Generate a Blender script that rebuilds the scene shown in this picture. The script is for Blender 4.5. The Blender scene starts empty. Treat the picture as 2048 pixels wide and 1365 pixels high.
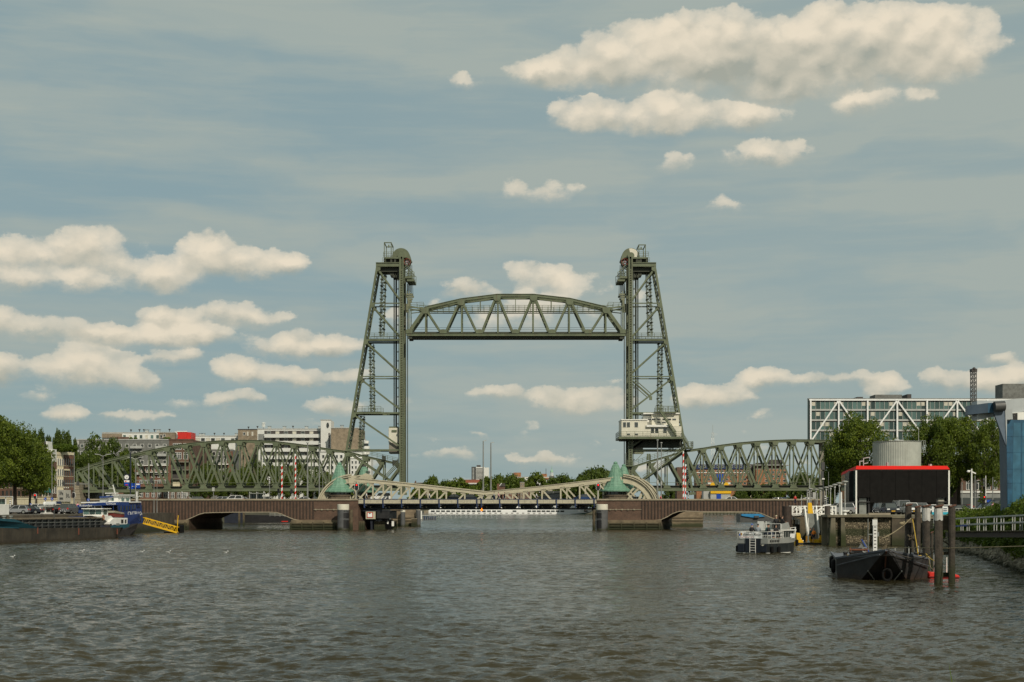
import bpy,math,random
import numpy as np
from mathutils import Vector,Matrix
rnd=random.Random(7)
npr=np.random.RandomState(11)
R=math.radians
F=2844.4;H=4.65;HY=1016.0;CX=1024.0
SC=bpy.context.scene
COL=SC.collection
# ------------------------------------------------------------------ camera
cam_d=bpy.data.cameras.new('camera')
cam=bpy.data.objects.new('camera',cam_d)
COL.objects.link(cam)
cam.location=(0,0,H)
cam.rotation_euler=(R(90),0,0)
cam_d.lens=50.0
cam_d.sensor_width=36.0
cam_d.shift_y=(HY-682.5)/2048.0
cam_d.clip_start=0.5
cam_d.clip_end=20000
SC.camera=cam
SC.view_settings.view_transform='Standard'
SC.view_settings.look='None'
SC.view_settings.exposure=0.0
SC.view_settings.gamma=1.0
SC.view_settings.use_curve_mapping=False
# ------------------------------------------------------------------ sun
SUN_DIR=Vector((0.33,-0.72,0.62)).normalized()       # towards the sun
sun_d=bpy.data.lights.new('sun','SUN')
sun_d.energy=3.3
sun_d.angle=R(0.6)
sun_d.color=(1.0,0.90,0.74)
sun=bpy.data.objects.new('sun',sun_d)
COL.objects.link(sun)
sun.location=(60,-80,120)
sun.rotation_euler=SUN_DIR.to_track_quat('Z','Y').to_euler()
SUN_EL=math.asin(SUN_DIR.z)
SUN_AZ=math.atan2(SUN_DIR.x,SUN_DIR.y)
# ------------------------------------------------------------------ world
world=bpy.data.worlds.new('World')
SC.world=world
world.use_nodes=True
WT=world.node_tree
WT.nodes.clear()
class NG:
 """tiny helper to write node graphs"""
 def __init__(s,tree):s.t=tree;s.N=tree.nodes;s.L=tree.links
 def sock(s,node,i,v):
  if v is None:return
  if isinstance(v,bpy.types.NodeSocket):s.L.new(v,node.inputs[i])
  else:node.inputs[i].default_value=v
 def m(s,op,a,b=None,c=None,clamp=False):
  n=s.N.new('ShaderNodeMath');n.operation=op;n.use_clamp=clamp
  s.sock(n,0,a);s.sock(n,1,b);s.sock(n,2,c);return n.outputs[0]
 def v(s,op,a,b=None,c=None,out=0):
  n=s.N.new('ShaderNodeVectorMath');n.operation=op
  s.sock(n,0,a);s.sock(n,1,b)
  if c is not None:s.sock(n,2,c)
  return n.outputs[out]
 def comb(s,x,y,z=0.0):
  n=s.N.new('ShaderNodeCombineXYZ');s.sock(n,0,x);s.sock(n,1,y);s.sock(n,2,z);return n.outputs[0]
 def sep(s,v):
  n=s.N.new('ShaderNodeSeparateXYZ');s.sock(n,0,v);return n.outputs
 def noise(s,vec,scale,detail=4,rough=0.55,lac=2.0,dist=0.0,col=False):
  n=s.N.new('ShaderNodeTexNoise');s.sock(n,'Vector',vec)
  s.sock(n,'Scale',scale);s.sock(n,'Detail',detail);s.sock(n,'Roughness',rough)
  s.sock(n,'Lacunarity',lac);s.sock(n,'Distortion',dist)
  return n.outputs['Color' if col else 'Fac']
 def ss(s,x,lo,hi,a=0.0,b=1.0):
  n=s.N.new('ShaderNodeMapRange');n.interpolation_type='SMOOTHSTEP'
  s.sock(n,0,x);s.sock(n,1,lo);s.sock(n,2,hi);s.sock(n,3,a);s.sock(n,4,b);return n.outputs[0]
 def lin(s,x,lo,hi,a=0.0,b=1.0):
  n=s.N.new('ShaderNodeMapRange')
  s.sock(n,0,x);s.sock(n,1,lo);s.sock(n,2,hi);s.sock(n,3,a);s.sock(n,4,b);return n.outputs[0]
 def mix(s,f,a,b,mode='MIX'):
  n=s.N.new('ShaderNodeMix');n.data_type='RGBA';n.blend_type=mode
  s.sock(n,0,f);s.sock(n,6,a if not isinstance(a,tuple)else(*a[:3],1));s.sock(n,7,b if not isinstance(b,tuple)else(*b[:3],1))
  return n.outputs[2]
def angles(px,py):
 a=math.atan((px-CX)/F)
 return a,math.atan((HY-py)/F*math.cos(a))
# cumulus clouds of the photographed sky: centre px, py, half width, height above / below centre, thickness
CLOUDS=[
 (1120,145,90,30,24,.85),(1280,108,140,54,62,1.15),(1480,96,185,58,76,1.25),(1680,92,185,56,74,1.25),
 (1840,95,120,60,62,1.15),(1925,100,62,62,48,.9),
 (1195,242,95,42,26,.95),(1320,232,105,44,34,1.05),(1470,236,100,24,20,.6),(1560,182,80,22,20,.5),
 (1770,205,90,24,26,.5),(1520,305,75,20,20,.5),(1355,318,38,18,18,.5),(1050,390,80,20,18,.55),
 (932,167,32,17,16,.4),(1450,418,34,16,16,.35),
 (45,505,70,32,28,.75),(175,508,105,42,34,.85),(90,560,150,24,22,.6),(320,548,75,32,30,.85),
 (430,515,70,40,36,.95),(535,530,75,30,28,.85),
 (45,655,95,34,26,.8),(190,668,105,22,18,.65),(385,672,115,26,22,.85),(350,632,60,20,20,.7),
 (470,620,55,30,26,.9),(525,640,40,18,16,.6),(150,735,100,44,38,.95),(5,745,40,32,30,.8),
 (250,760,60,20,20,.6),(362,716,48,18,16,.6),(615,700,95,28,24,.95),(500,748,60,26,22,.85),
 (605,765,60,20,16,.75),(690,762,30,16,12,.7),(395,805,46,24,16,.6),(470,800,55,16,12,.55),
 (680,815,50,20,14,.65),(280,832,50,12,10,.45),(125,832,30,16,12,.45),(70,790,26,14,10,.4),
 (1075,555,66,30,26,.9),(935,582,60,22,22,.85),(1170,812,100,32,24,.9),(1000,792,75,16,14,.55),
 (1385,800,50,26,22,.85),(1460,790,50,22,18,.75),(1532,762,50,20,16,.95),(1650,764,45,14,12,.5),(1735,762,55,16,14,.6),(1770,785,45,18,16,.7),
 (1905,770,50,20,18,.75),(1975,765,50,24,22,.85),(2040,750,30,26,24,.8),(2005,712,40,18,16,.7),
 (915,908,44,16,12,.55),(1112,915,32,14,12,.5),(960,870,22,8,8,.35),(1060,640,160,60,40,.25),(1050,922,24,8,8,.3),
]
def build_world():
 g=NG(WT)
 tc=g.N.new('ShaderNodeTexCoord')
 d=g.sep(g.v('NORMALIZE',tc.outputs['Generated']))
 az=g.m('ARCTAN2',d[0],d[1])
 hor=g.m('SQRT',g.m('ADD',g.m('MULTIPLY',d[0],d[0]),g.m('MULTIPLY',d[1],d[1])))
 el=g.m('ARCTAN2',d[2],hor)
 p=g.comb(az,el)
 # edge wobble
 w1=g.noise(g.v('MULTIPLY',p,(1.0,1.35,1)),48.0,8,0.64,col=True)
 w1=g.v('SUBTRACT',w1,(.5,.5,.5))
 w2=g.noise(g.v('MULTIPLY',p,(1.0,1.2,1)),13.0,3,0.5,col=True)
 w2=g.v('SUBTRACT',w2,(.5,.5,.5))
 pw=g.v('ADD',p,g.v('MULTIPLY',w1,(.017,.013,0)))
 pw=g.v('ADD',pw,g.v('MULTIPLY',w2,(.030,.016,0)))
 acc=None
 for(px,py,rx,ru,rd,amp)in CLOUDS:
  a,e=angles(px,py)
  if px<760 and py>450:rx*=1.08;amp+=.02
  sx=F/(rx*1.14);su=F/(ru*1.18);k=ru/rd
  q=g.v('MULTIPLY_ADD',pw,(sx,su,0),(-a*sx,-e*su,1))
  q2=g.v('MAXIMUM',q,g.v('MULTIPLY',q,(1,-k,1)))
  l=g.v('DOT_PRODUCT',q2,q2,out=1)
  t=g.m('MAXIMUM',g.m('MULTIPLY_ADD',l,-amp*.62,amp*1.24+.7),0.0)
  t=g.m('MULTIPLY',t,t);t=g.m('MULTIPLY',t,t)
  tv=g.comb(t,t,t)
  acc=g.v('MULTIPLY',q,tv)if acc is None else g.v('MULTIPLY_ADD',q,tv,acc)
 ac=g.sep(acc)
 dens=g.m('SUBTRACT',g.m('POWER',ac[2],.25),.62)
 hgt=g.m('DIVIDE',ac[1],g.m('MAXIMUM',ac[2],1e-5))
 # the rest of the sky carries the same kind of broken cumulus
 nb=g.noise(g.v('MULTIPLY',pw,(1.0,2.6,1)),5.0,5,0.55)
 out=g.m('MAXIMUM',g.ss(g.m('ABSOLUTE',az),0.40,0.52),g.ss(el,0.40,0.52))
 nb=g.m('ADD',g.m('MULTIPLY',g.m('SUBTRACT',nb,0.53),g.m('MULTIPLY',out,5.0)),g.m('SUBTRACT',out,1.0))
 dens=g.m('MAXIMUM',dens,nb)
 nl=g.noise(g.v('MULTIPLY',pw,(1.0,2.4,1)),21.0,4,0.5)
 dens=g.m('MAXIMUM',dens,g.m('SUBTRACT',g.m('MULTIPLY',g.m('MULTIPLY',g.m('SUBTRACT',nl,.525),2.6),g.ss(el,.125,.06)),g.ss(el,.06,.14,.12,.7)))
 dens=g.m('MAXIMUM',dens,-0.62)
 def lumps(off):
  pp=g.v('ADD',g.v('ADD',p,g.v('MULTIPLY',w1,(.016,.016,0))),off)
  r=None
  for sc,wt in((22.0,.62),(60.0,.34)):
   vn=g.N.new('ShaderNodeTexVoronoi');vn.voronoi_dimensions='2D';vn.feature='F1'
   g.L.new(g.v('MULTIPLY',pp,(1,1.25,1)),vn.inputs['Vector']);vn.inputs['Scale'].default_value=sc
   c=g.m('MULTIPLY',g.m('SUBTRACT',.45,vn.outputs['Distance']),wt)
   r=c if r is None else g.m('ADD',r,c)
  return r
 L0=lumps((0,0,0));L1=lumps((-.0030,.0075,0))
 f1=g.noise(g.v('MULTIPLY',p,(1,1.4,1)),66.0,9,0.66)
 f2=g.noise(g.v('MULTIPLY',p,(1,1.6,1)),17.0,4,0.55)
 top=g.ss(hgt,-.45,.35)
 body=g.m('ADD',dens,g.m('MULTIPLY',L0,g.m('MULTIPLY_ADD',top,.75,.35)))
 body=g.m('ADD',body,g.m('MULTIPLY',g.m('SUBTRACT',f1,.5),0.62))
 body=g.m('ADD',body,g.m('MULTIPLY',g.m('SUBTRACT',f2,.5),0.85))
 alpha=g.ss(body,0.04,g.m('MULTIPLY_ADD',top,-.42,.66))
 # light comes from above: billow relief, grey bases, some whole lobes in shade
 rel=g.m('MULTIPLY',g.m('SUBTRACT',L0,L1),1.7)
 lobes=g.noise(g.v('MULTIPLY',g.v('ADD',p,(.31,.17,0)),(1,1.9,1)),14.0,3,.5)
 lit=g.m('ADD',g.ss(hgt,-.70,.45,.26,1.0),g.m('MULTIPLY',rel,.62))
 lit=g.m('SUBTRACT',lit,g.m('MULTIPLY',g.ss(lobes,.48,.68),g.ss(body,.2,.7,.05,.24)))
 lit=g.m('ADD',lit,g.m('MULTIPLY',g.m('SUBTRACT',f1,.5),.35))
 cl=g.mix(g.m('MAXIMUM',g.m('MINIMUM',lit,1.0),0.0),(3.7,3.85,3.3),(8.1,7.2,5.7))
 # clouds near the horizon sit deep in the air and turn warmer and duller
 low=g.ss(el,0.0,0.20)
 cl=g.mix(low,g.mix(0.30,cl,(4.6,4.5,3.6)),cl)
 # thin high veil
 cir=g.noise(g.v('MULTIPLY',g.v('ADD',p,g.v('MULTIPLY',w2,(.15,.02,0))),(1.0,6.5,1)),3.2,7,0.52)
 cir2=g.noise(g.v('MULTIPLY',p,(2.0,24.0,1)),4.0,5,0.6)
 veil=g.m('ADD',g.m('MULTIPLY',g.ss(cir,0.38,0.64),0.58),g.m('MULTIPLY',g.ss(cir2,.42,.72),0.20))
 right=g.ss(az,-0.30,0.28,0.0,0.26)
 veil=g.m('ADD',g.m('ADD',veil,right),0.32,clamp=True)
 sky=g.N.new('ShaderNodeTexSky');sky.sky_type='NISHITA';sky.sun_disc=False
 sky.sun_elevation=SUN_EL;sky.sun_rotation=SUN_AZ
 sky.air_density=1.0;sky.dust_density=1.6;sky.ozone_density=1.5
 base=g.mix(0.85,sky.outputs[0],(1.85,3.10,3.50))
 skyc=g.mix(veil,base,(3.65,4.20,3.92))
 col=g.mix(g.m('MULTIPLY',alpha,g.ss(body,.05,.85,.50,1.0)),skyc,cl)
 # below the horizon: the river and land colour, seen only in indirect light
 col=g.mix(g.ss(el,-0.03,-0.003),(0.9,0.9,0.7),col)
 bg=g.N.new('ShaderNodeBackground');bg.inputs['Strength'].default_value=0.10
 g.L.new(col,bg.inputs['Color'])
 wo=g.N.new('ShaderNodeOutputWorld')
 g.L.new(bg.outputs[0],wo.inputs['Surface'])
build_world()
try:
 world.cycles.sampling_method='MANUAL';world.cycles.sample_map_resolution=512
except Exception:pass
# ------------------------------------------------------------------ materials
MATS={}
def mat(name,col,rough=0.6,metal=0.0,var=0.12,scale=1.0,streak=0.0,streak_col=(0.08,0.05,0.03),bump=0.0,bscale=8.0,spec=0.5,emit=None,low=None,em_s=1.0):
 """painted / mineral surface: base colour broken up by noise, optional vertical run marks, optional growth band near the water"""
 if name in MATS:return MATS[name]
 m=bpy.data.materials.new(name);m.use_nodes=True
 g=NG(m.node_tree);b=g.N['Principled BSDF']
 tc=g.N.new('ShaderNodeNewGeometry');pos=tc.outputs['Position']
 n=g.noise(pos,scale,5,0.6)
 c=g.mix(g.m('MULTIPLY',g.ss(n,0.3,0.7),1.0),tuple(x*(1-var)for x in col),tuple(min(1,x*(1+var))for x in col))
 if streak>0:
  s=g.noise(g.v('MULTIPLY',pos,(1.6,1.6,0.10)),2.2*scale,5,0.65)
  c=g.mix(g.m('MULTIPLY',g.ss(s,0.50,0.78),streak),c,streak_col)
 if low is not None:
  z0,z1,lc=low
  z=g.sep(pos)[2]
  zz=g.m('ADD',z,g.m('MULTIPLY',g.m('SUBTRACT',g.noise(pos,0.9,5,.6),.5),1.2))
  c=g.mix(g.ss(zz,z0,z1,1.0,0.0),c,lc)
 g.L.new(c,b.inputs['Base Color'])
 rr=g.m('ADD',rough,g.m('MULTIPLY',g.m('SUBTRACT',n,.5),0.25),clamp=True)
 g.L.new(rr,b.inputs['Roughness'])
 b.inputs['Metallic'].default_value=metal
 b.inputs['Specular IOR Level'].default_value=spec
 if bump>0:
  bn=g.N.new('ShaderNodeBump');bn.inputs['Strength'].default_value=bump;bn.inputs['Distance'].default_value=0.05
  g.L.new(g.noise(pos,bscale,5,0.6),bn.inputs['Height']);g.L.new(bn.outputs[0],b.inputs['Normal'])
 if emit:
  b.inputs['Emission Color'].default_value=(*emit,1);b.inputs['Emission Strength'].default_value=em_s
 MATS[name]=m
 return m
def brick_mat(name,c1,c2,mortar,bw=0.22,bh=0.065,stain=0.4,stain_col=(.3,.27,.2),low=None):
 if name in MATS:return MATS[name]
 m=bpy.data.materials.new(name);m.use_nodes=True
 g=NG(m.node_tree);b=g.N['Principled BSDF']
 geo=g.N.new('ShaderNodeNewGeometry');pos=geo.outputs['Position']
 s=g.sep(pos)
 v=g.comb(g.m('ADD',s[0],s[1]),s[2])
 bt=g.N.new('ShaderNodeTexBrick');g.L.new(v,bt.inputs['Vector'])
 bt.inputs['Scale'].default_value=1.0;bt.inputs['Brick Width'].default_value=bw;bt.inputs['Row Height'].default_value=bh
 bt.inputs['Mortar Size'].default_value=0.008;bt.inputs['Color1'].default_value=(*c1,1);bt.inputs['Color2'].default_value=(*c2,1)
 bt.inputs['Mortar'].default_value=(*mortar,1)
 n=g.noise(pos,0.7,6,0.65)
 c=g.mix(g.ss(n,.3,.75),bt.outputs['Color'],g.mix(0.5,bt.outputs['Color'],(0.02,.015,.01)))
 n2=g.noise(g.v('MULTIPLY',pos,(1,1,.7)),1.9,7,0.72)
 c=g.mix(g.m('MULTIPLY',g.ss(n2,.60,.74),stain),c,stain_col)
 if low is not None:
  z0,z1,lc=low
  zz=g.m('ADD',s[2],g.m('MULTIPLY',g.m('SUBTRACT',g.noise(pos,0.9,5,.6),.5),1.2))
  c=g.mix(g.ss(zz,z0,z1,1.0,0.0),c,lc)
 g.L.new(c,b.inputs['Base Color']);b.inputs['Roughness'].default_value=0.85
 MATS[name]=m
 return m
def leaf_mat(name,dark,light):
 m=bpy.data.materials.new(name);m.use_nodes=True
 g=NG(m.node_tree);b=g.N['Principled BSDF']
 geo=g.N.new('ShaderNodeNewGeometry')
 oi=g.N.new('ShaderNodeObjectInfo')
 n=g.noise(geo.outputs['Position'],0.6,4,0.6)
 r=geo.outputs['Random Per Island']
 f=g.m('ADD',g.m('MULTIPLY',g.ss(n,.35,.65),0.65),g.m('MULTIPLY',r,0.35))
 c=g.mix(f,dark,light)
 c=g.mix(g.m('MULTIPLY',oi.outputs['Random'],0.35),c,tuple(x*.75 for x in dark))
 g.L.new(c,b.inputs['Base Color']);b.inputs['Roughness'].default_value=0.55
 b.inputs['Specular IOR Level'].default_value=0.25
 tr=g.N.new('ShaderNodeBsdfTranslucent');g.L.new(g.mix(0.5,c,(0.10,0.16,0.01)),tr.inputs['Color'])
 mx=g.N.new('ShaderNodeMixShader');mx.inputs[0].default_value=0.30
 g.L.new(b.outputs[0],mx.inputs[1]);g.L.new(tr.outputs[0],mx.inputs[2])
 g.L.new(mx.outputs[0],g.N['Material Output'].inputs['Surface'])
 MATS[name]=m
 return m
def glass_mat(name,col,rough=0.08):
 m=bpy.data.materials.new(name);m.use_nodes=True
 g=NG(m.node_tree);b=g.N['Principled BSDF']
 geo=g.N.new('ShaderNodeNewGeometry')
 oi=g.N.new('ShaderNodeObjectInfo')
 c=g.mix(g.m('FRACT',g.m('ADD',oi.outputs['Random'],geo.outputs['Random Per Island'])),tuple(x*.35 for x in col),tuple(x*1.6 for x in col))
 g.L.new(c,b.inputs['Base Color']);b.inputs['Roughness'].default_value=rough
 b.inputs['Specular IOR Level'].default_value=0.6
 MATS[name]=m
 return m
M={}
M['hef']=mat('green_bridge_paint',(.108,.132,.076),.5,0,.16,.5,.60,(.105,.062,.035))
M['hef_dark']=mat('dark_green_steel',(.030,.036,.022),.6,0,.2,.8)
M['hef_light']=mat('pale_green_paint',(.16,.175,.11),.5,0,.12,.6,.25)
M['cream']=mat('cream_bridge_paint',(.42,.39,.285),.5,0,.09,.7,.22,(.16,.12,.07))
M['cream_house']=mat('cream_cabin_paint',(.62,.60,.50),.5,0,.07,.7,.18,(.25,.22,.15))
M['white']=mat('white_paint',(.72,.72,.68),.4,0,.06,1.0,.12,(.4,.36,.28))
M['white_clean']=mat('clean_white_paint',(.75,.76,.75),.35,0,.03,1.0)
M['grey']=mat('grey_paint',(.20,.21,.20),.5,0,.12,1.0,.2)
M['grey_dark']=mat('dark_grey_paint',(.055,.058,.058),.5,0,.15,1.0,.2,(.12,.12,.11))
M['grey_light']=mat('light_grey_paint',(.38,.39,.37),.45,0,.08,1.0,.15)
M['galv']=mat('galvanised_steel',(.26,.275,.255),.42,.5,.10,1.2)
M['black']=mat('black_paint',(.012,.012,.013),.45,0,.3,1.0)
M['rubber']=mat('black_rubber',(.007,.007,.007),.85,0,.3,2.0,spec=.15)
M['blue_dark']=mat('dark_blue_paint',(.012,.028,.085),.45,0,.2,1.0)
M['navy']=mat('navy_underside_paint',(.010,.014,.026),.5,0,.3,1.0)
M['yellow']=mat('yellow_paint',(.72,.42,.008),.42,0,.06,1.2,.08,(.25,.13,.02))
M['red']=mat('red_paint',(.55,.025,.015),.45,0,.08,1.0)
M['copper']=None
M['brick']=brick_mat('brown_clinker_brick',(.105,.060,.040),(.070,.042,.030),(.09,.075,.06),stain=.30)
M['brick_plinth']=mat('weathered_concrete_plinth',(.15,.12,.075),.85,0,.3,.5,.35,(.05,.035,.02),.5,4.0,low=(0.3,1.9,(.022,.026,.010)))
M['coping']=mat('stone_coping',(.27,.235,.17),.8,0,.15,.6,.2)
M['concrete']=mat('grey_concrete',(.22,.205,.165),.85,0,.18,.4,.3,(.07,.06,.04),.4,5.0,low=(0.2,1.4,(.030,.034,.014)))
M['timber']=mat('wet_timber',(.095,.075,.045),.85,0,.3,2.0,.4,(.02,.018,.010),.6,9.0,low=(0.4,2.2,(.020,.026,.008)))
M['asphalt']=mat('asphalt',(.055,.054,.050),.9,0,.15,.3)
M['paving']=mat('quay_paving',(.20,.18,.12),.9,0,.2,.5)
M['glass']=glass_mat('dark_window_glass',(.045,.052,.050))
M['glass_green']=glass_mat('green_tinted_glass',(.070,.120,.110),.05)
M['curtain']=mat('pale_blind',(.5,.48,.4),.8,0,.1)
M['brick_red']=brick_mat('red_brick',(.24,.085,.045),(.17,.062,.036),(.2,.16,.12),stain=.05)
M['brick_orange']=brick_mat('orange_brick',(.42,.16,.065),(.33,.125,.05),(.3,.2,.12),stain=.05)
M['brick_beige']=brick_mat('beige_brick',(.30,.24,.165),(.25,.195,.135),(.26,.22,.16),stain=.03)
M['brick_grey']=brick_mat('grey_brick',(.19,.20,.19),(.15,.16,.155),(.2,.2,.18),stain=.05)
M['brick_brown']=brick_mat('brown_brick',(.15,.072,.045),(.11,.055,.036),(.15,.12,.09),stain=.05)
M['stucco']=mat('cream_stucco',(.62,.56,.40),.8,0,.07,.8,.15)
M['stucco_white']=mat('white_stucco',(.60,.61,.58),.8,0,.05,.8,.10)
M['stucco_yellow']=mat('ochre_stucco',(.44,.32,.16),.8,0,.07,.8,.10)
M['roof_tile']=mat('red_roof_tile',(.26,.085,.05),.8,0,.2,1.5)
M['slate']=mat('dark_slate',(.05,.045,.042),.7,0,.2,1.5)
M['leaf']=leaf_mat('tree_leaves',(.036,.066,.007),(.175,.225,.022))
M['leaf_dark']=leaf_mat('dark_tree_leaves',(.032,.058,.010),(.120,.165,.024))
M['leaf_bright']=leaf_mat('bright_shrub_leaves',(.045,.085,.008),(.150,.215,.020))
M['bark']=mat('tree_bark',(.045,.036,.024),.9,0,.3,3.0)
M['skin']=mat('skin',(.45,.26,.18),.5,0,.05)
M['lamp_red']=mat('red_signal_light',(.5,.0,.0),.4,0,0,emit=(1.0,.02,.01),em_s=1.6)
M['lamp_orange']=mat('orange_signal_light',(.5,.1,.0),.4,0,0,emit=(1.0,.22,.01),em_s=2.0)
def copper_mat():
 m=bpy.data.materials.new('verdigris_copper');m.use_nodes=True
 g=NG(m.node_tree);b=g.N['Principled BSDF']
 geo=g.N.new('ShaderNodeNewGeometry');pos=geo.outputs['Position']
 n=g.noise(pos,1.6,6,.65);n2=g.noise(g.v('MULTIPLY',pos,(3,3,.25)),1.5,4,.6)
 c=g.mix(g.ss(n,.3,.72),(.110,.240,.165),(.165,.310,.220))
 c=g.mix(g.m('MULTIPLY',g.ss(n2,.5,.8),.55),c,(.06,.13,.085))
 c=g.mix(g.m('MULTIPLY',g.ss(g.noise(pos,4.0,5,.7),.62,.75),.6),c,(.10,.075,.045))
 c=g.mix(g.m('MULTIPLY',geo.outputs['Random Per Island'],.22),c,(.07,.17,.12))
 g.L.new(c,b.inputs['Base Color']);b.inputs['Roughness'].default_value=.6
 MATS['copper']=m
 return m
M['copper']=copper_mat()
# ------------------------------------------------------------------ geometry helpers
def P(px,py,Y):return Vector(((px-CX)*Y/F,Y,H-(py-HY)*Y/F))
def S(Y):return Y/F
class MB:
 def __init__(s):s.v=[];s.f=[];s.mi=[];s.cur=0
 def add(s,vs,fs):
  o=len(s.v);s.v.extend([tuple(x)for x in vs]);s.f.extend([tuple(i+o for i in f)for f in fs]);s.mi.extend([s.cur]*len(fs));return s
 def box(s,x0,x1,y0,y1,z0,z1):
  if x0>x1:x0,x1=x1,x0
  if z0>z1:z0,z1=z1,z0
  return s.add([(x0,y0,z0),(x1,y0,z0),(x1,y1,z0),(x0,y1,z0),(x0,y0,z1),(x1,y0,z1),(x1,y1,z1),(x0,y1,z1)],
      [(0,3,2,1),(4,5,6,7),(0,1,5,4),(1,2,6,5),(2,3,7,6),(3,0,4,7)])
 def pbox(s,px0,px1,py0,py1,Y,depth):
  """box whose front face covers these photo pixels at distance Y"""
  a=P(px0,py0,Y);b=P(px1,py1,Y)
  return s.box(a.x,b.x,Y,Y+depth,b.z,a.z)
 def obox(s,c,ax,ay,az):
  c=Vector(c);ax=Vector(ax);ay=Vector(ay);az=Vector(az)
  vs=[c+ax*i+ay*j+az*k for k in(-1,1)for(i,j)in((-1,-1),(1,-1),(1,1),(-1,1))]
  return s.add(vs,[(0,3,2,1),(4,5,6,7),(0,1,5,4),(1,2,6,5),(2,3,7,6),(3,0,4,7)])
 def bar(s,p0,p1,w,d,ref=(0,1,0)):
  """w measured across the bar in the plane perpendicular to ref, d along ref"""
  p0=Vector(p0);p1=Vector(p1);t=p1-p0
  if t.length<1e-5:return s
  t.normalize();ref=Vector(ref)
  if abs(t.dot(ref))>.98:ref=Vector((1,0,0))if abs(t.x)<.9 else Vector((0,0,1))
  side=t.cross(ref).normalized();up=side.cross(t).normalized()
  return s.obox((p0+p1)/2,side*w/2,(p1-p0)/2,up*d/2)
 def tube(s,pts,rad,n=8,cap=True):
  pts=[Vector(p)for p in pts];k=len(pts)
  if not hasattr(rad,'__len__'):rad=[rad]*k
  o=len(s.v);prev=None;vs=[]
  for i,p in enumerate(pts):
   t=(pts[min(i+1,k-1)]-pts[max(i-1,0)])
   t=t.normalized()if t.length>1e-7 else Vector((0,0,1))
   if prev is None:
    u=t.cross(Vector((0,1,0))if abs(t.y)<.9 else Vector((1,0,0))).normalized()
   else:
    u=(prev-t*prev.dot(t)).normalized()
   prev=u;w=t.cross(u)
   for j in range(n):
    a=2*math.pi*j/n
    vs.append(p+(u*math.cos(a)+w*math.sin(a))*rad[i])
  fs=[]
  for i in range(k-1):
   for j in range(n):
    fs.append((i*n+j,i*n+(j+1)%n,(i+1)*n+(j+1)%n,(i+1)*n+j))
  if cap:fs+=[tuple(range(n-1,-1,-1)),tuple((k-1)*n+j for j in range(n))]
  return s.add(vs,fs)
 def lathe(s,prof,c,n=24,cap=True,phase=0.0):
  c=Vector(c);k=len(prof);vs=[]
  for(r,z)in prof:
   for j in range(n):
    a=2*math.pi*j/n+phase
    vs.append(c+Vector((math.cos(a)*r,math.sin(a)*r,z)))
  fs=[(i*n+j,i*n+(j+1)%n,(i+1)*n+(j+1)%n,(i+1)*n+j)for i in range(k-1)for j in range(n)]
  if cap:fs+=[tuple(range(n-1,-1,-1)),tuple((k-1)*n+j for j in range(n))]
  return s.add(vs,fs)
 def prism(s,poly,Y,depth,skew=0.0):
  """outline given in photo pixels at distance Y, pushed back by depth metres"""
  pts=[P(x,y,Y)for(x,y)in poly];return s.prism3(pts,(skew*depth,depth,0))
 def prism3(s,pts,ext):
  pts=[Vector(p)for p in pts];e=Vector(ext);n=len(pts)
  fs=[tuple(range(n)),tuple(range(2*n-1,n-1,-1))]
  fs+=[(i,i+n,(i+1)%n+n,(i+1)%n)for i in range(n)]
  return s.add(pts+[p+e for p in pts],fs)
 def quad(s,a,b,c,d):return s.add([a,b,c,d],[(0,1,2,3)])
 def ball(s,c,r,n=10,m=6,sq=(1,1,1)):
  prof=[(r*math.sin(math.pi*i/m)+1e-4,-r*math.cos(math.pi*i/m))for i in range(m+1)]
  o=len(s.v);s.lathe(prof,(0,0,0),n)
  for i in range(o,len(s.v)):
   x,y,z=s.v[i];s.v[i]=(x*sq[0]+c[0],y*sq[1]+c[1],z*sq[2]+c[2])
  return s
 def torus(s,c,R_,r,axis='Y',n=16,m=7):
  c=Vector(c);vs=[]
  for i in range(n):
   a=2*math.pi*i/n
   for j in range(m):
    b=2*math.pi*j/m;q=R_+r*math.cos(b)
    l=(q*math.cos(a),r*math.sin(b),q*math.sin(a))
    if axis=='Z':l=(l[0],l[2],l[1])
    if axis=='X':l=(l[1],l[0],l[2])
    vs.append(c+Vector(l))
  fs=[(i*m+j,i*m+(j+1)%m,((i+1)%n)*m+(j+1)%m,((i+1)%n)*m+j)for i in range(n)for j in range(m)]
  return s.add(vs,fs)
 def mesh(s,name,mats,off=(0,0,0),smooth=False,fix=True):
  me=bpy.data.meshes.new(name)
  ox,oy,oz=off
  me.from_pydata([(x-ox,y-oy,z-oz)for x,y,z in s.v],[],s.f)
  if fix and len(s.f)<60000:
   import bmesh
   bm=bmesh.new();bm.from_mesh(me);bmesh.ops.recalc_face_normals(bm,faces=bm.faces);bm.to_mesh(me);bm.free()
  if not isinstance(mats,(list,tuple)):mats=[mats]
  for m_ in mats:me.materials.append(m_)
  if len(mats)>1:me.polygons.foreach_set('material_index',s.mi)
  if smooth:me.polygons.foreach_set('use_smooth',[True]*len(me.polygons))
  me.update()
  return me
 def build(s,name,mats,parent=None,smooth=False,label=None,bevel=0):
  """parts are given in world coordinates; the parent's location is taken off"""
  if not s.v:return None
  off=(0,0,0)
  q=parent
  if q is not None:
   off=Vector((0,0,0))
   while q is not None:off+=q.location;q=q.parent
  if parent is None:
   off=center_base(s.v)
  me=s.mesh(name,mats,off,smooth)
  o=bpy.data.objects.new(name,me);COL.objects.link(o)
  if parent is not None:o.parent=parent
  else:o.location=off
  if label:o['label']=label
  if bevel:
   b=o.modifiers.new('edge','BEVEL');b.width=bevel;b.segments=1;b.limit_method='ANGLE'
  return o
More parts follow.
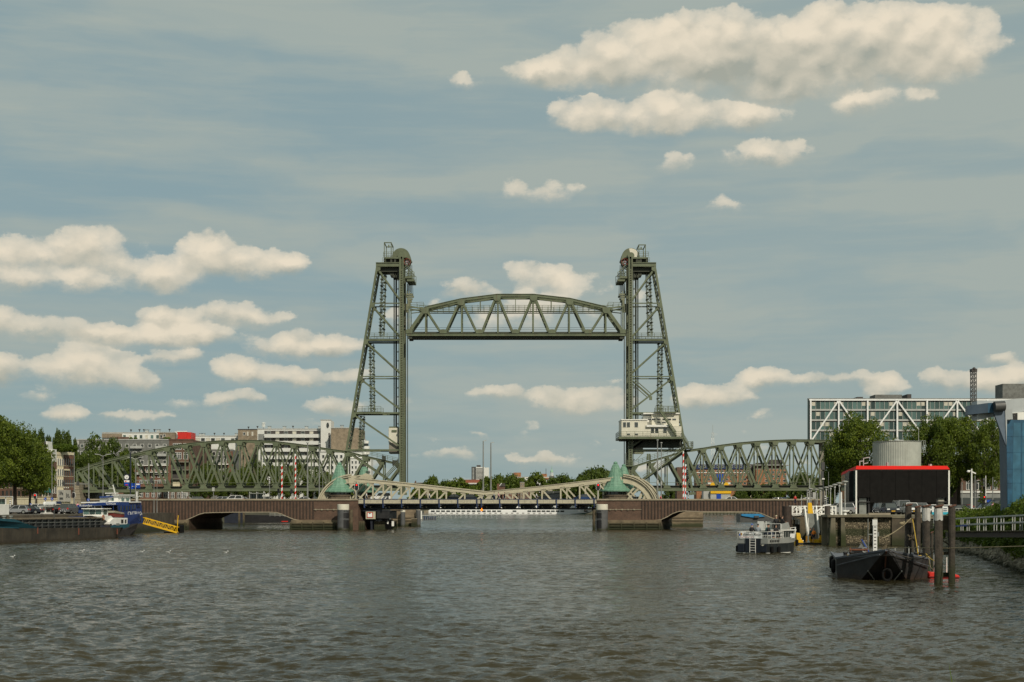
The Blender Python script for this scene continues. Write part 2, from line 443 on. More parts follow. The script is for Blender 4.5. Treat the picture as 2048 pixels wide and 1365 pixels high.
def center_base(vs):
 xs=[v[0]for v in vs];ys=[v[1]for v in vs];zs=[v[2]for v in vs]
 return Vector(((min(xs)+max(xs))/2,(min(ys)+max(ys))/2,min(zs)))
def tag(o,label=None,cat=None,group=None,kind=None):
 if label:o['label']=label
 if cat:o['category']=cat
 if group:o['group']=group
 if kind:o['kind']=kind
 return o
def thing(name,loc,label,cat,group=None,rz=0.0):
 o=bpy.data.objects.new(name,None);COL.objects.link(o)
 o.location=loc;o.rotation_euler=(0,0,rz);o.empty_display_size=0.5
 return tag(o,label,cat,group)
def copy_tree(o,loc=None,rz=None,sc=None,label=None,group=None):
 def rec(a,par):
  c=a.copy();COL.objects.link(c);c.parent=par
  for ch in list(a.children):rec(ch,c)
  return c
 r=rec(o,o.parent)
 if loc is not None:r.location=loc
 if rz is not None:r.rotation_euler=(0,0,rz)
 if sc is not None:r.scale=sc if hasattr(sc,'__len__')else(sc,sc,sc)
 if label:r['label']=label
 if group:r['group']=group
 return r
def recolor(root,part_mats):
 """give a copied thing its own paint"""
 for ch in root.children_recursive:
  b=ch.name.split('.')[0]
  if b in part_mats:
   ch.data=ch.data.copy();ch.data.materials.clear();ch.data.materials.append(part_mats[b])
def rail(mb,pts,h=1.05,bars=2,post=2.0,w=0.06,both=True):
 pts=[Vector(p)for p in pts]
 for a,b in zip(pts[:-1],pts[1:]):
  n=max(1,int(round((b-a).length/post)))
  for i in range(n+1):
   p=a.lerp(b,i/n);mb.bar(p,p+Vector((0,0,h)),w,w,(0,1,0))
  for k in range(bars):
   z=Vector((0,0,h*(k+1)/bars));mb.bar(a+z,b+z,w,w,(0,0,1))
def text_mesh(body,size,name,material,parent,loc,rot=(math.pi/2,0,0),align='CENTER',depth=0.004,shear=0.0,spacing=1.0):
 cu=bpy.data.curves.new(name,'FONT');cu.body=body;cu.size=size;cu.align_x=align;cu.extrude=depth;cu.shear=shear
 cu.space_character=spacing;cu.resolution_u=2
 tmp=bpy.data.objects.new('tmp',cu);COL.objects.link(tmp)
 dg=bpy.context.evaluated_depsgraph_get()
 me=bpy.data.meshes.new_from_object(tmp.evaluated_get(dg))
 bpy.data.objects.remove(tmp);me.name=name
 me.materials.clear();me.materials.append(material)
 o=bpy.data.objects.new(name,me);COL.objects.link(o)
 o.rotation_euler=rot
 off=Vector((0,0,0));q=parent
 while q is not None:off+=q.location;q=q.parent
 o.location=Vector(loc)-off;o.parent=parent
 return o
# ================================================================== WATER
def water_material():
 m=bpy.data.materials.new('river_water');m.use_nodes=True
 g=NG(m.node_tree);b=g.N['Principled BSDF']
 geo=g.N.new('ShaderNodeNewGeometry');pos=geo.outputs['Position']
 n=g.noise(g.v('MULTIPLY',pos,(.05,.02,1)),1.0,3,.5)
 g.L.new(g.mix(g.ss(n,.3,.7),(.029,.025,.012),(.042,.037,.019)),b.inputs['Base Color'])
 b.inputs['Roughness'].default_value=0.10;b.inputs['IOR'].default_value=1.333
 b.inputs['Specular IOR Level'].default_value=0.34
 # wind ripples tilt the surface; gusts make patches rougher
 gust=g.ss(g.noise(g.v('MULTIPLY',pos,(.016,.008,1)),1.0,4,.6),.38,.62,.62,1.25)
 half=(.5,.5,.5)
 a=g.v('SUBTRACT',g.noise(g.v('MULTIPLY',pos,(.55,1.2,1)),1.0,3,.6,dist=.4,col=True),half)
 c=g.v('SUBTRACT',g.noise(g.v('MULTIPLY',pos,(2.2,4.6,1)),1.0,5,.72,dist=.3,col=True),half)
 t=g.v('ADD',g.v('MULTIPLY',a,(.55,.9,0)),g.v('MULTIPLY',c,(1.9,3.2,0)))
 sc=g.N.new('ShaderNodeVectorMath');sc.operation='SCALE';g.L.new(t,sc.inputs[0]);g.L.new(gust,sc.inputs['Scale'])
 g.L.new(g.v('NORMALIZE',g.v('ADD',geo.outputs['Normal'],sc.outputs[0])),b.inputs['Normal'])
 return m
def build_water():
 ys=[26.0]
 while ys[-1]<3000:
  y=ys[-1];ys.append(y+(max(.09,min(.45,y*y/13225*.85))if y<335 else(.9 if y<580 else(y-570)*.10)))
 ys=np.array(ys);nc=560
 u=np.linspace(-1,1,nc)
 u=u*0.52
 Yg,Ug=np.meshgrid(ys,u,indexing='ij')
 Xg=Yg*Ug
 Z=np.zeros_like(Xg)
 step=np.gradient(ys)[:,None]*np.ones_like(Xg)
 rs=np.random.RandomState(5)
 # wave trains running up the river; long crested swell from boats plus short wind chop
 gust=0.75+0.25*np.sin(Xg*.06+1.2*np.sin(Yg*.035))*np.sin(Yg*.05+.8*np.sin(Xg*.045+2))
 for i in range(56):
  lam=0.6*(9.0/0.6)**(rs.rand()**1.4)
  th=math.pi/2+rs.randn()*(0.55 if lam<3 else .34)
  kx,ky=math.cos(th)*2*math.pi/lam,math.sin(th)*2*math.pi/lam
  amp=0.0100*lam**0.85*(0.6+.8*rs.rand())*(1.45 if lam<2.0 else .62)
  ph=rs.rand()*6.28
  wob=.9*np.sin(Xg/(lam*5.3)+rs.rand()*6)+.9*np.sin(Yg/(lam*6.1)+rs.rand()*6)
  fade=np.clip(1.2-step*2.4/lam,0,1)
  q=np.sin(kx*Xg+ky*Yg+ph+wob)
  env=.55+.45*np.sin(Xg/(lam*3.1)+rs.rand()*6+np.sin(Yg/(lam*4)+rs.rand()*6))
  Z+=amp*(q+.25*np.cos(2*(kx*Xg+ky*Yg+ph+wob)))*fade*gust*env
 nr=len(ys)
 verts=np.stack([Xg,Yg,Z],-1).reshape(-1,3)
 idx=np.arange(nr*nc).reshape(nr,nc)
 faces=np.stack([idx[:-1,:-1],idx[:-1,1:],idx[1:,1:],idx[1:,:-1]],-1).reshape(-1,4)
 # the river beyond the detailed fan, a little lower so that waves never cut through it
 ex=np.array([(-2500,-60,-.32),(2500,-60,-.32),(2500,6000,-.32),(-2500,6000,-.32)],float)
 o=len(verts);verts=np.vstack([verts,ex]);faces=np.vstack([faces,[[o,o+1,o+2,o+3]]])
 me=bpy.data.meshes.new('water')
 me.vertices.add(len(verts));me.vertices.foreach_set('co',verts.ravel())
 me.loops.add(len(faces)*4);me.loops.foreach_set('vertex_index',faces.ravel().astype(np.int32))
 me.polygons.add(len(faces));me.polygons.foreach_set('loop_start',np.arange(0,len(faces)*4,4,dtype=np.int32))
 me.polygons.foreach_set('use_smooth',np.ones(len(faces),bool))
 me.materials.append(water_material());me.update(calc_edges=True);me.validate()
 ob=bpy.data.objects.new('water',me);COL.objects.link(ob);ob['kind']='structure'
 return ob
build_water()
# ================================================================== GROUND
def slab(name,poly,z,z0=-1.0,m='paving',kind='structure'):
 mb=MB();n=len(poly)
 mb.add([(x,y,z)for x,y in poly]+[(x,y,z0)for x,y in poly],
   [tuple(range(n)),tuple(range(2*n-1,n-1,-1))]+[(i,(i+1)%n,(i+1)%n+n,i+n)for i in range(n)])
 o=mb.build(name,M[m]);tag(o,kind=kind);return o
M['quay_wall']=mat('dark_quay_masonry',(.075,.062,.042),.9,0,.35,.7,.3,(.02,.018,.01),.5,3.0,low=(.3,1.8,(.022,.028,.008)))
M['ground']=mat('town_ground',(.10,.10,.07),.95,0,.3,.05)
# left bank: quay in front of the bridge, then the town behind it
slab('quay',[(-74,60),(-67.5,232),(-71,299),(-900,299),(-900,60)],3.6,m='quay_wall')
slab('ground',[(-104,318),(-96,430),(-80,560),(-64,760),(-64,1058),(-2500,1058),(-2500,318)],3.8,m='ground')
slab('ground',[(86,318),(118,330),(150,480),(230,930),(2500,930),(2500,318)],3.7,m='ground')
slab('ground',[(-2500,1060),(2500,1060),(2500,6000),(-2500,6000)],3.4,m='ground')
# road approaches on both sides of the bascule bridge
slab('road',[(-900,299.6),(-78,299.6),(-78,317),(-900,317)],5.3,m='asphalt')
# ================================================================== LIFT BRIDGE
YH=355.0;DH=6.2;DA=4.8;sH=S(YH)
def pw(mb,pts,wpx,Y,depth):
 for a,b in zip(pts[:-1],pts[1:]):mb.bar(P(*a,Y),P(*b,Y),wpx*Y/F,depth)
def gusset(mb,x,y,up,Y,w=6.5,h=8,w2=4.0):
 s=1 if up else-1
 mb.prism([(x-w,y),(x+w,y),(x+w2,y+s*h),(x-w2,y+s*h)],Y-.06,.55)
def approach(label,xs,top,bot,pattern,group):
 root=thing('railway_truss_bridge',P((xs[0]+xs[-1])/2,1000,YH+DA/2),label,'truss bridge',group)
 n=len(xs)
 for k,Y in enumerate((YH,YH+DA)):
  s=Y/F*F/YH      # the back truss has the same real size as the front one
  def Q(x,y,dy=0.0):
   p=P(x,y,YH);return Vector((p.x,Y+dy,p.z))
  w=sH
  mb=MB()
  for i in range(n-1):
   a,b=Q(xs[i],top[i]),Q(xs[i+1],top[i+1])
   mb.bar(a,b,3.6*w,.62)
   up=Vector((0,0,2.0*w));mb.bar(a+up,b+up,.10,.95)
  mb.build('top_chord',M['hef'],root)
  mb=MB()
  for i in range(n-1):
   mb.bar(Q(xs[i],bot[i]),Q(xs[i+1],bot[i+1]),5.0*w,.50)
   mb.bar(Q(xs[i],bot[i]+2.5),Q(xs[i+1],bot[i+1]+2.5),.10,.85)
  mb.build('bottom_chord',M['hef'],root)
  for i in range(1,n-1):
   mb=MB();mb.bar(Q(xs[i],top[i]+1.5),Q(xs[i],bot[i]-2),2.4*w,.32);mb.build('vertical',M['hef'],root)
   mb=MB();x=xs[i]
   if 3<i<n-2:
    e=[(x-7,top[i]+1),(x+7,top[i]+1),(x+4.2,top[i]+8.5),(x-4.2,top[i]+8.5)]
    mb.prism3([Q(a,b,-.34)for a,b in e],(0,.68,0));mb.build('gusset_plate',M['hef'],root);mb=MB()
   e=[(x-8.5,bot[i]-2),(x+8.5,bot[i]-2),(x+4.5,bot[i]-8.5),(x-4.5,bot[i]-8.5)]
   mb.prism3([Q(a,b,-.34)for a,b in e],(0,.68,0))
   mb.build('gusset_plate',M['hef'],root)
  for i in range(n-1):
   for c in pattern(i):
    mb=MB();heavy=c.isupper()
    a,b=((xs[i],top[i]),(xs[i+1],bot[i+1]))if c.lower()=='d' else((xs[i+1],top[i+1]),(xs[i],bot[i]))
    wd=4.6 if heavy else 3.1
    off=.12 if c.lower()=='d' else-.12
    mb.bar(Q(*a,off),Q(*b,off),wd*w,.30 if heavy else .2)
    mb.build('diagonal',M['hef'],root)
  # end plate over the bearing
 # deck: cross girders, stringers, rails
 mb=MB()
 for i in range(n):
  p=P(xs[i],bot[i],YH);mb.box(p.x-.18,p.x+.18,YH+.2,YH+DA-.2,p.z-.1,p.z+.55)
 mb.build('cross_girder',M['hef_dark'],root)
 mb=MB()
 for i in range(n-1):
  a=P(xs[i],bot[i],YH);b=P(xs[i+1],bot[i+1],YH)
  for yo in(.9,1.9,2.9,3.9):
   mb.bar(Vector((a.x,YH+yo,a.z+.55)),Vector((b.x,YH+yo,b.z+.55)),.55,.3)
  mb.bar(Vector((a.x,YH+2.4,a.z+.95)),Vector((b.x,YH+2.4,b.z+.95)),.14,4.0)
 mb.build('track_deck',M['hef_dark'],root)
 # top lateral bracing
 for i in range(2,n-1):
  a=P(xs[i],top[i],YH);mb=MB()
  mb.bar(Vector((a.x,YH,a.z)),Vector((a.x,YH+DA,a.z)),.3,.3,(0,0,1))
  if i<n-2:
   b=P(xs[i+1],top[i+1],YH)
   mb.bar(Vector((a.x,YH,a.z)),Vector((b.x,YH+DA,b.z)),.2,.2,(0,0,1));mb.bar(Vector((a.x,YH+DA,a.z)),Vector((b.x,YH,b.z)),.2,.2,(0,0,1))
  if 4<i<n-3:
   mb.bar(Vector((a.x,YH,a.z-1.6)),Vector((a.x,YH+DA,a.z-1.6)),.2,.2,(0,0,1))
   for q in range(2):mb.bar(Vector((a.x,YH+q*2.4,a.z-1.6)),Vector((a.x,YH+q*2.4+1.2,a.z)),.12,.12);mb.bar(Vector((a.x,YH+q*2.4+1.2,a.z)),Vector((a.x,YH+q*2.4+2.4,a.z-1.6)),.12,.12)
  mb.build('sway_bracing',M['hef'],root)
 mb=MB()
 for y_ in(963.5,):
  pts=[P(xs[i],bot[i]-14,YH-.3)for i in range(n)]
  for a,b in zip(pts[:-1],pts[1:]):mb.bar(a,b,.09,.09)
 mb.build('handrail',M['hef'],root)
 return root
xsL=[154,187.5,224.6,261.5,298,334.5,370.6,407,443,479.4,515.4,551.6,587,623,658.5,695,731,767,803]
topL=[942,930,920,911,903,895.5,890,886,883.5,882.5,883,885,889,894,900,905,914,922,930]
botL=[983,983,982.6,982.3,982,981.5,981,980.5,980,980,980,979.8,979.6,979.4,979,979,979,979,979]
patL=lambda i:['D']if i<6 else(['D','u']if i<9 else(['d','u']if i<15 else['U']))
apL=approach('long arched green railway truss span left of the lift towers',xsL,topL,botL,patL,None)
xsR=[1262+36.1*k for k in range(19)]
topR=[936,924,914,903,898,892,887.5,884.5,882.5,881.5,881.7,883,886,890,896,903,911,921,934]
botR=[979.5]*5+[979]*14
patR=lambda i:['D']if i<3 else(['D','u']if i<8 else(['d','u']if i<13 else['U']))
apR=approach('green railway truss span running behind the trees right of the lift towers',xsR,topR,botR,patR,None)
# end posts of the left span
for Y in(YH,YH+DA):
 for(x0,y0,x1,y1,w)in((154.5,942,154.5,984,4),(156,944,184,979,5),(154,972,162,984,6)):
  a=P(x0,y0,YH);b=P(x1,y1,YH);a.y=b.y=Y;mb=MB();mb.bar(a,b,w*sH,.5);mb.build('end_post',M['hef'],apL)
# portal corners where the spans pass through the towers
for root,sgn,x0 in((apL,1,803),(apR,-1,1262)):
 for k in range(2):
  mb=MB();xs_=[x0-sgn*36*(k+.05),x0-sgn*36*(k+.45),x0-sgn*36*(k+.12)]
  yt=(931,923)[k]+(4 if sgn<0 else 0)
  e=[P(xs_[0],yt+1,YH),P(xs_[1],yt-4,YH),P(xs_[2],yt+13,YH)]
  mb.prism3([Vector((p.x,YH-.2,p.z))for p in e],(0,.4,0));mb.build('gusset_plate',M['hef'],root)
# ---------------------------------------------------------------- lift towers
def tower(side):
 X=(lambda x:x)if side<0 else(lambda x:2064.0-x)
 lab=('left riveted green lift tower with the bare counterweight in view' if side<0 else
   'right riveted green lift tower that carries the white cabin')
 root=thing('lift_tower',P(X(745),985,YH+DH/2),lab,'bridge tower')
 f=YH;bk=YH+DH
 ox=(lambda y:X(755-(y-530)*.167));ix=X(803)
 def Q(x,y,Y):p=P(x,y,YH);return Vector((p.x,Y,p.z))
 for Y in(f,bk):
  # inner leg: box of two webs with a recessed laced face
  mb=MB()
  mb.bar(Q(X(800.2),514,Y),Q(X(800.2),985,Y),2.6*sH,1.1);mb.bar(Q(X(806.2),514,Y),Q(X(806.2),985,Y),2.2*sH,1.1)
  mb.bar(Q(X(803.2),514,Y+.25),Q(X(803.2),985,Y+.25),4.6*sH,.5)
  mb.build('inner_leg',M['hef'],root)
  mb=MB();y=540
  while y<975:
   mb.bar(Q(X(801.4),y,Y-.48),Q(X(805.2),y,Y-.48),.16,.12,(0,1,0));y+=3.4
  mb.build('leg_ladder',M['hef_light'],root)
  mb=MB();mb.bar(Q(ox(534),534,Y),Q(ox(985),985,Y),4.1*sH,.62);mb.build('outer_leg',M['hef'],root)
  mb=MB();mb.bar(Q(X(811.2),560,Y+.6),Q(X(811.2),975,Y+.6),1.5*sH,.5);mb.build('guide_rail',M['hef_dark'],root)
  mb=MB();mb.bar(Q(X(797),545,Y+.2),Q(X(797),950,Y+.2),.8*sH,.3)
  y=560
  while y<940:mb.box(Q(X(796),y,Y).x-.15,Q(X(796),y,Y).x+.15,Y,Y+.4,Q(0,y+1.4,Y).z,Q(0,y-1.4,Y).z);y+=18
  mb.build('rack',M['hef_dark'],root)
  # cap beam
  mb=MB();a=Q(X(752),526.5,Y);b=Q(X(799),534,Y);mb.box(a.x,b.x,Y-.35,Y+.35,a.z,b.z)
  mb.box(a.x,b.x,Y-.55,Y+.55,a.z-.06,a.z+.1);mb.build('cap_beam',M['hef'],root)
 # lacing between front and back legs
 for nm,xf,y0,y1,st in(('outer_leg_lacing',ox,540,978,7.5),('inner_leg_lacing',lambda y:X(803),545,975,24)):
  mb=MB();y=y0;k=0
  while y+st<=y1:
   a,b=(f,bk)if k%2 else(bk,f)
   mb.bar(Q(xf(y),y,a),Q(xf(y+st),y+st,b),.20,.20,(1,0,0))
   if nm[0]=='o':mb.bar(Q(xf(y),y,b),Q(xf(y+st),y+st,a),.16,.16,(1,0,0))
   if k%3==0:mb.bar(Q(xf(y),y,f),Q(xf(y),y,bk),.3,.3,(1,0,0))
   y+=st;k+=1
  mb.build(nm,M['hef'],root)
 lev=[534,607,680.5,753.5,826.5,900.5]
 for k,y in enumerate(lev[1:]):
  for Y in(f,bk):
   mb=MB();mb.bar(Q(ox(y),y,Y),Q(X(800),y,Y),(2.0 if k in(0,2)else 3.1)*sH,.35);mb.build('strut',M['hef'],root)
 for k in range(5):
  for Y in(f,bk):
   mb=MB();y0=lev[k]+2;y1=lev[k+1]-8
   mb.bar(Q(ox(y0),y0,Y),Q(X(799),y1,Y),3.2*sH,.3);mb.build('diagonal',M['hef'],root)
   mb=MB();x0=ox(lev[k]+2);sg=1 if side<0 else-1
   mb.prism3([Q(x0,y0-1,Y-.36),Q(x0+7*sg,y0-1,Y-.36),Q(x0+7*sg,y0+5,Y-.36),Q(x0-1.5*sg,y0+9,Y-.36)],(0,.1,0))
   mb.build('gusset_plate',M['hef'],root)
 for Y in(f,bk):
  mb=MB();mb.bar(Q(ox(903),903,Y),Q(X(801),977,Y),3.8*sH,.4);mb.build('diagonal',M['hef'],root)
 # platforms at two levels
 for y,xa,xb in((680,ox(680),X(800)),(826.5,ox(826),X(762)if side<0 else X(756))):
  mb=MB();a=Q(xa,y,f);b=Q(xb,y,f)
  x0,x1=sorted((a.x,b.x));mb.box(x0,x1,f+.4,bk-.4,a.z+.16,a.z+.30);mb.build('platform',M['hef_dark'],root)
  mb=MB();z=a.z+.3
  if y>700:z=a.z+.3
  rail(mb,[(x0+.8,f-.25,z),(x1,f-.25,z)],1.35,3,1.5,.09);rail(mb,[(x0+.8,bk+.2,z),(x1,bk+.2,z)],1.35,3,1.5,.09)
  mb.build('platform_railing',M['hef'],root)
 # stair masts with landings
 for(xa0,xa1,y0,y1,dx)in((765.5,761.5,543,670,8.0),(741,743,686,824,7.6),(722.5,719,832,899,7.4)):
  mb=MB();n=int((y1-y0)/6.6);hw=dx/2
  for Y in(f+2.0,f+4.2):
   for s_ in(-1,1):
    mb.bar(Q(X(xa0+s_*hw),y0,Y),Q(X(xa1+s_*hw),y1,Y),.15,.15)
  for i in range(n):
   y=y0+(y1-y0)*i/n;yb=y0+(y1-y0)*(i+1)/n;t=i/n;x=xa0+(xa1-xa0)*t
   mb.bar(Q(X(x-hw),y,f+2.0),Q(X(x+hw),y,f+2.0),.10,.10)
   e=(-1,1)[i%2]
   mb.bar(Q(X(x-hw*e),yb,f+2.0),Q(X(x+hw*e),y,f+2.0),.13,.13)
   mb.bar(Q(X(x+hw*e),yb,f+4.2),Q(X(x-hw*e),y,f+4.2),.13,.13)
   q=Q(X(x),y,f+3.1);mb.box(q.x-.26-hw*sH,q.x-hw*sH*.2,f+1.8,f+4.4,q.z,q.z+.12)if e<0 else mb.box(q.x+hw*sH*.2,q.x+.26+hw*sH,f+1.8,f+4.4,q.z,q.z+.12)
   q0=q.x-hw*sH-.32;mb.box(q0,q.x+hw*sH+.32,f+1.8,f+1.92,q.z,q.z+.09)
  mb.build('stair_mast',M['hef_dark']if 0 else M['hef'],root)
 # machinery floor and head
 mb=MB();a=Q(X(758),534,f);b=Q(X(797),543,f);mb.box(a.x,b.x,f+.7,bk-.7,a.z,b.z)
 for i,(xx,yy)in enumerate(((782,550),(787,554),(793,554),(790,549))):
  q=Q(X(xx),yy,f+2);mb.box(q.x-.3,q.x+.3,f+1.2,f+5.0,q.z,a.z)
 mb.build('machinery_floor',M['hef_dark'],root)
 mb=MB()
 a=Q(X(768),515,f);b=Q(X(799),518,f);mb.box(a.x,b.x,f-.2,bk+.2,b.z,a.z);mb.build('head_platform',M['hef'],root)
 mb=MB();a=Q(X(773),518,f);b=Q(X(798),526.5,f);mb.box(a.x,b.x,f+1.0,bk-1,b.z,a.z)
 for xx in(769.5,782.5,790):q=Q(X(xx),518,f);mb.box(q.x-.25,q.x+.25,f,f+.4,Q(0,527,f).z,q.z)
 mb.build('machinery_housing',M['hef_dark'],root)
 mb=MB();z=Q(0,515,f).z;x0,x1=sorted((Q(X(767),0,f).x,Q(X(786),0,f).x))
 rail(mb,[(x0,f-.2,z),(x1,f-.2,z)],1.3,3,1.2,.08);rail(mb,[(x0,bk+.2,z),(x1,bk+.2,z)],1.3,3,1.2,.08)
 z=Q(0,526,f).z;x0,x1=sorted((Q(X(765),0,f).x,Q(X(771),0,f).x));rail(mb,[(x0,f-.3,z),(x1,f-.3,z)],1.2,2,.8,.07)
 mb.build('head_railing',M['hef'],root)
 # hoisting gantry
 mb=MB();gx0,gx1,gt=(768.5,782.2,485.5)if side<0 else(776.5,762+1,490)
 if side>0:gx0,gx1,gt=2064-1291,2064-1278,490
 for Y in(f+.2,bk-.2):
  for xx in(gx0,gx1):mb.bar(Q(X(xx),gt,Y),Q(X(xx),516 if xx==gx0 else 526,Y),1.5*sH,.2)
  mb.bar(Q(X(gx0-.8),gt,Y),Q(X(gx1+.8),gt,Y),1.7*sH,.25)
 for xx in(gx0,gx1):mb.bar(Q(X(xx),gt,f),Q(X(xx),gt,bk),.2,.2,(0,0,1))
 q=Q(X((gx0+gx1)/2),gt,f+3.1);mb.bar(q,q-Vector((0,0,.7)),.3,.3)
 mb.build('hoisting_gantry',M['hef'],root)
 # sheaves and their hoods
 cx,cy,r=(801.5,513.5,18.0)if side<0 else(2064-1262,513.5,18.0)
 for Y in(f+.7,bk-2.5):
  mb=MB();ring=[]
  pts=[(cx-r,cy+2)]+[(cx-r*math.cos(math.pi*k/16),cy-r*math.sin(math.pi*k/16))for k in range(17)]+[(cx+r+2.2,cy+4),(cx+r,cy+7),(cx+12,cy+1)]
  mb.prism3([Q(X(a),b,Y)for a,b in pts],(0,1.8,0))
  mb.build('sheave_hood',M['hef']if side<0 else M['hef'],root)
  if side>0:
   mb=MB();arc=[(cx-17*math.cos(math.pi*k/16),cy-17.2*math.sin(math.pi*k/16))for k in range(0,10)]+[(cx+1,cy-6),(cx-6,cy)]
   mb.prism3([Q(X(a),b,Y-.05)for a,b in arc],(0,.1,0));mb.build('hood_panel',M['cream_house'],root,label='bare whitish panel of the sheave hood')
  mb=MB();c=Q(X(cx+3),cy+6,Y+.9)
  mb.torus(c,1.75,.16,'Y',24,6);mb.torus(c,1.45,.08,'Y',20,5)
  for k in range(8):
   a=k*math.pi/4;mb.bar(c,c+Vector((math.cos(a)*1.7,0,math.sin(a)*1.7)),.14,.14)
  mb.tube([c-Vector((0,.9,0)),c+Vector((0,.9,0))],.3,10)
  mb.build('sheave',M['hef'],root)
  mb=MB();c=Q(X(cx),cy-2,Y-.5);mb.lathe([(.85,-.2),(.85,.2)],(0,0,0),14)
  o_=len(mb.v);mb.v=[(c.x+v[0],c.y+v[2],c.z+v[1])for v in mb.v];mb.torus(c,.75,.12,'Y',14,5);mb.build('bearing_cap',M['hef'],root)
 # red brake wheel seen on the left tower
 if True:
  mb=MB();c=Q(X(814.5),524.5,f-.2);mb.torus(c,.85,.07,'Y',18,5)
  for k in range(5):
   a=k*math.pi*2/5+.5;mb.bar(c,c+Vector((math.cos(a)*.8,0,math.sin(a)*.8)),.1,.1)
  mb.build('brake_wheel',mat('rusty_red_paint',(.16,.03,.018),.6),root)
 # inspection cage under the sheaves
 mb=MB()
 for(xa,xb,ya,yb)in((809.5,824.5,553,557.5),(814,829,559.5,563.2)):
  a=Q(X(xa),ya,f);b=Q(X(xb),yb,f);mb.box(a.x,b.x,f-.3,f+3,b.z,a.z);mb.box(a.x,b.x,bk-3,bk+.3,b.z,a.z)
 mb.build('cage_floor',M['hef'],root)
 mb=MB()
 for Y in(f-.3,bk+.3):
  for yy in(539,544,546.5,549,551):mb.bar(Q(X(809.5),yy,Y),Q(X(824.5),yy,Y),.09,.09)
  for xx in(810,817,824):mb.bar(Q(X(xx),539,Y),Q(X(xx),554,Y),.12,.12)
  for yy in(545,552):mb.bar(Q(X(821),yy,Y),Q(X(829),yy,Y),.09,.09)
  for xx in(824.5,828.6):mb.bar(Q(X(xx),545,Y),Q(X(xx),561,Y),.12,.12)
  mb.bar(Q(X(812),530,Y),Q(X(827),545,Y),.16,.12);mb.bar(Q(X(806),534,Y),Q(X(812),539,Y),.12,.12)
 mb.build('cage_railing',M['hef'],root)
 # base braces
 mb=MB()
 for Y in(f,bk):
  for xx,hw in((803,7),(679.5,6)):a=Q(X(xx-hw),985,Y-.7);b=Q(X(xx+hw),990,Y);mb.box(a.x,b.x,Y-.7,Y+.7,b.z,a.z)
 mb.build('base_plate',M['hef'],root)
 if side<0:
  mb=MB();q=Q(747,898,f); 
  for xx in(772,795):pass
 else:
  for Y in(f,bk):
   for(a,b,c,d)in((1267,757,1303,789),(1267,763,1299,791)):
    mb=MB();mb.bar(Q(a,b,Y),Q(c,d,Y),1.7*sH,.2);mb.build('diagonal',M['hef'],root)
  mb=MB();a=Q(1298.5,793,f);b=Q(1304,800.5,f);mb.box(a.x,b.x,f-.3,f+.3,b.z,a.z);mb.build('gusset_plate',M['hef'],root)
 # counterweight hangs on its own ropes but never leaves the tower
 cw=thing('counterweight',Q(X(786.5),907,f+DH/2),'cream and grey concrete counterweight hanging in the left tower' if side<0 else
    'counterweight of the right tower, only its underside below the white cabin','counterweight')
 mb=MB();a=Q(X(776.5),856,f);b=Q(X(796),886,f);mb.box(a.x,b.x,f+.8,bk-.8,b.z,a.z)
 mb.build('upper_block',M['cream_house'],cw,bevel=.06)
 mb=MB();a=Q(X(777.3),886,f);b=Q(X(796),907,f);mb.box(a.x,b.x,f+.8,bk-.8,b.z,a.z);mb.build('lower_block',M['concrete'],cw)
 mb=MB();a=Q(X(777.5),853,f);b=Q(X(795),856,f);mb.box(a.x,b.x,f+1,bk-1,b.z,a.z);mb.box(Q(X(783),0,f).x,Q(X(793),0,f).x,f+.6,f+.9,Q(0,864,f).z,Q(0,860,f).z)
 mb.build('yoke',M['hef'],cw)
 for Y in(f+2.0,bk-2.0):
  for xx in(785.9,787.1,790.2,791.0):
   mb=MB();mb.tube([Q(X(xx),545,Y),Q(X(xx),853,Y)],.055,5);mb.build('rope',M['hef_dark'],cw)
 return root
TL=tower(-1);TR=tower(1)
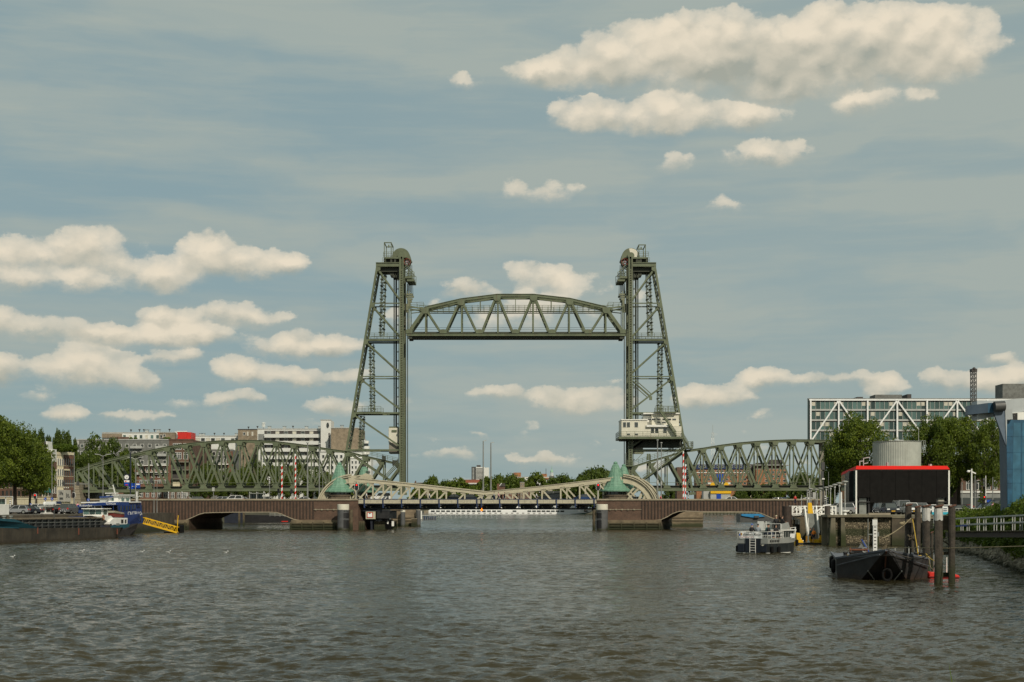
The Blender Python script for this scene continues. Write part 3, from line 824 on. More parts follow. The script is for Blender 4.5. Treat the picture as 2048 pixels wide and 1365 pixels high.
# ---------------------------------------------------------------- lift span
def lift_span():
 root=thing('lift_span',P(1032,676,YH+DH/2),'raised arched green truss span hanging high between the two towers','bridge span')
 def Q(x,y,Y):p=P(x,y,YH);return Vector((p.x,Y,p.z))
 top=[(849.5,616),(921.6,599.5),(994,590.5),(1067.4,590.5),(1139.7,598.5),(1213,615.5)]
 bots=[817,886,958.4,1030.7,1104,1176.4,1247.5]
 for Y in(YH+.8,YH+DH-.8):
  for k,(a,b)in enumerate(zip(top[:-1],top[1:])):
   mb=MB();mb.bar(Q(*a,Y),Q(*b,Y),5.0*sH,.65)
   up=Vector((0,0,2.6*sH));mb.bar(Q(*a,Y)+up,Q(*b,Y)+up,.12,.95);mb.build('top_chord',M['hef'],root)
  mb=MB();mb.bar(Q(815,669,Y),Q(1252,669,Y),4.8*sH,.55);mb.bar(Q(815,666.6,Y),Q(1252,666.6,Y),.1,.9);mb.bar(Q(815,671.6,Y),Q(1252,671.6,Y),.1,.9);mb.build('bottom_chord',M['hef'],root)
  mb=MB();mb.bar(Q(817.5,664,Y),Q(849.5,618,Y),6.4*sH,.65);mb.build('end_post',M['hef'],root)
  mb=MB();mb.bar(Q(1246.5,664,Y),Q(1213,617,Y),6.4*sH,.65);mb.build('end_post',M['hef'],root)
  for i,t in enumerate(top):
   mb=MB();mb.bar(Q(t[0]+(1.6 if i<3 else-1),t[1]+2,Y),Q(t[0]+(1.6 if i<3 else-1),667,Y),3.0*sH,.32);mb.build('vertical',M['hef'],root)
   for b in(bots[i],bots[i+1]):
    if b in(817,1247.5):continue
    mb=MB();dx=5 if b>t[0]else-5
    mb.bar(Q(t[0]+dx*.6,t[1]+4,Y),Q(b-dx,664,Y),4.0*sH,.34);mb.build('diagonal',M['hef'],root)
   mb=MB();x,y=t;mb.prism3([Q(a,b,Y-.37)for a,b in((x-8,y),(x+8,y),(x+6.5,y+8),(x+4,y+11),(x-4,y+11),(x-6.5,y+8))],(0,.74,0));mb.build('gusset_plate',M['hef'],root)
  for b in bots:
   mb=MB();mb.prism3([Q(a,c,Y-.37)for a,c in((b-7,667),(b+7,667),(b+7,661),(b+3,658.5),(b-3,658.5),(b-7,661))],(0,.74,0));mb.build('gusset_plate',M['hef'],root)
  for x in(960,1031,1103):
   yt=np.interp(x,[p[0]for p in top],[p[1]for p in top]);mb=MB();mb.bar(Q(x,yt+2,Y),Q(x,619,Y),1.3*sH,.2);mb.build('hanger',M['hef'],root)
  for(xa,ya,xb,yb,xc,xd,h1,h2)in((818,613,849,617,820,845,816.5,819.5),(1248,612,1213,617,1245,1218,1248,1245.5)):
   mb=MB();mb.bar(Q(xa,ya,Y),Q(xb,yb,Y),2.6*sH,.4);mb.bar(Q(xc,621,Y),Q(xd,618,Y),.2,.3)
   for xx in(h1,h2):mb.bar(Q(xx,612,Y),Q(xx,664,Y),1.3*sH,.25)
   mb.build('end_bracket',M['hef'],root)
 # walkway at upper level
 z=Q(0,620.5,YH).z
 for Y in(YH+1.6,YH+DH-1.6):
  mb=MB();mb.box(Q(838,0,YH).x,Q(1226,0,YH).x,Y-.5,Y+.5,z-.22,z-.10);mb.build('walkway',M['hef'],root)
  mb=MB();rail(mb,[(Q(838,0,YH).x,Y,z-.1),(Q(1226,0,YH).x,Y,z-.1)],1.5,3,1.45,.085)
  rail(mb,[(Q(820,0,YH).x,Y,z+.75),(Q(846,0,YH).x,Y,z+.9)],1.3,3,1.3,.085);rail(mb,[(Q(1217,0,YH).x,Y,z+.9),(Q(1250,0,YH).x,Y,z+.75)],1.3,3,1.3,.085)
  mb.build('walkway_railing',M['hef'],root)
 # floor
 mb=MB();a=Q(818,673.5,YH);b=Q(1249,675.6,YH);mb.box(a.x,b.x,YH+1.0,YH+DH-1.0,b.z,a.z)
 for i in range(25):
  x=818+431*i/24;q=Q(x,664.5,YH);mb.box(q.x-.15,q.x+.15,YH+1,YH+DH-1,a.z,q.z)
 for yo in(1.6,2.5,3.7,4.6):mb.box(a.x,b.x,YH+yo-.15,YH+yo+.15,a.z,Q(0,662.6,YH).z)
 mb.build('floor',M['hef_dark'],root)
 mb=MB()
 for i,t in enumerate(top):
  q=Q(*t,YH);mb.bar(Vector((q.x,YH+.8,q.z)),Vector((q.x,YH+DH-.8,q.z)),.3,.3,(0,0,1))
  mb.bar(Vector((q.x,YH+.8,q.z-1.5)),Vector((q.x,YH+DH-.8,q.z-1.5)),.25,.25,(0,0,1))
  if i<5:
   r_=Q(*top[i+1],YH);mb.bar(Vector((q.x,YH+.8,q.z)),Vector((r_.x,YH+DH-.8,r_.z)),.22,.22,(0,0,1));mb.bar(Vector((q.x,YH+DH-.8,q.z)),Vector((r_.x,YH+.8,r_.z)),.22,.22,(0,0,1))
 mb.build('top_bracing',M['hef'],root)
 mb=MB()
 for y in(652.5,656.5):mb.tube([Q(822,y,YH+3),Q(1030,y+.6,YH+3),Q(1245,y,YH+3)],.035,4)
 mb.build('overhead_wire',M['hef_dark'],root)
 for xa,sg in((820,1),(1244,-1)):
  mb=MB();q=Q(xa,676,YH);mb.box(q.x-.5,q.x+.5,YH+.6,YH+1.6,q.z-.2,q.z+.4);mb.box(q.x-.5,q.x+.5,YH+DH-1.6,YH+DH-.6,q.z-.2,q.z+.4);mb.build('end_bearing',M['hef_dark'],root)
 # rope equalisers and hoisting ropes at both ends
 for X in(lambda x:x,lambda x:2064-x):
  for Y in(YH+1.2,YH+DH-1.2):
   mb=MB()
   for(xa,xb,ya,yb)in((808,825,586.5,590),(811,822.5,591.5,594.5),(813.5,821,595.5,600),(815,818.5,600,612),(805,815,607,620)):
    a=Q(X(xa),ya,Y);b=Q(X(xb),yb,Y);mb.box(a.x,b.x,Y-.3,Y+.3,b.z,a.z)
   for xx,yy in((813.5,581),(818.5,581),(823,586)):mb.bar(Q(X(xx),yy,Y),Q(X(xx),590,Y),.22,.22)
   mb.build('rope_equaliser',M['hef_light'],root)
   mb=MB()
   for x0,x1,y1 in((816,813.8,581),(817.5,818.5,581),(819.3,820,583),(821,823.5,586),(815,815.5,582)):mb.tube([Q(X(x0),524,Y),Q(X(x1),y1,Y)],.045,4)
   mb.build('hoisting_rope',M['hef_dark'],root)
 return root
SPAN=lift_span()
# ---------------------------------------------------------------- machine cabin on the right tower
def cabin():
 root=thing('machine_cabin',P(1300,882,YH),'white windowed machine cabin on a green gallery high on the right tower','cabin')
 f=YH-1.2;d=DH+2.4
 def bx(name,x0,x1,y0,y1,yo,dep,m,**k):
  mb=MB();a=P(x0,y0,YH);b=P(x1,y1,YH);mb.box(a.x,b.x,f+yo,f+yo+dep,b.z,a.z);return mb.build(name,m,root,**k)
 bx('front_room',1241.5,1293,842,875,-.9,d,M['cream_house'],bevel=.05)
 bx('room_roof',1240.8,1294,840,842,-1.1,d+.4,M['white'])
 bx('rear_room',1293,1361,854,875,-.9,d,M['cream_house'])
 bx('rear_room_roof',1291,1335,851.5,855.5,-1.5,d+.6,M['white'])
 bx('upper_room',1303,1357.5,829,853,.6,d-2,M['cream_house'])
 bx('upper_room_side',1287,1303,832,851.8,1.8,d-4,M['white'])
 bx('upper_roof',1286,1358.5,826.5,829,.2,d-1.4,M['white'])
 bx('gallery_floor',1235.5,1363,875,879.5,-2.2,d+2.4,M['hef'])
 bx('gallery_edge',1242,1362,879.5,881,-1.6,d+1.2,M['hef_dark'])
 for(x0,x1,y0,y1)in((1245.0,1250.5,846,855.5),(1252.5,1258.5,846,855.5),(1268,1274.5,846,855.5),(1300.5,1306.5,858,867),(1308.7,1315,858,867),(1324.8,1331.5,858,867),(1252.7,1258.7,868.8,871),(1268.3,1274.5,868.8,871)):
  w=bx('window',x0-.5,x1+.5,y0-.5,y1+.5,-.98,.3,M['white'])
  g=MB();a=P(x0,y0,YH);b=P(x1,y1,YH);g.box(a.x,b.x,f-1.03,f-.8,b.z,a.z);g.build('pane',M['glass'],w) 
 for x0 in(1294.5,1302.5,1313,1324,1334,1344):
  w=bx('window',x0,x0+8,837.5,841,.5,.3,M['white']);g=MB();a=P(x0+.5,838,YH);b=P(x0+7.5,840.6,YH);g.box(a.x,b.x,f+.45,f+.7,b.z,a.z);g.build('pane',M['glass'],w)
 for x0 in(1313,1323.5):
  w=bx('window',x0,x0+8,844,846.6,.5,.3,M['white']);g=MB();a=P(x0+.5,844.3,YH);b=P(x0+7.5,846.4,YH);g.box(a.x,b.x,f+.45,f+.7,b.z,a.z);g.build('pane',M['glass'],w)
 mb=MB();z=P(0,875,YH).z;x0=P(1235.8,0,YH).x;x1=P(1362,0,YH).x
 rail(mb,[(x0,f-2.1,z),(x1,f-2.1,z)],1.25,3,2.0,.075);rail(mb,[(x0,f-2.1,z),(x0,f+d,z)],1.25,3,2.0,.075)
 mb.build('gallery_railing',M['hef'],root)
 # deep girders that carry the gallery
 for Y in(YH+.6,YH+DH-.6):
  mb=MB();a=P(1267,881,YH);b=P(1365,894.5,YH);mb.box(a.x,b.x,Y-.15,Y+.15,b.z,a.z)
  for k in range(7):x=1268+k*15;q=P(x,0,YH);mb.box(q.x-.1,q.x+.1,Y-.35,Y+.35,b.z,a.z)
  mb.bar(P(1267,896,YH),P(1285,883,YH),.4,.3);mb.build('girder',M['hef_dark'],root)
 mb=MB();z=P(0,827,YH).z;a=P(1309,824.5,YH);b=P(1351,827,YH);mb.box(a.x,b.x,f-.6,f+2.2,b.z,a.z);mb.build('roof_deck',M['hef'],root)
 mb=MB();rail(mb,[(a.x,f-.6,a.z),(b.x,f-.6,a.z)],1.35,3,1.1,.08);mb.build('roof_deck_railing',M['hef'],root)
 def stair(x0,y0,x1,y1,Y,w=1.0,name='stair',rl=True):
  mb=MB();a=P(x0,y0,YH);b=P(x1,y1,YH);a.y=b.y=Y
  for o in(0,w):mb.bar(a+Vector((0,o,0)),b+Vector((0,o,0)),.28,.08)
  n=int(abs(a.z-b.z)/.28)
  for i in range(n):q=a.lerp(b,(i+.5)/n);mb.box(q.x-.16,q.x+.16,Y,Y+w,q.z-.02,q.z+.03)
  if rl:
   for o in(0,w):
    for h in(.55,1.0):mb.bar(a+Vector((0,o,h)),b+Vector((0,o,h)),.07,.07)
    for i in range(0,n,5):q=a.lerp(b,i/n)+Vector((0,o,0));mb.bar(q,q+Vector((0,0,1.0)),.06,.06)
  mb.build(name,M['hef'],root)
 stair(1317.5,824,1350.5,874,f-2.0)
 stair(1362,872,1376,896,f-1.5)
 stair(1372,896,1284,961,f-1.0,1.2)
 mb=MB();a=P(1372,896,YH);b=P(1383,898.5,YH);mb.box(a.x,b.x,f-2,f+2,b.z,a.z);rail(mb,[(a.x,f-2,a.z),(b.x,f-2,a.z),(b.x,f+2,a.z)],1.4,3,.9,.08);mb.build('landing',M['hef'],root)
 # walkway on the top chord
 mb=MB();pts=[P(x,y,YH)for x,y in((1269,932),(1301,921),(1334,910),(1366,900))];pts=[Vector((p.x,YH-.4,p.z))for p in pts]
 rail(mb,pts,1.2,3,1.1,.08); 
 for xx in(1295,1299):q=P(xx,921,YH);mb.box(q.x-.2,q.x+.2,YH-.6,YH-.2,q.z,q.z+1.6)
 mb.build('walkway_railing',M['hef'],root)
 mb=MB();a=P(1249.5,931,YH);b=P(1265,933.5,YH);mb.box(a.x,b.x,YH-1.4,YH+1,b.z,a.z);rail(mb,[(a.x,YH-1.4,a.z),(b.x,YH-1.4,a.z)],1.2,3,.6,.08)
 q=P(1249.8,931,YH);mb.tube([(q.x,YH-1.4,q.z),(q.x,YH-1.4,P(0,908,YH).z)],.05,5);mb.build('lower_landing',M['hef'],root)
 mb=MB();a=P(1269,902,YH);b=P(1287,908,YH);mb.box(a.x,b.x,YH+.2,YH+2,b.z,a.z);mb.bar(P(1290,903,YH),P(1271,922,YH),.12,.12);mb.build('service_box',M['hef_light'],root)
cabin()
# left tower: walkway, stair and switch boxes on the descending chord
mb=MB();pts=[P(x,y,YH)for x,y in((734,911.5),(765,918.5),(796,926))];pts=[Vector((p.x,YH-.4,p.z))for p in pts]
rail(mb,pts,1.15,3,1.2,.08);mb.build('walkway_railing',M['hef'],TL)
mb=MB()
for x0,x1,y0 in((764.5,768,911.5),(768.5,772,912.5)):a=P(x0,y0,YH);b=P(x1,921,YH);mb.box(a.x,b.x,YH-.8,YH-.2,b.z,a.z)
a=P(785,921,YH);b=P(797,932,YH);mb.box(a.x,b.x,YH-.5,YH,b.z,a.z);mb.build('switch_box',M['hef_dark'],TL)
mb=MB()
for o in(0,1.0):
 for h in(0,.5,1.0):a=P(772,958,YH);b=P(797,931,YH);a.y=b.y=YH-1+o;mb.bar(a+Vector((0,0,h)),b+Vector((0,0,h)),.1,.1)
for i in range(14):q=P(772+25*i/14,958-27*i/14,YH);mb.box(q.x-.15,q.x+.15,YH-1,YH,q.z-.03,q.z+.03)
mb.build('stair',M['hef'],TL)
# river piers of the lift bridge
def pier(px0,px1,ytop,lab,Y=354.0,d=12.0):
 root=thing('bridge_pier',P((px0+px1)/2,1053.3,Y+d/2),lab,'bridge pier')
 mb=MB();a=P(px0,ytop,Y);b=P(px1,1053.3,Y);mb.box(a.x,b.x,Y,Y+d,-.6,a.z);mb.build('masonry',M['brick_pier'],root)
 mb=MB();mb.box(a.x-.3,b.x+.3,Y-.3,Y+d+.3,a.z,a.z+.5);mb.build('cap',M['coping'],root)
 mb=MB()
 for z in(1.3,2.0):mb.box(a.x-.12,b.x+.12,Y-.12,Y+d+.1,z,z+.25)
 mb.build('fender_beam',M['timber'],root)
 return root
M['brick_pier']=brick_mat('pier_block_masonry',(.27,.21,.135),(.21,.165,.11),(.10,.085,.06),1.1,.5,.35,(.10,.07,.05),low=(.2,1.6,(.030,.036,.012)))
pL=pier(781,831,1006,'stone pier of the left lift tower, seen under the bascule deck')
pier(655,720,1005,'stone pier under the outer leg of the left lift tower')
pier(1226,1285,1005,'stone pier under the inner leg of the right lift tower')
pier(1344,1406,1005,'graffiti stained stone pier seen through the right arch')
def fender_post(px0,px1,y0,Y,lab,grp=None,band=4):
 r_=(px1-px0)/2*Y/F;c=P((px0+px1)/2,0,Y);zt=P(0,y0,Y).z;zb=P(0,y0+band,Y).z
 root=thing('fender_post',(c.x,Y,0),lab,'fender post',grp)
 mb=MB();mb.lathe([(r_,-.8),(r_,zb)],(c.x,Y,0),20);mb.build('shaft',M['fender'],root,smooth=False)
 mb=MB();mb.lathe([(r_*1.01,zb),(r_*1.01,zt-.06),(r_*.96,zt)],(c.x,Y,0),20);mb.build('cap',M['cream_house'],root)
M['fender']=mat('grey_fender_steel',(.085,.088,.090),.55,0,.15,.8,.3,(.03,.028,.02),low=(.1,.8,(.03,.032,.014)))
fender_post(801,810.5,1020.5,352.3,'slim grey fender post with white top in front of the stone pier')
fender_post(832,841.5,1020,353,'dark grey fender post at the right edge of the stone pier',band=.3)
mb=MB();a=P(823,1038.5,352.5);b=P(834,1053,352.5)
tb=thing('timber_fender',(a.x,352.5,0),'small mossy timber fender between two grey fender posts','timber fender')
for k in range(6):
 mb=MB();mb.box(a.x+k*.24,a.x+k*.24+.18,352.2,352.6,-.5,a.z);mb.build('plank',M['timber'],tb)
mb=MB();mb.box(a.x-.05,a.x+1.42,352.1,352.7,a.z,a.z+.14);mb.build('capping',M['coping'],tb)
# stone abutment at the far left end
ab=thing('bridge_abutment',P(154,1010,353),'rusticated stone abutment at the left end of the railway span','bridge abutment')
for k in range(9):
 y0=965+k*5;w=6 if k>5 else(4.5 if k>3 else 3.0)
 mb=MB();a=P(149,y0,352);b=P(155+w,y0+4.7,352);mb.box(a.x,b.x,352+(.12 if k%2 else 0),363,b.z,a.z);mb.build('stone_course',M['coping'],ab)
mb=MB();a=P(149,1009,352.2);b=P(160,1030,352.2);mb.box(a.x,b.x,352.1,363,3,a.z);mb.build('base',M['coping'],ab)
mb=MB();a=P(160,985.5,355);b=P(186,1012,355);mb.box(a.x,b.x,357,372,3.4,a.z); 
tag(mb.build('retaining_wall',M['hef_dark']),'dark retaining wall below the left end of the railway span','retaining wall')
# ================================================================== BASCULE BRIDGE
YK=300.0;SK=0.225;sK=S(YK)
def K(x,y,d=0.0):
 """point of the bridge front plane, pushed back d metres along the skewed deck"""
 p=P(x,y,YK);return Vector((p.x+SK*d,YK+d,p.z))
def kprism(mb,poly,d0,d1):
 return mb.prism3([K(x,y,d0)for x,y in poly],(SK*(d1-d0),d1-d0,0))
def kbox(mb,x0,x1,y0,y1,d0,d1):
 return kprism(mb,[(x0,y0),(x1,y0),(x1,y1),(x0,y1)],d0,d1)
def kbar(mb,a,b,wpx,d,th):
 return mb.bar(K(*a,d),K(*b,d),wpx*sK,th)
M['brick_wall']=brick_mat('pier_brown_brick',(.140,.074,.047),(.090,.050,.034),(.10,.085,.065),.24,.085,.60,(.22,.18,.14))
DKW=16.0
def masonry(lab,outline,pil,arch_edge,plinths,courses,loc):
 root=thing('bridge_wall',K(*loc,8),lab,'bridge wall')
 mb=MB();kprism(mb,outline,0,DKW);mb.build('brickwork',M['brick_wall'],root);xa,xb=outline[0][0],outline[1][0]
 for d_ in(0,DKW-.5):mb=MB();kbox(mb,xa,xb,1000.4,1007.5,d_,d_+.5);mb.build('parapet',M['brick_wall'],root)
 mb=MB();xa,xb=outline[0][0],outline[1][0]
 kbox(mb,xa,xb,998.2,1001.2,-.25,.75);kbox(mb,xa,xb,998.2,1001.2,DKW-.75,DKW+.25);mb.build('coping',M['coping'],root)
 for x,y0,y1 in pil:
  mb=MB();kbox(mb,x-1.0,x+1.0,y0,y1,-.16,.0);mb.build('pilaster',M['brick_pil'],root)
 if arch_edge:
  for a,b in zip(arch_edge[:-1],arch_edge[1:]):
   mb=MB();kbar(mb,a,b,1.5,.18,.6);mb.build('arch_rim',M['coping'],root)
 for x0,x1 in plinths:
  mb=MB();kprism(mb,[(x0,1044),(x1,1044),(x1,1067),(x0,1067)],-.9,DKW+.6);kprism(mb,[(x0,1040.5),(x1,1040.5),(x1,1044),(x0,1044)],-.25,.1)
  mb.build('plinth',M['brick_plinth'],root)
  for y in(1046.5,1051.5,1056.5):
   mb=MB();kbox(mb,x0,x1,y,y+2.4,-1.15,-.9);mb.build('fender_beam',M['timber'],root)
  n=max(1,int((x1-x0)/22))
  for i in range(n+1):
   x=x0+3+(x1-x0-6)*i/n;mb=MB();kbox(mb,x-1.1,x+1.1,1044.5,1066,-1.3,-1.16);mb.build('fender_pile',M['timber'],root)
 for(x0,x1,y)in courses:
  mb=MB();kbox(mb,x0,x1,y,y+1.2,-.14,0)
  for k in range(int((x1-x0)/12)):kbox(mb,x0+k*12+3,x0+k*12+6,y-.8,y+2,-.3,-.14)
  mb.build('pipe_run',M['coping'],root)
 return root
M['brick_pil']=brick_mat('dark_pilaster_brick',(.050,.032,.024),(.036,.025,.020),(.05,.04,.03),.24,.085,.1,(.2,.17,.13))
aL=[(360,1042.5),(372,1040.5),(385,1035),(398,1029),(409,1026.3),(430,1025.5),(468,1024.8),(538,1024.6),(552,1025.2),(562,1028),(575,1034),(587,1039),(600,1041.5)]
outL=[(180,1007.5),(716.5,1007.5),(716.5,1067),(583,1067),(583,1038)]+aL[::-1][2:-2]+[(378,1038),(378,1067),(180,1067)]
pilL=[(x,1002,1038 if(x<372 or x>590)else float(np.interp(x,[p[0]for p in aL],[p[1]for p in aL]))-1.5)for x in[286+6.55*k for k in range(53)]if x<632]
masonry('long brown brick bridge approach with the wide flat arch on the left',outL,pilL,aL,[(180,378),(583,676)],[(628,676,1019)],(450,1060))
aR=[(1308,1041.5),(1321,1040),(1334,1034),(1345,1027.5),(1356,1023.5),(1368,1022.2),(1400,1023.6),(1505,1024.2),(1518,1026),(1528,1029.5),(1540,1035),(1550,1038.8),(1565,1041.2)]
outR=[(1193.5,1007.5),(1640,1007.5),(1640,1067),(1552,1067),(1552,1038.8)]+aR[::-1][3:-2]+[(1321,1040),(1321,1067),(1193.5,1067)]
pilR=[(x,1002,1038 if(x<1318 or x>1552)else float(np.interp(x,[p[0]for p in aR],[p[1]for p in aR]))-1.5)for x in[1284+6.55*k for k in range(54)]]
masonry('brown brick bridge approach with the flat arch on the right',outR,pilR,aR,[(1216,1323),(1552,1640)],[(1216,1284,1019)],(1420,1060))
# road surface on the bridge approaches
for x0,x1 in((180,716),(1194,1700)):
 a=K(x0,999.4,.55);b=K(x1,999.4,.7);c=K(x1,999.4,DKW-.7);d=K(x0,999.4,DKW-.7);mb=MB()
 zz=K(0,1007.4).z;mb.add([(a.x,a.y,zz),(b.x,b.y,zz),(c.x,c.y,zz),(d.x,d.y,zz)],[(0,1,2,3)]);tag(mb.build('road',M['asphalt']),kind='structure')
# ---- bascule leaves
def leaf(side):
 lab=('left raising leaf of the cream bascule bridge, sloping down to the middle' if side<0 else 'right raising leaf of the cream bascule bridge, sloping down to the middle')
 root=thing('bascule_leaf',K(839 if side<0 else 1078,1000,8),lab,'bascule bridge leaf')
 if side<0:
  ch=[(700,959.5),(780,966.8),(861,975.5),(911,981),(961.3,986.6)]
  front=[701,736.7,773.8,811,848,885,922.3,957]
  sg=-1
 else:
  ch=[(962.6,986.6),(1010,982),(1077,975.5),(1132.6,969),(1200,960.5),(1222,957.5)]
  front=[970,1004,1041.5,1078.2,1116,1154.3,1191.4,1229]
  sg=1
 fx=[p[0]for p in ch];fy=[p[1]for p in ch]
 yc=lambda x:float(np.interp(x,fx,fy))
 for d in(3.0,10.0):
  for a,b in zip(ch[:-1],ch[1:]):
   mb=MB();kbar(mb,a,b,6.0,d,.5);up=Vector((0,0,3.1*sK));mb.bar(K(*a,d)+up,K(*b,d)+up,.12,.8);mb.bar(K(*a,d)-up,K(*b,d)-up,.10,.7)
   mb.build('top_chord',M['cream'],root)
  for x in front:
   y=yc(x)
   if 998-y<10:continue
   mb=MB();kbar(mb,(x,y+2),(x,1000),3.0,d,.34);mb.build('vertical',M['cream'],root)
   run=(1000-y-5)*.80+3
   mb=MB();kbar(mb,(x+sg*1.0,y+5),(x+sg*run,1000),3.3,d,.32);mb.build('diagonal',M['cream'],root)
   mb=MB();kbox(mb,x-1.5 if sg>0 else x-8,x+8 if sg>0 else x+1.5,y+2,y+6,d-.22,d+.22);mb.build('gusset_plate',M['cream'],root)
  # rolling segment
  cx,cy,rr=((697,1023.5,73.5)if side<0 else(1238,1023.5,73.5))
  arc=lambda r,k,n=16:(cx+sg*r*math.sin(math.radians(3+72*k/n)),cy-r*math.cos(math.radians(3+72*k/n)))
  poly=[arc(rr,k)for k in range(17)]+[arc(rr-15,k)for k in range(16,-1,-1)]
  mb=MB();mb.prism3([K(x,y,d)for x,y in poly],(SK*.3,.3,0));mb.build('rolling_segment',M['cream'],root)
  for r_ in(rr+1.0,rr-3.0,rr-15):
   mb=MB()
   for k in range(16):mb.bar(K(*arc(r_,k),d),K(*arc(r_,k+1),d),.16 if r_<rr else .28,.9)
   mb.build('segment_flange',M['cream'],root)
  mb=MB();kbar(mb,(cx+sg*36,1000),(cx+sg*46,976),5,d+.1,.3);kbar(mb,(cx+sg*2,1000),(cx+sg*30,972),4,d+.1,.3);mb.build('segment_brace',M['cream'],root)
  # solid heel plate
  x0,x1=(688,703)if side<0 else(1220,1240)
  mb=MB();kbox(mb,x0,x1,951 if side<0 else 954,966,d-.3,d+.3);mb.build('heel_plate',M['cream'],root)
 if side<0:
  mb=MB();mb.prism3([K(x,y,6)for x,y in((700,954),(705,949),(712,945.5),(722,949),(725,955),(724,961),(700,957))],(SK*1.2,1.2,0));mb.build('heel_box',M['cream'],root)
  mb=MB()
  for x in(712,714.5,717,719.5):mb.lathe([(.07,0),(.11,.4),(.05,.7)],K(x,946.5,6.5),8)
  mb.build('insulator',M['black'],root)
 # deck, parapet panels, posts
 xa,xb=(716.8,962)if side<0 else(962.4,1193.3)
 mb=MB();kbox(mb,xa,xb,1003,1007.5,.3,15.5);mb.build('deck',M['grey_dark'],root)
 ps=([729.5,766.8,804,841.5,879,916.5,954.5]if side<0 else[962.4+.8,1000.3,1037.8,1075.5,1113.3,1151,1188.8])
 edges=sorted([xa]+ps+[xb])
 for a,b in zip(edges[:-1],edges[1:]):
  if b-a<2:continue
  mb=MB();kbox(mb,a+.35,b-.35,999.6,1006.4,-.05,.05); 
  k=int(round((b-a)/12));mb.build('parapet_panel',M['cream_stain'],root)
  mb=MB()
  for i in range(1,max(2,k)):x=a+(b-a)*i/max(2,k);kbox(mb,x-.35,x+.35,999.6,1006.4,-.12,-.055)
  kbox(mb,a+.35,b-.35,1006.4,1007.4,-.15,.2);mb.build('panel_rib',M['cream'],root)
  mb=MB();kbox(mb,a+.35,b-.35,999.6,1006.4,15.6,15.7);mb.build('parapet_panel',M['cream_stain'],root)
 for x in ps:
  mb=MB();kbox(mb,x-.9,x+.9,998.6,1008,-.35,-.13);mb.prism3([K(a,b,-.35)for a,b in((x-.9,1008),(x+.9,1008),(x+.9,1012),(x+1.5,1016),(x-.6,1016),(x-.9,1012))],(SK*.3,.3,0));mb.build('post',M['blue_dark'],root)
 mb=MB();kbar(mb,(xa,998.8),(xb,998.8),1.1,-.05,.16);kbar(mb,(xa,998.8),(xb,998.8),1.0,15.6,.14);mb.build('rail',M['blue_dark'],root)
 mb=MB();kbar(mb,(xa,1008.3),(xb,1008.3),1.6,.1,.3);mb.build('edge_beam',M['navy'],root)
 # main girders with openings between cross beams
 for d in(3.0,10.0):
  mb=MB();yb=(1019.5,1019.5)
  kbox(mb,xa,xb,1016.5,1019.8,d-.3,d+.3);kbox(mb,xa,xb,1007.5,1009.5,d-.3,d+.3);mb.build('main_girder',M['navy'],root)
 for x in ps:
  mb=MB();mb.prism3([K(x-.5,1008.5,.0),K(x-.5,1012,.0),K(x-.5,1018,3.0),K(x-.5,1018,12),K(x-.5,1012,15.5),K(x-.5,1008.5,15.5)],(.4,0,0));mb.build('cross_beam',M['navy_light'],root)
  mb=MB();kbox(mb,x+.6,x+5.2,1013.2,1016.5,2.5,2.69);mb.build('girder_bracket',M['cream'],root)
 return root
M['cream_stain']=mat('stained_cream_panel',(.40,.375,.285),.5,0,.12,1.4,.42,(.14,.10,.06))
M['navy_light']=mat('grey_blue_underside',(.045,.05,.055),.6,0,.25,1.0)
LL=leaf(-1);LR=leaf(1)
mb=MB();mb.ball(K(962,1020.6,.6),.24,10,6);mb.bar(K(962,1016.5,.6),K(962,1019,.6),.12,.12);tag(mb.build('navigation_light',M['lamp_orange']),'orange navigation light hanging under the middle of the bascule deck','navigation light')
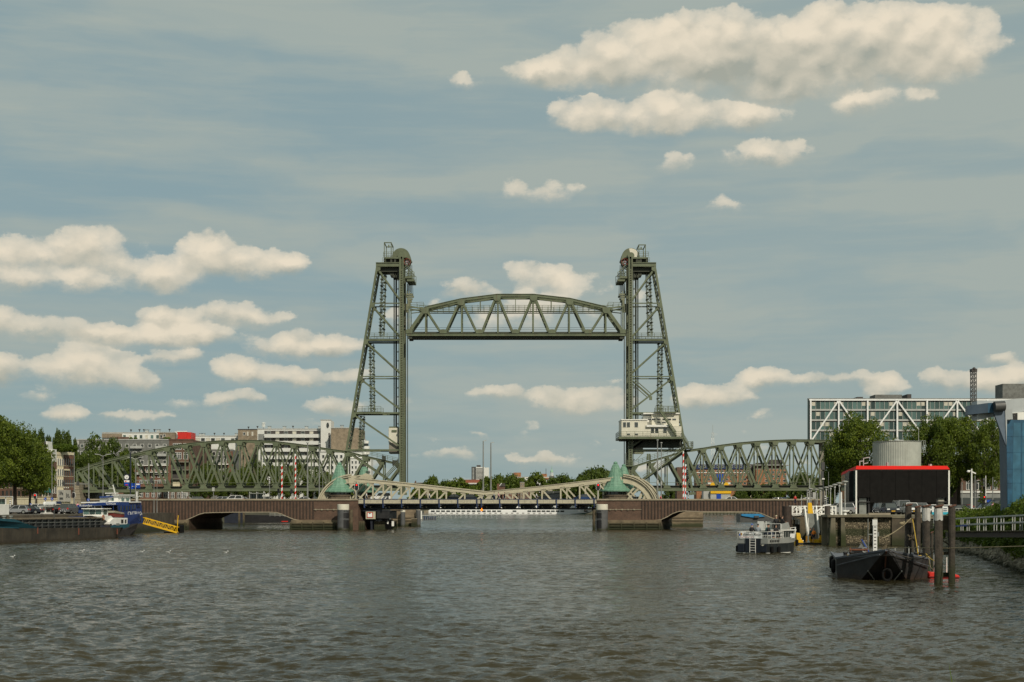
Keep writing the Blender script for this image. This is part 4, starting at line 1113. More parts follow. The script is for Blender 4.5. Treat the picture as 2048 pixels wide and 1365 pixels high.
# ---- bridge keeper turrets with bell roofs
def turret(ax,ay,ey,hw,d,lab,baseY=None):
 c=K(ax,ey,d)if False else None
 Yt=YK+d;cxp=ax;s=Yt/F
 cen=P(cxp,1000,Yt);root=thing('bridge_keeper_turret',(cen.x,Yt,P(0,999,YK).z),lab,'turret')
 zb=P(0,999,YK).z;H1=P(0,ey,Yt).z;HT=P(0,ay,Yt).z;w=hw*s
 n=16;ph=math.pi/16
 mb=MB();mb.lathe([(w*.80,zb-.1),(w*.80,zb+.75)],(cen.x,Yt,0),n,True,ph);mb.lathe([(w*.86,zb+.75),(w*.86,zb+.95)],(cen.x,Yt,0),n,True,ph);mb.build('stone_base',M['coping_dark'],root)
 mb=MB();mb.lathe([(w*.68,zb+.95),(w*.68,H1)],(cen.x,Yt,0),n,True,ph);mb.build('glazing',M['glass'],root)
 for j in range(n):
  a=2*math.pi*j/n+ph;c=Vector((cen.x+math.cos(a)*w*.72,Yt+math.sin(a)*w*.72,0));mb=MB()
  mb.bar(c+Vector((0,0,zb+.95)),c+Vector((0,0,H1)),.15,.15);mb.build('window_post',M['slate'],root)
 prof=[(1.0,0),(.985,.03),(.86,.075),(.74,.14),(.65,.23),(.56,.34),(.485,.45),(.415,.56),(.345,.68),(.27,.80),(.20,.90),(.12,.965),(.05,.99)]
 hh=HT-H1
 # copper sheets: each tray between ribs is its own slightly uneven plate
 mb=MB()
 rows=prof
 for i in range(len(rows)-1):
  (r0,t0),(r1,t1)=rows[i],rows[i+1]
  for j in range(n):
   a0=2*math.pi*j/n+ph;a1=2*math.pi*(j+1)/n+ph;o=.012*((i*7+j*3)%5)
   q=[]
   for(r_,t_,a)in((r0,t0,a0),(r0,t0,a1),(r1,t1,a1),(r1,t1,a0)):
    q.append((cen.x+math.cos(a)*(r_*w+o),Yt+math.sin(a)*(r_*w+o),H1+t_*hh+(.02 if t_==t0 else 0)))
   mb.add(q,[(0,1,2,3)])
 mb.lathe([(w*.99,H1-.12),(w*.99,H1+.03)],(cen.x,Yt,0),n,True,ph)
 mb.build('copper_roof',M['copper'],root)
 for j in range(n):
  a=2*math.pi*j/n+ph;mb=MB()
  for(r0,t0),(r1,t1)in zip(prof[:-1],prof[1:]):
   mb.bar((cen.x+math.cos(a)*(r0*w+.03),Yt+math.sin(a)*(r0*w+.03),H1+t0*hh),(cen.x+math.cos(a)*(r1*w+.03),Yt+math.sin(a)*(r1*w+.03),H1+t1*hh),.07,.07)
  mb.build('standing_seam',M['copper'],root)
 mb=MB();mb.ball((cen.x,Yt,HT),w*.14,10,6,(1,1,.7));mb.tube([(cen.x,Yt,HT),(cen.x,Yt,HT+.35)],.05,6);mb.build('finial',M['copper']if ax!=728.5 else M['slate'],root)
 return root
M['coping_dark']=mat('dark_weathered_stone',(.12,.095,.065),.85,0,.3,1.0,.3)
turret(679,928,984,30.5,4.0,'green copper bell roofed turret at the left, nearer one of the left pair')
turret(728.5,932.5,984.5,28,14.0,'green copper turret half hidden behind the cream heel of the left leaf')
turret(1231,926.5,982.5,30.5,4.0,'green copper bell roofed turret at the right, nearer one of the right pair')
turret(1247.5,931.5,984,28,14.0,'green copper turret peeking out behind the right near turret')
# ---- big fender cylinders
def big_fender(px,lab,pile_dx):
 Y=296.2;s=Y/F;c=P(px,1060,Y);r_=11.7*s;zt=P(0,1009,Y).z;zb=P(0,1020,Y).z
 root=thing('fender_cylinder',(c.x,Y,0),lab,'fender cylinder')
 mb=MB();n=28;prof=[(r_,-.8),(r_,zb)]
 mb.lathe(prof,(c.x,Y,0),n);mb.build('shaft',M['fender'],root,smooth=False)
 mb=MB();mb.lathe([(r_*1.01,zb),(r_*1.01,zt-.05),(r_*.97,zt)],(c.x,Y,0),n);mb.build('cap',M['cream_house'],root)
 for y in(1023.5,1041):
  z=P(0,y,Y).z;mb=MB();mb.prism3([(c.x+pile_dx*.25*r_,Y-r_-.12,z),(c.x+pile_dx*1.0*r_,Y-r_*.6,z),(c.x+pile_dx*1.0*r_,Y-r_*.2,z),(c.x+pile_dx*.2*r_,Y-r_*.9,z)],(0,0,.28));mb.build('ledge',M['grey_dark'],root)
 mb=MB()
 z1=P(0,1026,Y).z;z2=P(0,1041,Y).z;z3=P(0,1057,Y).z
 for a,b in((z2+.4,z1),(z3,z2)):
  a0=math.radians(-90+pile_dx*8);a1=math.radians(-90+pile_dx*80);pts=[]
  for k in range(7):
   q=a0+(a1-a0)*k/6;pts.append((c.x+math.cos(q)*r_*1.012,Y+math.sin(q)*r_*1.012))
  for(p0,p1)in zip(pts[:-1],pts[1:]):mb.add([(*p0,a),(*p1,a),(*p1,b),(*p0,b)],[(0,1,2,3)])
 mb.build('ladder_recess_shade',M['black'],root)  # black sheet painted as the shade inside the notch, no recess is cut
 return root
big_fender(686.5,'grey fender cylinder with cream top standing before the left bascule pier',1)
big_fender(1204,'grey fender cylinder with cream top standing before the right bascule pier',-1)
def timber_pile(px0,px1,py0,py1,Y,lab,cap=None,grp=None,tilt=0):
 c=P((px0+px1)/2,0,Y);w=(px1-px0)*Y/F;root=thing('timber_pile',(c.x,Y,0),lab,'timber pile',grp)
 zt=P(0,py0,Y).z;mb=MB();k=7
 pts=[(c.x+tilt*(t/k),Y,-.8+(zt+.8)*t/k)for t in range(k+1)]
 mb.tube(pts,[w/2*(1.04-.05*math.sin(i*2.1))for i in range(k+1)],9);mb.build('shaft',M['timber'],root)
 return root
timber_pile(698.5,705.5,1020,1060,296.5,'square weathered pile on the right side of the left fender cylinder')
timber_pile(1185,1191.5,1021,1060,296.5,'dark weathered pile on the left side of the right fender cylinder')
# timber guide works beside the left pier, in the shade of the deck
gw=thing('timber_guide_work',K(722,1060,1),'mossy timber guide work in the shade under the left leaf','guide work')
for(x0,x1,y0,d)in((706,712,1042,.5),(713,728,1042.5,.2),(741,762,1043,2.5),(768,776,1044,5.5)):
 n=max(1,int((x1-x0)/3.2))
 for i in range(n):
  xa=x0+(x1-x0)*i/n;mb=MB();kbox(mb,xa,xa+(x1-x0)/n-.5,y0+(i%3)*.5,1067,d,d+.7);mb.build('plank',M['timber'],gw)
for x in(730,736):
 mb=MB();kbox(mb,x,x+5,1040,1067,3.5,14);mb.build('pile_wall',M['navy'],gw)
# hanging height sign and the box behind it
sg_=thing('height_sign',K(740,1038,0),'red framed white clearance sign hanging under the left leaf','sign')
mb=MB();kbox(mb,731.5,750,1023.5,1038.5,0,.5);mb.build('back_board',M['cream'],sg_)
mb=MB()
for a in((734,1025,746,1026),(734,1034.8,746,1035.8),(734,1025,735,1035.8),(745,1025,746,1035.8)):kbox(mb,a[0],a[2],a[1],a[3],-.06,-.002)
kprism(mb,[(738,1025.8),(742,1025.8),(740,1028.4)],-.09,-.062)
mb.build('red_border',M['red'],sg_)
mb=MB();kprism(mb,[(735.8,1026.6),(738.2,1026.4),(740,1029),(742,1026.4),(744.2,1026.6),(744.6,1034.4),(735.4,1034.4)],-.05,-.002);mb.build('white_field',M['white_clean'],sg_)
mb=MB();kprism(mb,[(738.4,1026),(741.8,1026),(740.1,1028.2)],-.13,-.095);mb.build('black_marker',M['black'],sg_)
mb=MB();kbox(mb,750.5,776,1022.5,1037.5,1.0,6.0);mb.build('housing',M['black'],sg_)
mb=MB();kbox(mb,720,780,1021.3,1023,1,9);mb.build('hanger_beam',M['navy'],sg_)
mb=MB();kbox(mb,716.9,735,1021,1066,12,15);kbox(mb,735,742,1040,1066,8,15);tag(mb.build('counterweight_pit_wall',M['brick_pil']),'dark brick end wall of the left pier under the leaf','wall')
for x,y0,y1,lb in((768.3,1042.5,1048.5,'small white tide board on the dark timber under the left leaf'),(777.5,1043,1053,'small pale water gauge board beside the stone pier')):
 mb=MB();kbox(mb,x,x+(2.6 if y1<1050 else 4.5),y0,y1,2,2.1);tag(mb.build('gauge_board',M['white']),lb,'gauge board')
ZB=P(0,1007.2,300.0).z
# ---- street things on the bridge
def lamp_mast(px,ytop,d,lab,r=.13,head='small',name='lamp_post',cat='lamp post',mt='grey',Y=None,zb=None,grp=None):
 if Y is None:c=K(px,999,0);Yl=YK+d;c=P(px,999,Yl);zb=ZB
 else:Yl=Y;c=P(px,999,Y)
 zt=P(0,ytop,Yl).z;root=thing(name,(c.x,Yl,zb),lab,cat,grp)
 mb=MB();k=6;mb.tube([(c.x,Yl,zb+(zt-zb)*i/k)for i in range(k+1)],[r*(1.5 if i==0 else 1.25-.55*i/k)for i in range(k+1)],8);mb.build('pole',M[mt],root)
 if head=='small':
  mb=MB();mb.lathe([(.05,0),(.32,.05),(.30,.22),(.08,.34)],(c.x,Yl,zt),10);mb.build('lamp_head',M['grey_light'],root)
 if head=='side':
  mb=MB();mb.bar((c.x,Yl,zt),(c.x+.7,Yl,zt+.1),.12,.25);mb.build('lamp_head',M['grey_light'],root)
 if head=='twin':
  for sx in(-1,1):
   mb=MB();mb.bar((c.x,Yl,zt-.1),(c.x+sx*.8,Yl,zt+.25),.08,.08,(0,1,0));mb.obox((c.x+sx*1.15,Yl,zt+.3),(.45,0,.04*sx),(0,.16,0),(0,0,.06));mb.build('lamp_head',M['grey_light'],root)
 if head=='collar':
  mb=MB();mb.lathe([(r*1.5,0),(r*1.8,.3),(r*1.5,.9)],(c.x,Yl,zb+(zt-zb)*.30),8);mb.build('collar',M['grey_light'],root)
  mb=MB();mb.lathe([(.05,0),(.25,.05),(.22,.2)],(c.x,Yl,zt),8);mb.build('lamp_head',M['grey_light'],root)
 return root
lamp_mast(615.2,887,2,'tall grey lamp mast right of the two striped barriers on the left approach',.15)
lamp_mast(638.6,889.5,9,'grey lamp mast just left of the left near turret',.12)
lamp_mast(645.5,938,14,'short thin post beside the near left turret',.07,None,'street_post','post')
lamp_mast(966.5,882.5,12,'left one of two very tall thin masts in the gap between the towers',.16,'side','mast','mast')
lamp_mast(981.7,886,12,'right one of two very tall thin masts in the gap between the towers',.16,'side','mast','mast')
lamp_mast(1315,881.5,3,'grey lamp mast right of the right turrets, the taller of two',.15,'collar')
lamp_mast(1322.6,887,8,'grey lamp mast with a collar, the shorter one right of the turrets',.13,'collar')
def barrier(px,y0,d,lab,n=12):
 Yl=YK+d;c=P(px,999,Yl);zb=ZB;zt=P(0,y0,Yl).z;w=1.15*sK
 root=thing('road_barrier',(c.x,Yl,zb),lab,'barrier',None)
 k=int((zt-zb-.6)/.62);h=(zt-zb-.6)/k
 for i in range(k):
  mb=MB();z=zb+.6+i*h
  mb.prism3([(c.x-w,Yl-.12,z),(c.x+w,Yl-.12,z+.28),(c.x+w,Yl-.12,z+h+.28 if i<k-1 else zt),(c.x-w,Yl-.12,z+h)],(0,.24,0))
  mb.build('stripe',M['red']if i%2==0 else M['white_clean'],root)
 mb=MB();mb.box(c.x-.35,c.x+.35,Yl-.35,Yl+.35,zb-.05,zb+.7);mb.build('housing',M['grey_dark'],root)
barrier(564,928.5,3,'raised red and white barrier arm, the shorter left one on the left approach')
barrier(591,908.5,8,'raised red and white barrier arm, the tall one on the left approach')
barrier(1366.7,903,3,'tall raised red and white barrier arm at the foot of the right tower')
barrier(1370.8,929,10,'shorter red and white barrier arm next to the tall one on the right')
def signal(px,y0,y1,d,lab,lit=True,back=False):
 Yl=YK+d;zb=ZB;c=P(px,0,Yl);root=thing('traffic_signal',(c.x,Yl,zb),lab,'traffic light');za,zz=P(0,y1,Yl).z,P(0,y0,Yl).z
 mb=MB();mb.tube([(c.x,Yl,zb),(c.x,Yl,za)],.07,8);mb.build('pole',M['grey_light'],root)
 def capsule(m,hw,yo,th,grow):
  b=MB();pts=[];r_=hw;a0,a1=za+r_-grow,zz-r_+grow
  for k in range(9):a=math.pi*k/8;pts.append((c.x+math.cos(a)*r_,Yl-yo,a1+math.sin(a)*r_))
  for k in range(9):a=math.pi+math.pi*k/8;pts.append((c.x+math.cos(a)*r_,Yl-yo,a0+math.sin(a)*r_))
  b.prism3(pts,(0,th,0));return b
 w=(zz-za)*.26
 if not back:capsule(None,w*1.18,.10,.08,w*.15).build('border',M['white_clean'],root)
 capsule(None,w,.16 if not back else .1,.3,0).build('backing_board',M['black'],root)
 if lit:mb=MB();mb.ball((c.x,Yl-.18,zz-w*.95),w*.42,10,6,(1,.4,1));mb.build('red_light',M['lamp_red'],root)
 return root
signal(713.3,967,981,.8,'lit red signal with white rim beside the left near turret')
signal(1196.4,967,981,.8,'lit red signal with white rim left of the right near turret')
signal(557,977.5,986,6,'dark back of a traffic light beside the left red and white barriers',False,True)
signal(583,978.5,988,7,'dark back of a traffic light between the two left barriers',False,True)
def striped_post(px,y0,y1,Y,zb,lab,mt2='black',w=1.0,grp='black and white banded posts'):
 c=P(px,0,Y);a=P(0,y0,Y).z;b=P(0,y1,Y).z;root=thing('banded_post',(c.x,Y,zb),lab,'post',grp)
 mb=MB();mb.tube([(c.x,Y,zb),(c.x,Y,b)],.07,6);mb.build('pole',M['grey'],root)
 n=8
 for i in range(n):
  mb=MB();mb.lathe([(.14,b+(a-b)*i/n),(.14,b+(a-b)*(i+1)/n)],(c.x,Y,0),8);mb.build('band',M['white_clean']if i%2 else M[mt2],root)
ZK=ZB
for x,y0,y1,lb in((559,987,998,'low black and white banded post left of the barrier poles'),(585.5,988,998,'low black and white banded post between the barrier poles'),(337,984,999,'banded post on the left approach nearest the ships'),(364,984,999,'banded post on the left approach left of the bus stop'),(539,955,969,'tall banded pole left of the barriers'),(1376.5,986,998,'banded post by the barrier at the right tower foot')):
 striped_post(x,y0,y1,YK+5,ZK,lb)
# bus shelter
bs=thing('bus_shelter',P(513,1000,303),'grey framed glass bus shelter on the left bridge approach','bus shelter')
for x in(498.5,512.5,526.5):
 mb=MB();a=P(x,985,303);b=P(x+1.2,999,303);mb.box(a.x,b.x,303,303.15,b.z,a.z+.1);mb.box(a.x,b.x,304.6,304.75,b.z,a.z);mb.build('post',M['grey_light'],bs)
mb=MB();a=P(498,986.5,303);b=P(528,988,303);mb.box(a.x,b.x,302.9,305,b.z,a.z);mb.build('roof',M['grey'],bs)
for x in(500,514):
 mb=MB();a=P(x,989,304.7);b=P(x+11,998,304.7);mb.box(a.x,b.x,304.66,304.70,b.z,a.z);mb.build('pane',M['glass_green'],bs)
# plain posts on the approach
for x,y0,lb in((427,980,'thin grey post with a small box on the left approach'),(374,990,'short post with a plate at the start of the left approach')):
 p_=lamp_mast(x,y0,3,lb,.08,None,'street_post','post')
 c=P(x,y0,YK+3);mb=MB();mb.box(c.x-.25,c.x+.25,YK+2.8,YK+3.05,c.z-.3,c.z+.5);mb.build('box',M['grey_light'],p_)
# ---- cars
def make_car(kind,paint,lab,rear=False):
 """car built along +x (nose at +x), origin on the ground in the middle"""
 L,W_,Hc={'hatch':(4.0,1.72,1.46),'sedan':(4.5,1.78,1.42),'suv':(4.6,1.86,1.72),'van':(5.2,1.95,2.1)}[kind]
 root=thing('parked_car',(0,0,0),lab,'car')
 h=Hc;b=.28
 low=[(-L/2,b+.05),(-L/2+.03,h*.55),(-L*.44,h*.60),(L*.20,h*.60),(L*.43,h*.52),(L/2-.04,h*.42),(L/2,b+.05),(L*.40,b),(-L*.42,b)]
 if kind=='van':low[3]=(L*.28,h*.55);low[4]=(L*.45,h*.48)
 mb=MB();hw=W_/2
 n=len(low);vs=[]
 for(yy,ins)in((-hw,.0),(-hw+.09,-.0),(hw-.09,0),(hw,0)):
  for(x,z)in low:sc_=.985 if abs(yy)==hw else 1.0;vs.append((x*sc_,yy,z if sc_==1 else z*.985+.01))
 fs=[tuple(range(n)),tuple(range(4*n-1,3*n-1,-1))]
 for r_ in range(3):fs+=[(r_*n+i,r_*n+n+i,r_*n+n+(i+1)%n,r_*n+(i+1)%n)for i in range(n)]
 mb.add(vs,fs);mb.build('body',paint,root,bevel=.03)
 rx={'hatch':(-.44,-.36,.06,.24),'sedan':(-.34,-.20,.08,.26),'suv':(-.47,-.41,.08,.24),'van':(-.48,-.46,.16,.30)}[kind]
 g0,g1,g2,g3=[r_*L for r_ in rx];z0,z1=h*.585,h-.05
 a,c=hw-.07,hw-.24
 mb=MB();mb.add([(g0,-a,z0),(g3,-a,z0),(g3,a,z0),(g0,a,z0),(g1,-c,z1),(g2,-c,z1),(g2,c,z1),(g1,c,z1)],[(0,1,5,4),(1,2,6,5),(2,3,7,6),(3,0,4,7),(4,5,6,7)])
 mb.build('windows',M['glass'],root)
 mb=MB();mb.box(g1-.05,g2+.05,-c-.03,c+.03,z1-.02,h)
 for s_ in(-1,1):
  for(x0,x1)in((g0,g1),(g3,g2),((g0+g3)/2,(g1+g2)/2)):mb.bar((x0,s_*(a+.005),z0),(x1,s_*(c+.01),z1),.09,.06,(0,1,0))
 mb.build('roof',paint,root)
 for sx in(-.31,.32):
  for s_ in(-1,1):
   mb=MB();r_=.33
   ring=[(r_*math.cos(2*math.pi*k/14),r_*math.sin(2*math.pi*k/14))for k in range(14)]
   mb.prism3([(sx*L+x,s_*(hw-.2),r_+z)for x,z in ring],(0,s_*.23,0));w=mb.build('wheel',M['rubber'],root)
   mb=MB();mb.prism3([(sx*L+x*.6,s_*(hw+.02),r_+z*.6)for x,z in ring],(0,s_*.02,0));mb.build('rim',M['galv'],w)
 for s_ in(-1,1):
  mb=MB();mb.obox((L*.47,s_*(hw-.25),h*.44),(.10,0,.02),(0,.2,0),(0,0,.08));mb.build('headlight',M['white_clean'],root)
  mb=MB();mb.obox((-L*.495,s_*(hw-.18),h*.52),(.04,0,0),(0,.12,0),(0,0,.12));mb.build('tail_light',M['red'],root)
  mb=MB();mb.obox((g3-.25,s_*(hw+.1),z0+.08),(.06,0,0),(0,.09,0),(0,0,.07));mb.build('mirror',paint,root)
 mb=MB();mb.obox((L/2+.01,0,b+.22),(.02,0,0),(0,.26,0),(0,0,.055));mb.build('number_plate',M['yellow'],root)
 mb=MB();mb.obox((L/2-.05,0,h*.36),(.07,0,0),(0,.5,0),(0,0,.09));mb.obox((L/2-.02,0,b+.1),(.05,0,0),(0,hw-.12,0),(0,0,.07));mb.build('grille',M['black'],root)
 return root
M['car_white']=mat('white_car_paint',(.70,.70,.68),.25,0,.02);M['car_silver']=mat('silver_car_paint',(.34,.35,.36),.3,.5,.03)
M['car_dark']=mat('dark_car_paint',(.018,.022,.030),.25,0,.05);M['car_grey']=mat('grey_car_paint',(.12,.125,.13),.3,.3,.05)
M['car_blue']=mat('blue_car_paint',(.02,.05,.14),.3,0,.05);M['car_red']=mat('red_car_paint',(.30,.02,.015),.3,0,.05);M['car_black']=mat('black_car_paint',(.01,.01,.012),.2,0,.05)
CARS={}
def car(kind,paint,x,y,z,rz,lab,grp):
 key=(kind,paint)
 if key not in CARS:
  r_=make_car(kind,M['car_'+paint],lab);CARS[key]=r_
  r_.location=(x,y,z);r_.rotation_euler=(0,0,rz);tag(r_,lab,'car',grp);return r_
 return copy_tree(CARS[key],(x,y,z),rz,None,lab,grp)
def carp(kind,paint,px,Y,z,deg,lab,grp):return car(kind,paint,P(px,0,Y).x,Y,z,R(deg),lab,grp)
GB='cars driving over the bascule bridge'
ZR=K(0,1007.2).z+.02
for kind,paint,px,d,deg,lb in(
 ('hatch','silver',441,5,180,'silver hatchback on the left approach, left of the white one'),
 ('suv','white',466,4.5,180,'white car on the left approach near the bus shelter'),
 ('sedan','silver',487,8,0,'silver saloon just left of the bus shelter'),
 ('sedan','white',606,6,180,'white car between the barriers and the left lamp mast'),
 ('hatch','grey',400,7,0,'grey hatchback at the start of the left approach'),
 ('hatch','black',535,7,0,'dark hatchback just right of the bus shelter'),
 ('suv','white',762,6,180,'white car on the left leaf nearest the left turrets'),
 ('sedan','black',911,6.5,0,'dark car left of the bridge middle'),
 ('sedan','dark',942,6.5,0,'dark saloon at the bridge middle'),
 ('van','grey',1100,6.5,180,'grey van on the right leaf'),
 ('sedan','blue',1168,6,0,'blue car on the right leaf close to the turret'),
 ('hatch','silver',1277,6,0,'silver car behind the right turrets under the rolling segment'),
 ('sedan','white',1464,5,0,'white car on the right approach before the yellow kiosk'),
 ('sedan','silver',1553,5,180,'pale saloon on the right approach near its right end'),
 ('hatch','blue',1567,9,0,'blue hatchback at the right end of the approach'),
 ('sedan','white',1614,5,180,'white car on the right approach by the lamp cluster')):
 dz=.55 if 716<px<1194 else 0
 carp(kind,paint,px,YK+d,ZR+dz-(.15 if px>1530 else 0),deg,lb,GB)
# two coaches seen between the truss members
def coach(px,d,lab,L=9.0):
 Yl=YK+d;c=P(px,0,Yl);root=thing('coach',(c.x,Yl,ZR),lab,'bus')
 mb=MB();mb.box(c.x-L/2,c.x+L/2,Yl-1.2,Yl+1.2,ZR+.35,ZR+2.75);mb.build('body',M['white_clean'],root,bevel=.12)
 mb=MB();mb.box(c.x-L/2+.3,c.x+L/2-.3,Yl-1.23,Yl-1.2,ZR+1.4,ZR+2.3);mb.build('window_band',M['glass'],root)
 for k in(-.33,.33):
  mb=MB();mb.tube([(c.x+k*L,Yl-1.22,ZR+.45),(c.x+k*L,Yl-.9,ZR+.45)],.45,14);mb.build('wheel',M['rubber'],root)
# ================================================================== TREES
def leaf_mesh(name,seed,rx,rz,h0,n_leaf,size,mat_,clumps=46,flat=.0,spiky=0.0):
 """crown of leaf faces spread through clumps on an uneven ellipsoid; base of the trunk at the origin"""
 rs=np.random.RandomState(seed)
 C_=[]
 for i in range(clumps):
  d=rs.randn(3);d/=np.linalg.norm(d)
  if d[2]<-.8:d[2]*=.7
  rr=.55+.45*rs.rand()**.5
  c=np.array([d[0]*rx*rr*(.92+.2*rs.rand()),d[1]*rx*rr,d[2]*rz*rr])
  C_.append((c,rx*(.20+.16*rs.rand())*(1-spiky*.3)))
 per=n_leaf//clumps
 P0=[];N0=[]
 for c,r_ in C_:
  d=rs.randn(per,3);d/=np.linalg.norm(d,axis=1)[:,None]
  rad=r_*(.55+.5*rs.rand(per,1)**.6)
  sub=np.array([1-spiky*.45,1-spiky*.45,.8+spiky*1.6])*(1+.28*np.sin(d*5+rs.rand(3)*6).sum(1,keepdims=True)/2)
  P0.append(c+d*rad*sub);N0.append(d*.8+rs.randn(per,3)*.55)
 P0=np.vstack(P0);N0=np.vstack(N0);N0/=np.linalg.norm(N0,axis=1)[:,None]
 P0[:,2]+=h0
 k=len(P0)
 t=np.cross(N0,rs.randn(k,3));t/=np.linalg.norm(t,axis=1)[:,None];b=np.cross(N0,t)
 s=size*(.6+.8*rs.rand(k,1))
 v=np.stack([P0-t*s,P0-b*s*.55+N0*s*.12,P0+t*s,P0+b*s*.55+N0*s*.12],1).reshape(-1,3)
 me=bpy.data.meshes.new(name)
 me.vertices.add(len(v));me.vertices.foreach_set('co',v.ravel())
 me.loops.add(k*4);me.loops.foreach_set('vertex_index',np.arange(k*4,dtype=np.int32))
 me.polygons.add(k);me.polygons.foreach_set('loop_start',np.arange(0,k*4,4,dtype=np.int32))
 me.materials.append(mat_);me.update(calc_edges=True)
 return me,C_
def tree_proto(name,seed,rx,rz,h0,n_leaf,size,mt,clumps=46,spiky=0.0):
 me,C_=leaf_mesh('crown',seed,rx,rz,h0,n_leaf,size,M[mt],clumps,0,spiky)
 mb=MB();r0=max(.16,rx*.065);rr=random.Random(seed)
 mb.tube([(0,0,-.3),(.05,0,h0*.3),(-.08,.05,h0*.65),(0,0,h0+rz*.5)],[r0*1.25,r0,r0*.8,r0*.2],8)
 for c,r_ in C_[::3]:
  z=h0*(.55+.4*rr.random());e=Vector((c[0],c[1],c[2]+h0));st=Vector((0,0,z))
  mid=st.lerp(e,.5)+Vector((0,0,.3));mb.tube([st,mid,e],[r0*.45,r0*.28,r0*.08],5,False)
 return me,mb.mesh('trunk',M['bark'])
TP={
 'big':tree_proto('big',3,5.2,5.0,8.2,21000,.17,'leaf',64),
 'big2':tree_proto('big2',9,5.0,5.4,8.6,21000,.17,'leaf',58),
 'round':tree_proto('round',5,4.6,4.2,6.8,9000,.24,'leaf',44),
 'round2':tree_proto('round2',15,4.6,4.4,7.0,9000,.24,'leaf_dark',40),
 'poplar':tree_proto('poplar',21,4.0,5.4,8.4,12000,.24,'leaf_dark',60,.5),
 'far':tree_proto('far',31,5.0,4.3,4.9,5200,.42,'leaf',52),
 'far2':tree_proto('far2',33,5.2,3.9,4.6,5200,.42,'leaf_dark',52),
}
HT_={'big':13.4,'big2':14.2,'round':11.2,'round2':11.6,'poplar':14.0,'far':9.2,'far2':8.5}
WD={'big':11.6,'big2':11.2,'round':10.2,'round2':10.4,'poplar':9.8,'far':10.4,'far2':10.6}
def tree(kind,px,pytop,wpx,Y,lab,grp=None,zg=3.7,name='tree'):
 c=P(px,0,Y);zt=P(0,pytop,Y).z;crown,trunk=TP[kind]
 root=thing(name,(c.x,Y,zg),lab,'tree',grp)
 sx=wpx*Y/F/WD[kind];sz=(zt-zg)/HT_[kind];a=rnd.random()*6.28
 for nm,me in(('crown',crown),('trunk',trunk)):
  o=bpy.data.objects.new(nm,me);COL.objects.link(o);o.parent=root;o.scale=(sx,sx,sz);o.rotation_euler=(0,0,a)
 return root
# left quay
tree('big',30,855,128,262,'large leafy tree on the left quay whose trunk stands behind the moored freighter')
tree('big2',-22,826,110,250,'tall tree cut off by the left picture edge',None)
tree('big',60,900,80,272,'lower tree right of the large left tree, in front of the ochre house')
tree('round',72,882,74,300,'tree crown just left of the narrow gabled houses')
for i,(x,y,w,Y,lb)in enumerate([(20,846,50,430,'dark poplar peeking above the large left tree, leftmost'),(55,858,46,430,'dark poplar above the large left tree, middle one'),(84,856,40,440,'dark spiky poplar left of the roof garden'),(112,857,46,440,'dark poplar standing right over the roof garden'),(138,862,44,445,'dark poplar at the right end of the row behind the narrow houses')]):
 tree('poplar',x,y,w,Y,lb,'dark poplars behind the narrow houses')
tree('round2',205,876,92,440,'broad dark tree behind the low end of the left railway span')
tree('round2',172,905,56,430,'darker tree between the narrow houses and the broad tree')
tree('round',248,900,48,450,'small tree in front of the grey apartment block')
i=0
for x,y,w in((396,938,40),(420,925,44),(452,940,40),(482,935,44),(508,922,46),(540,928,44),(566,930,46),(598,925,44),(626,938,44),(650,945,38),(672,950,40),(700,955,36)):
 tree('round' if i%2 else 'round2',x,y,w,430+(i%3)*10,'tree %s'%['left of the brown brick gable corner seen through the truss','bright tree beside the brown gable, tallest in the left half of the row','with its crown behind the seventh truss post','left of the bus shelter, seen through the truss','directly above the bus shelter','right of the bus shelter','behind the short barrier pole','behind the tall striped barrier pole','behind the left lamp mast','just left of the left near turret','hidden mostly by the left near turret','below the white balconied tower'][i],'street trees behind the left railway span');i+=1
for x,y,w,lb in((262,972,40,'low tree under the railway span behind the blue ship bridge'),(178,975,40,'low tree in the shade under the left end of the span')):
 tree('round2',x,y,w,420,lb)
# the middle distance through the bridge gap
for k,(x,y,w,Y,kd,lb)in enumerate([
 (864,958,34,1120,'far','round tree at the far bank just right of the left tower'),(890,966,30,1130,'far2','low tree on the far bank left of the red roof'),
 (919,961,36,1110,'far','round tree in front of the red roofed house'),(905,968,34,1180,'far2','low dark tree between the two round ones at the far left of the gap'),
 (975,959,38,1110,'far','round tree below the white tower block, between the tall masts'),(996,956,40,1150,'far','broad tree right of the tall masts'),
 (1028,955,38,1110,'far2','tree in front of the ochre apartment block'),(1074,951,34,1100,'far','round tree in front of the long low flats'),
 (1120,955,40,1100,'far2','tree right of the little clock tower'),(1136,962,34,1120,'far2','tree at the right edge of the far row'),
 (1186,945,44,1000,'far2','dark tree against the sky left of the right turret'),(1205,941,46,1010,'far2','tallest dark tree left of the right turret'),(1170,955,36,990,'far2','lower dark tree left of the right turret group'),
 (840,975,30,1100,'far','small far tree beside the left tower foot'),(1052,975,36,1090,'far2','low tree under the flats'),(945,975,30,1090,'far','low tree before the red roofed house'),
 (1100,980,34,1080,'far','low tree seen between the right leaf members'),(1150,978,34,1080,'far2','low tree behind the second right leaf member'),(1180,980,30,1080,'far','low tree behind the third right leaf member'),
 (870,985,30,1080,'far2','low tree behind the left leaf'),(905,985,30,1080,'far','low tree behind the left leaf near its tip')]):
 tree(kd,x,y,w*1.4,Y,lb,'trees on the far bank',3.4)
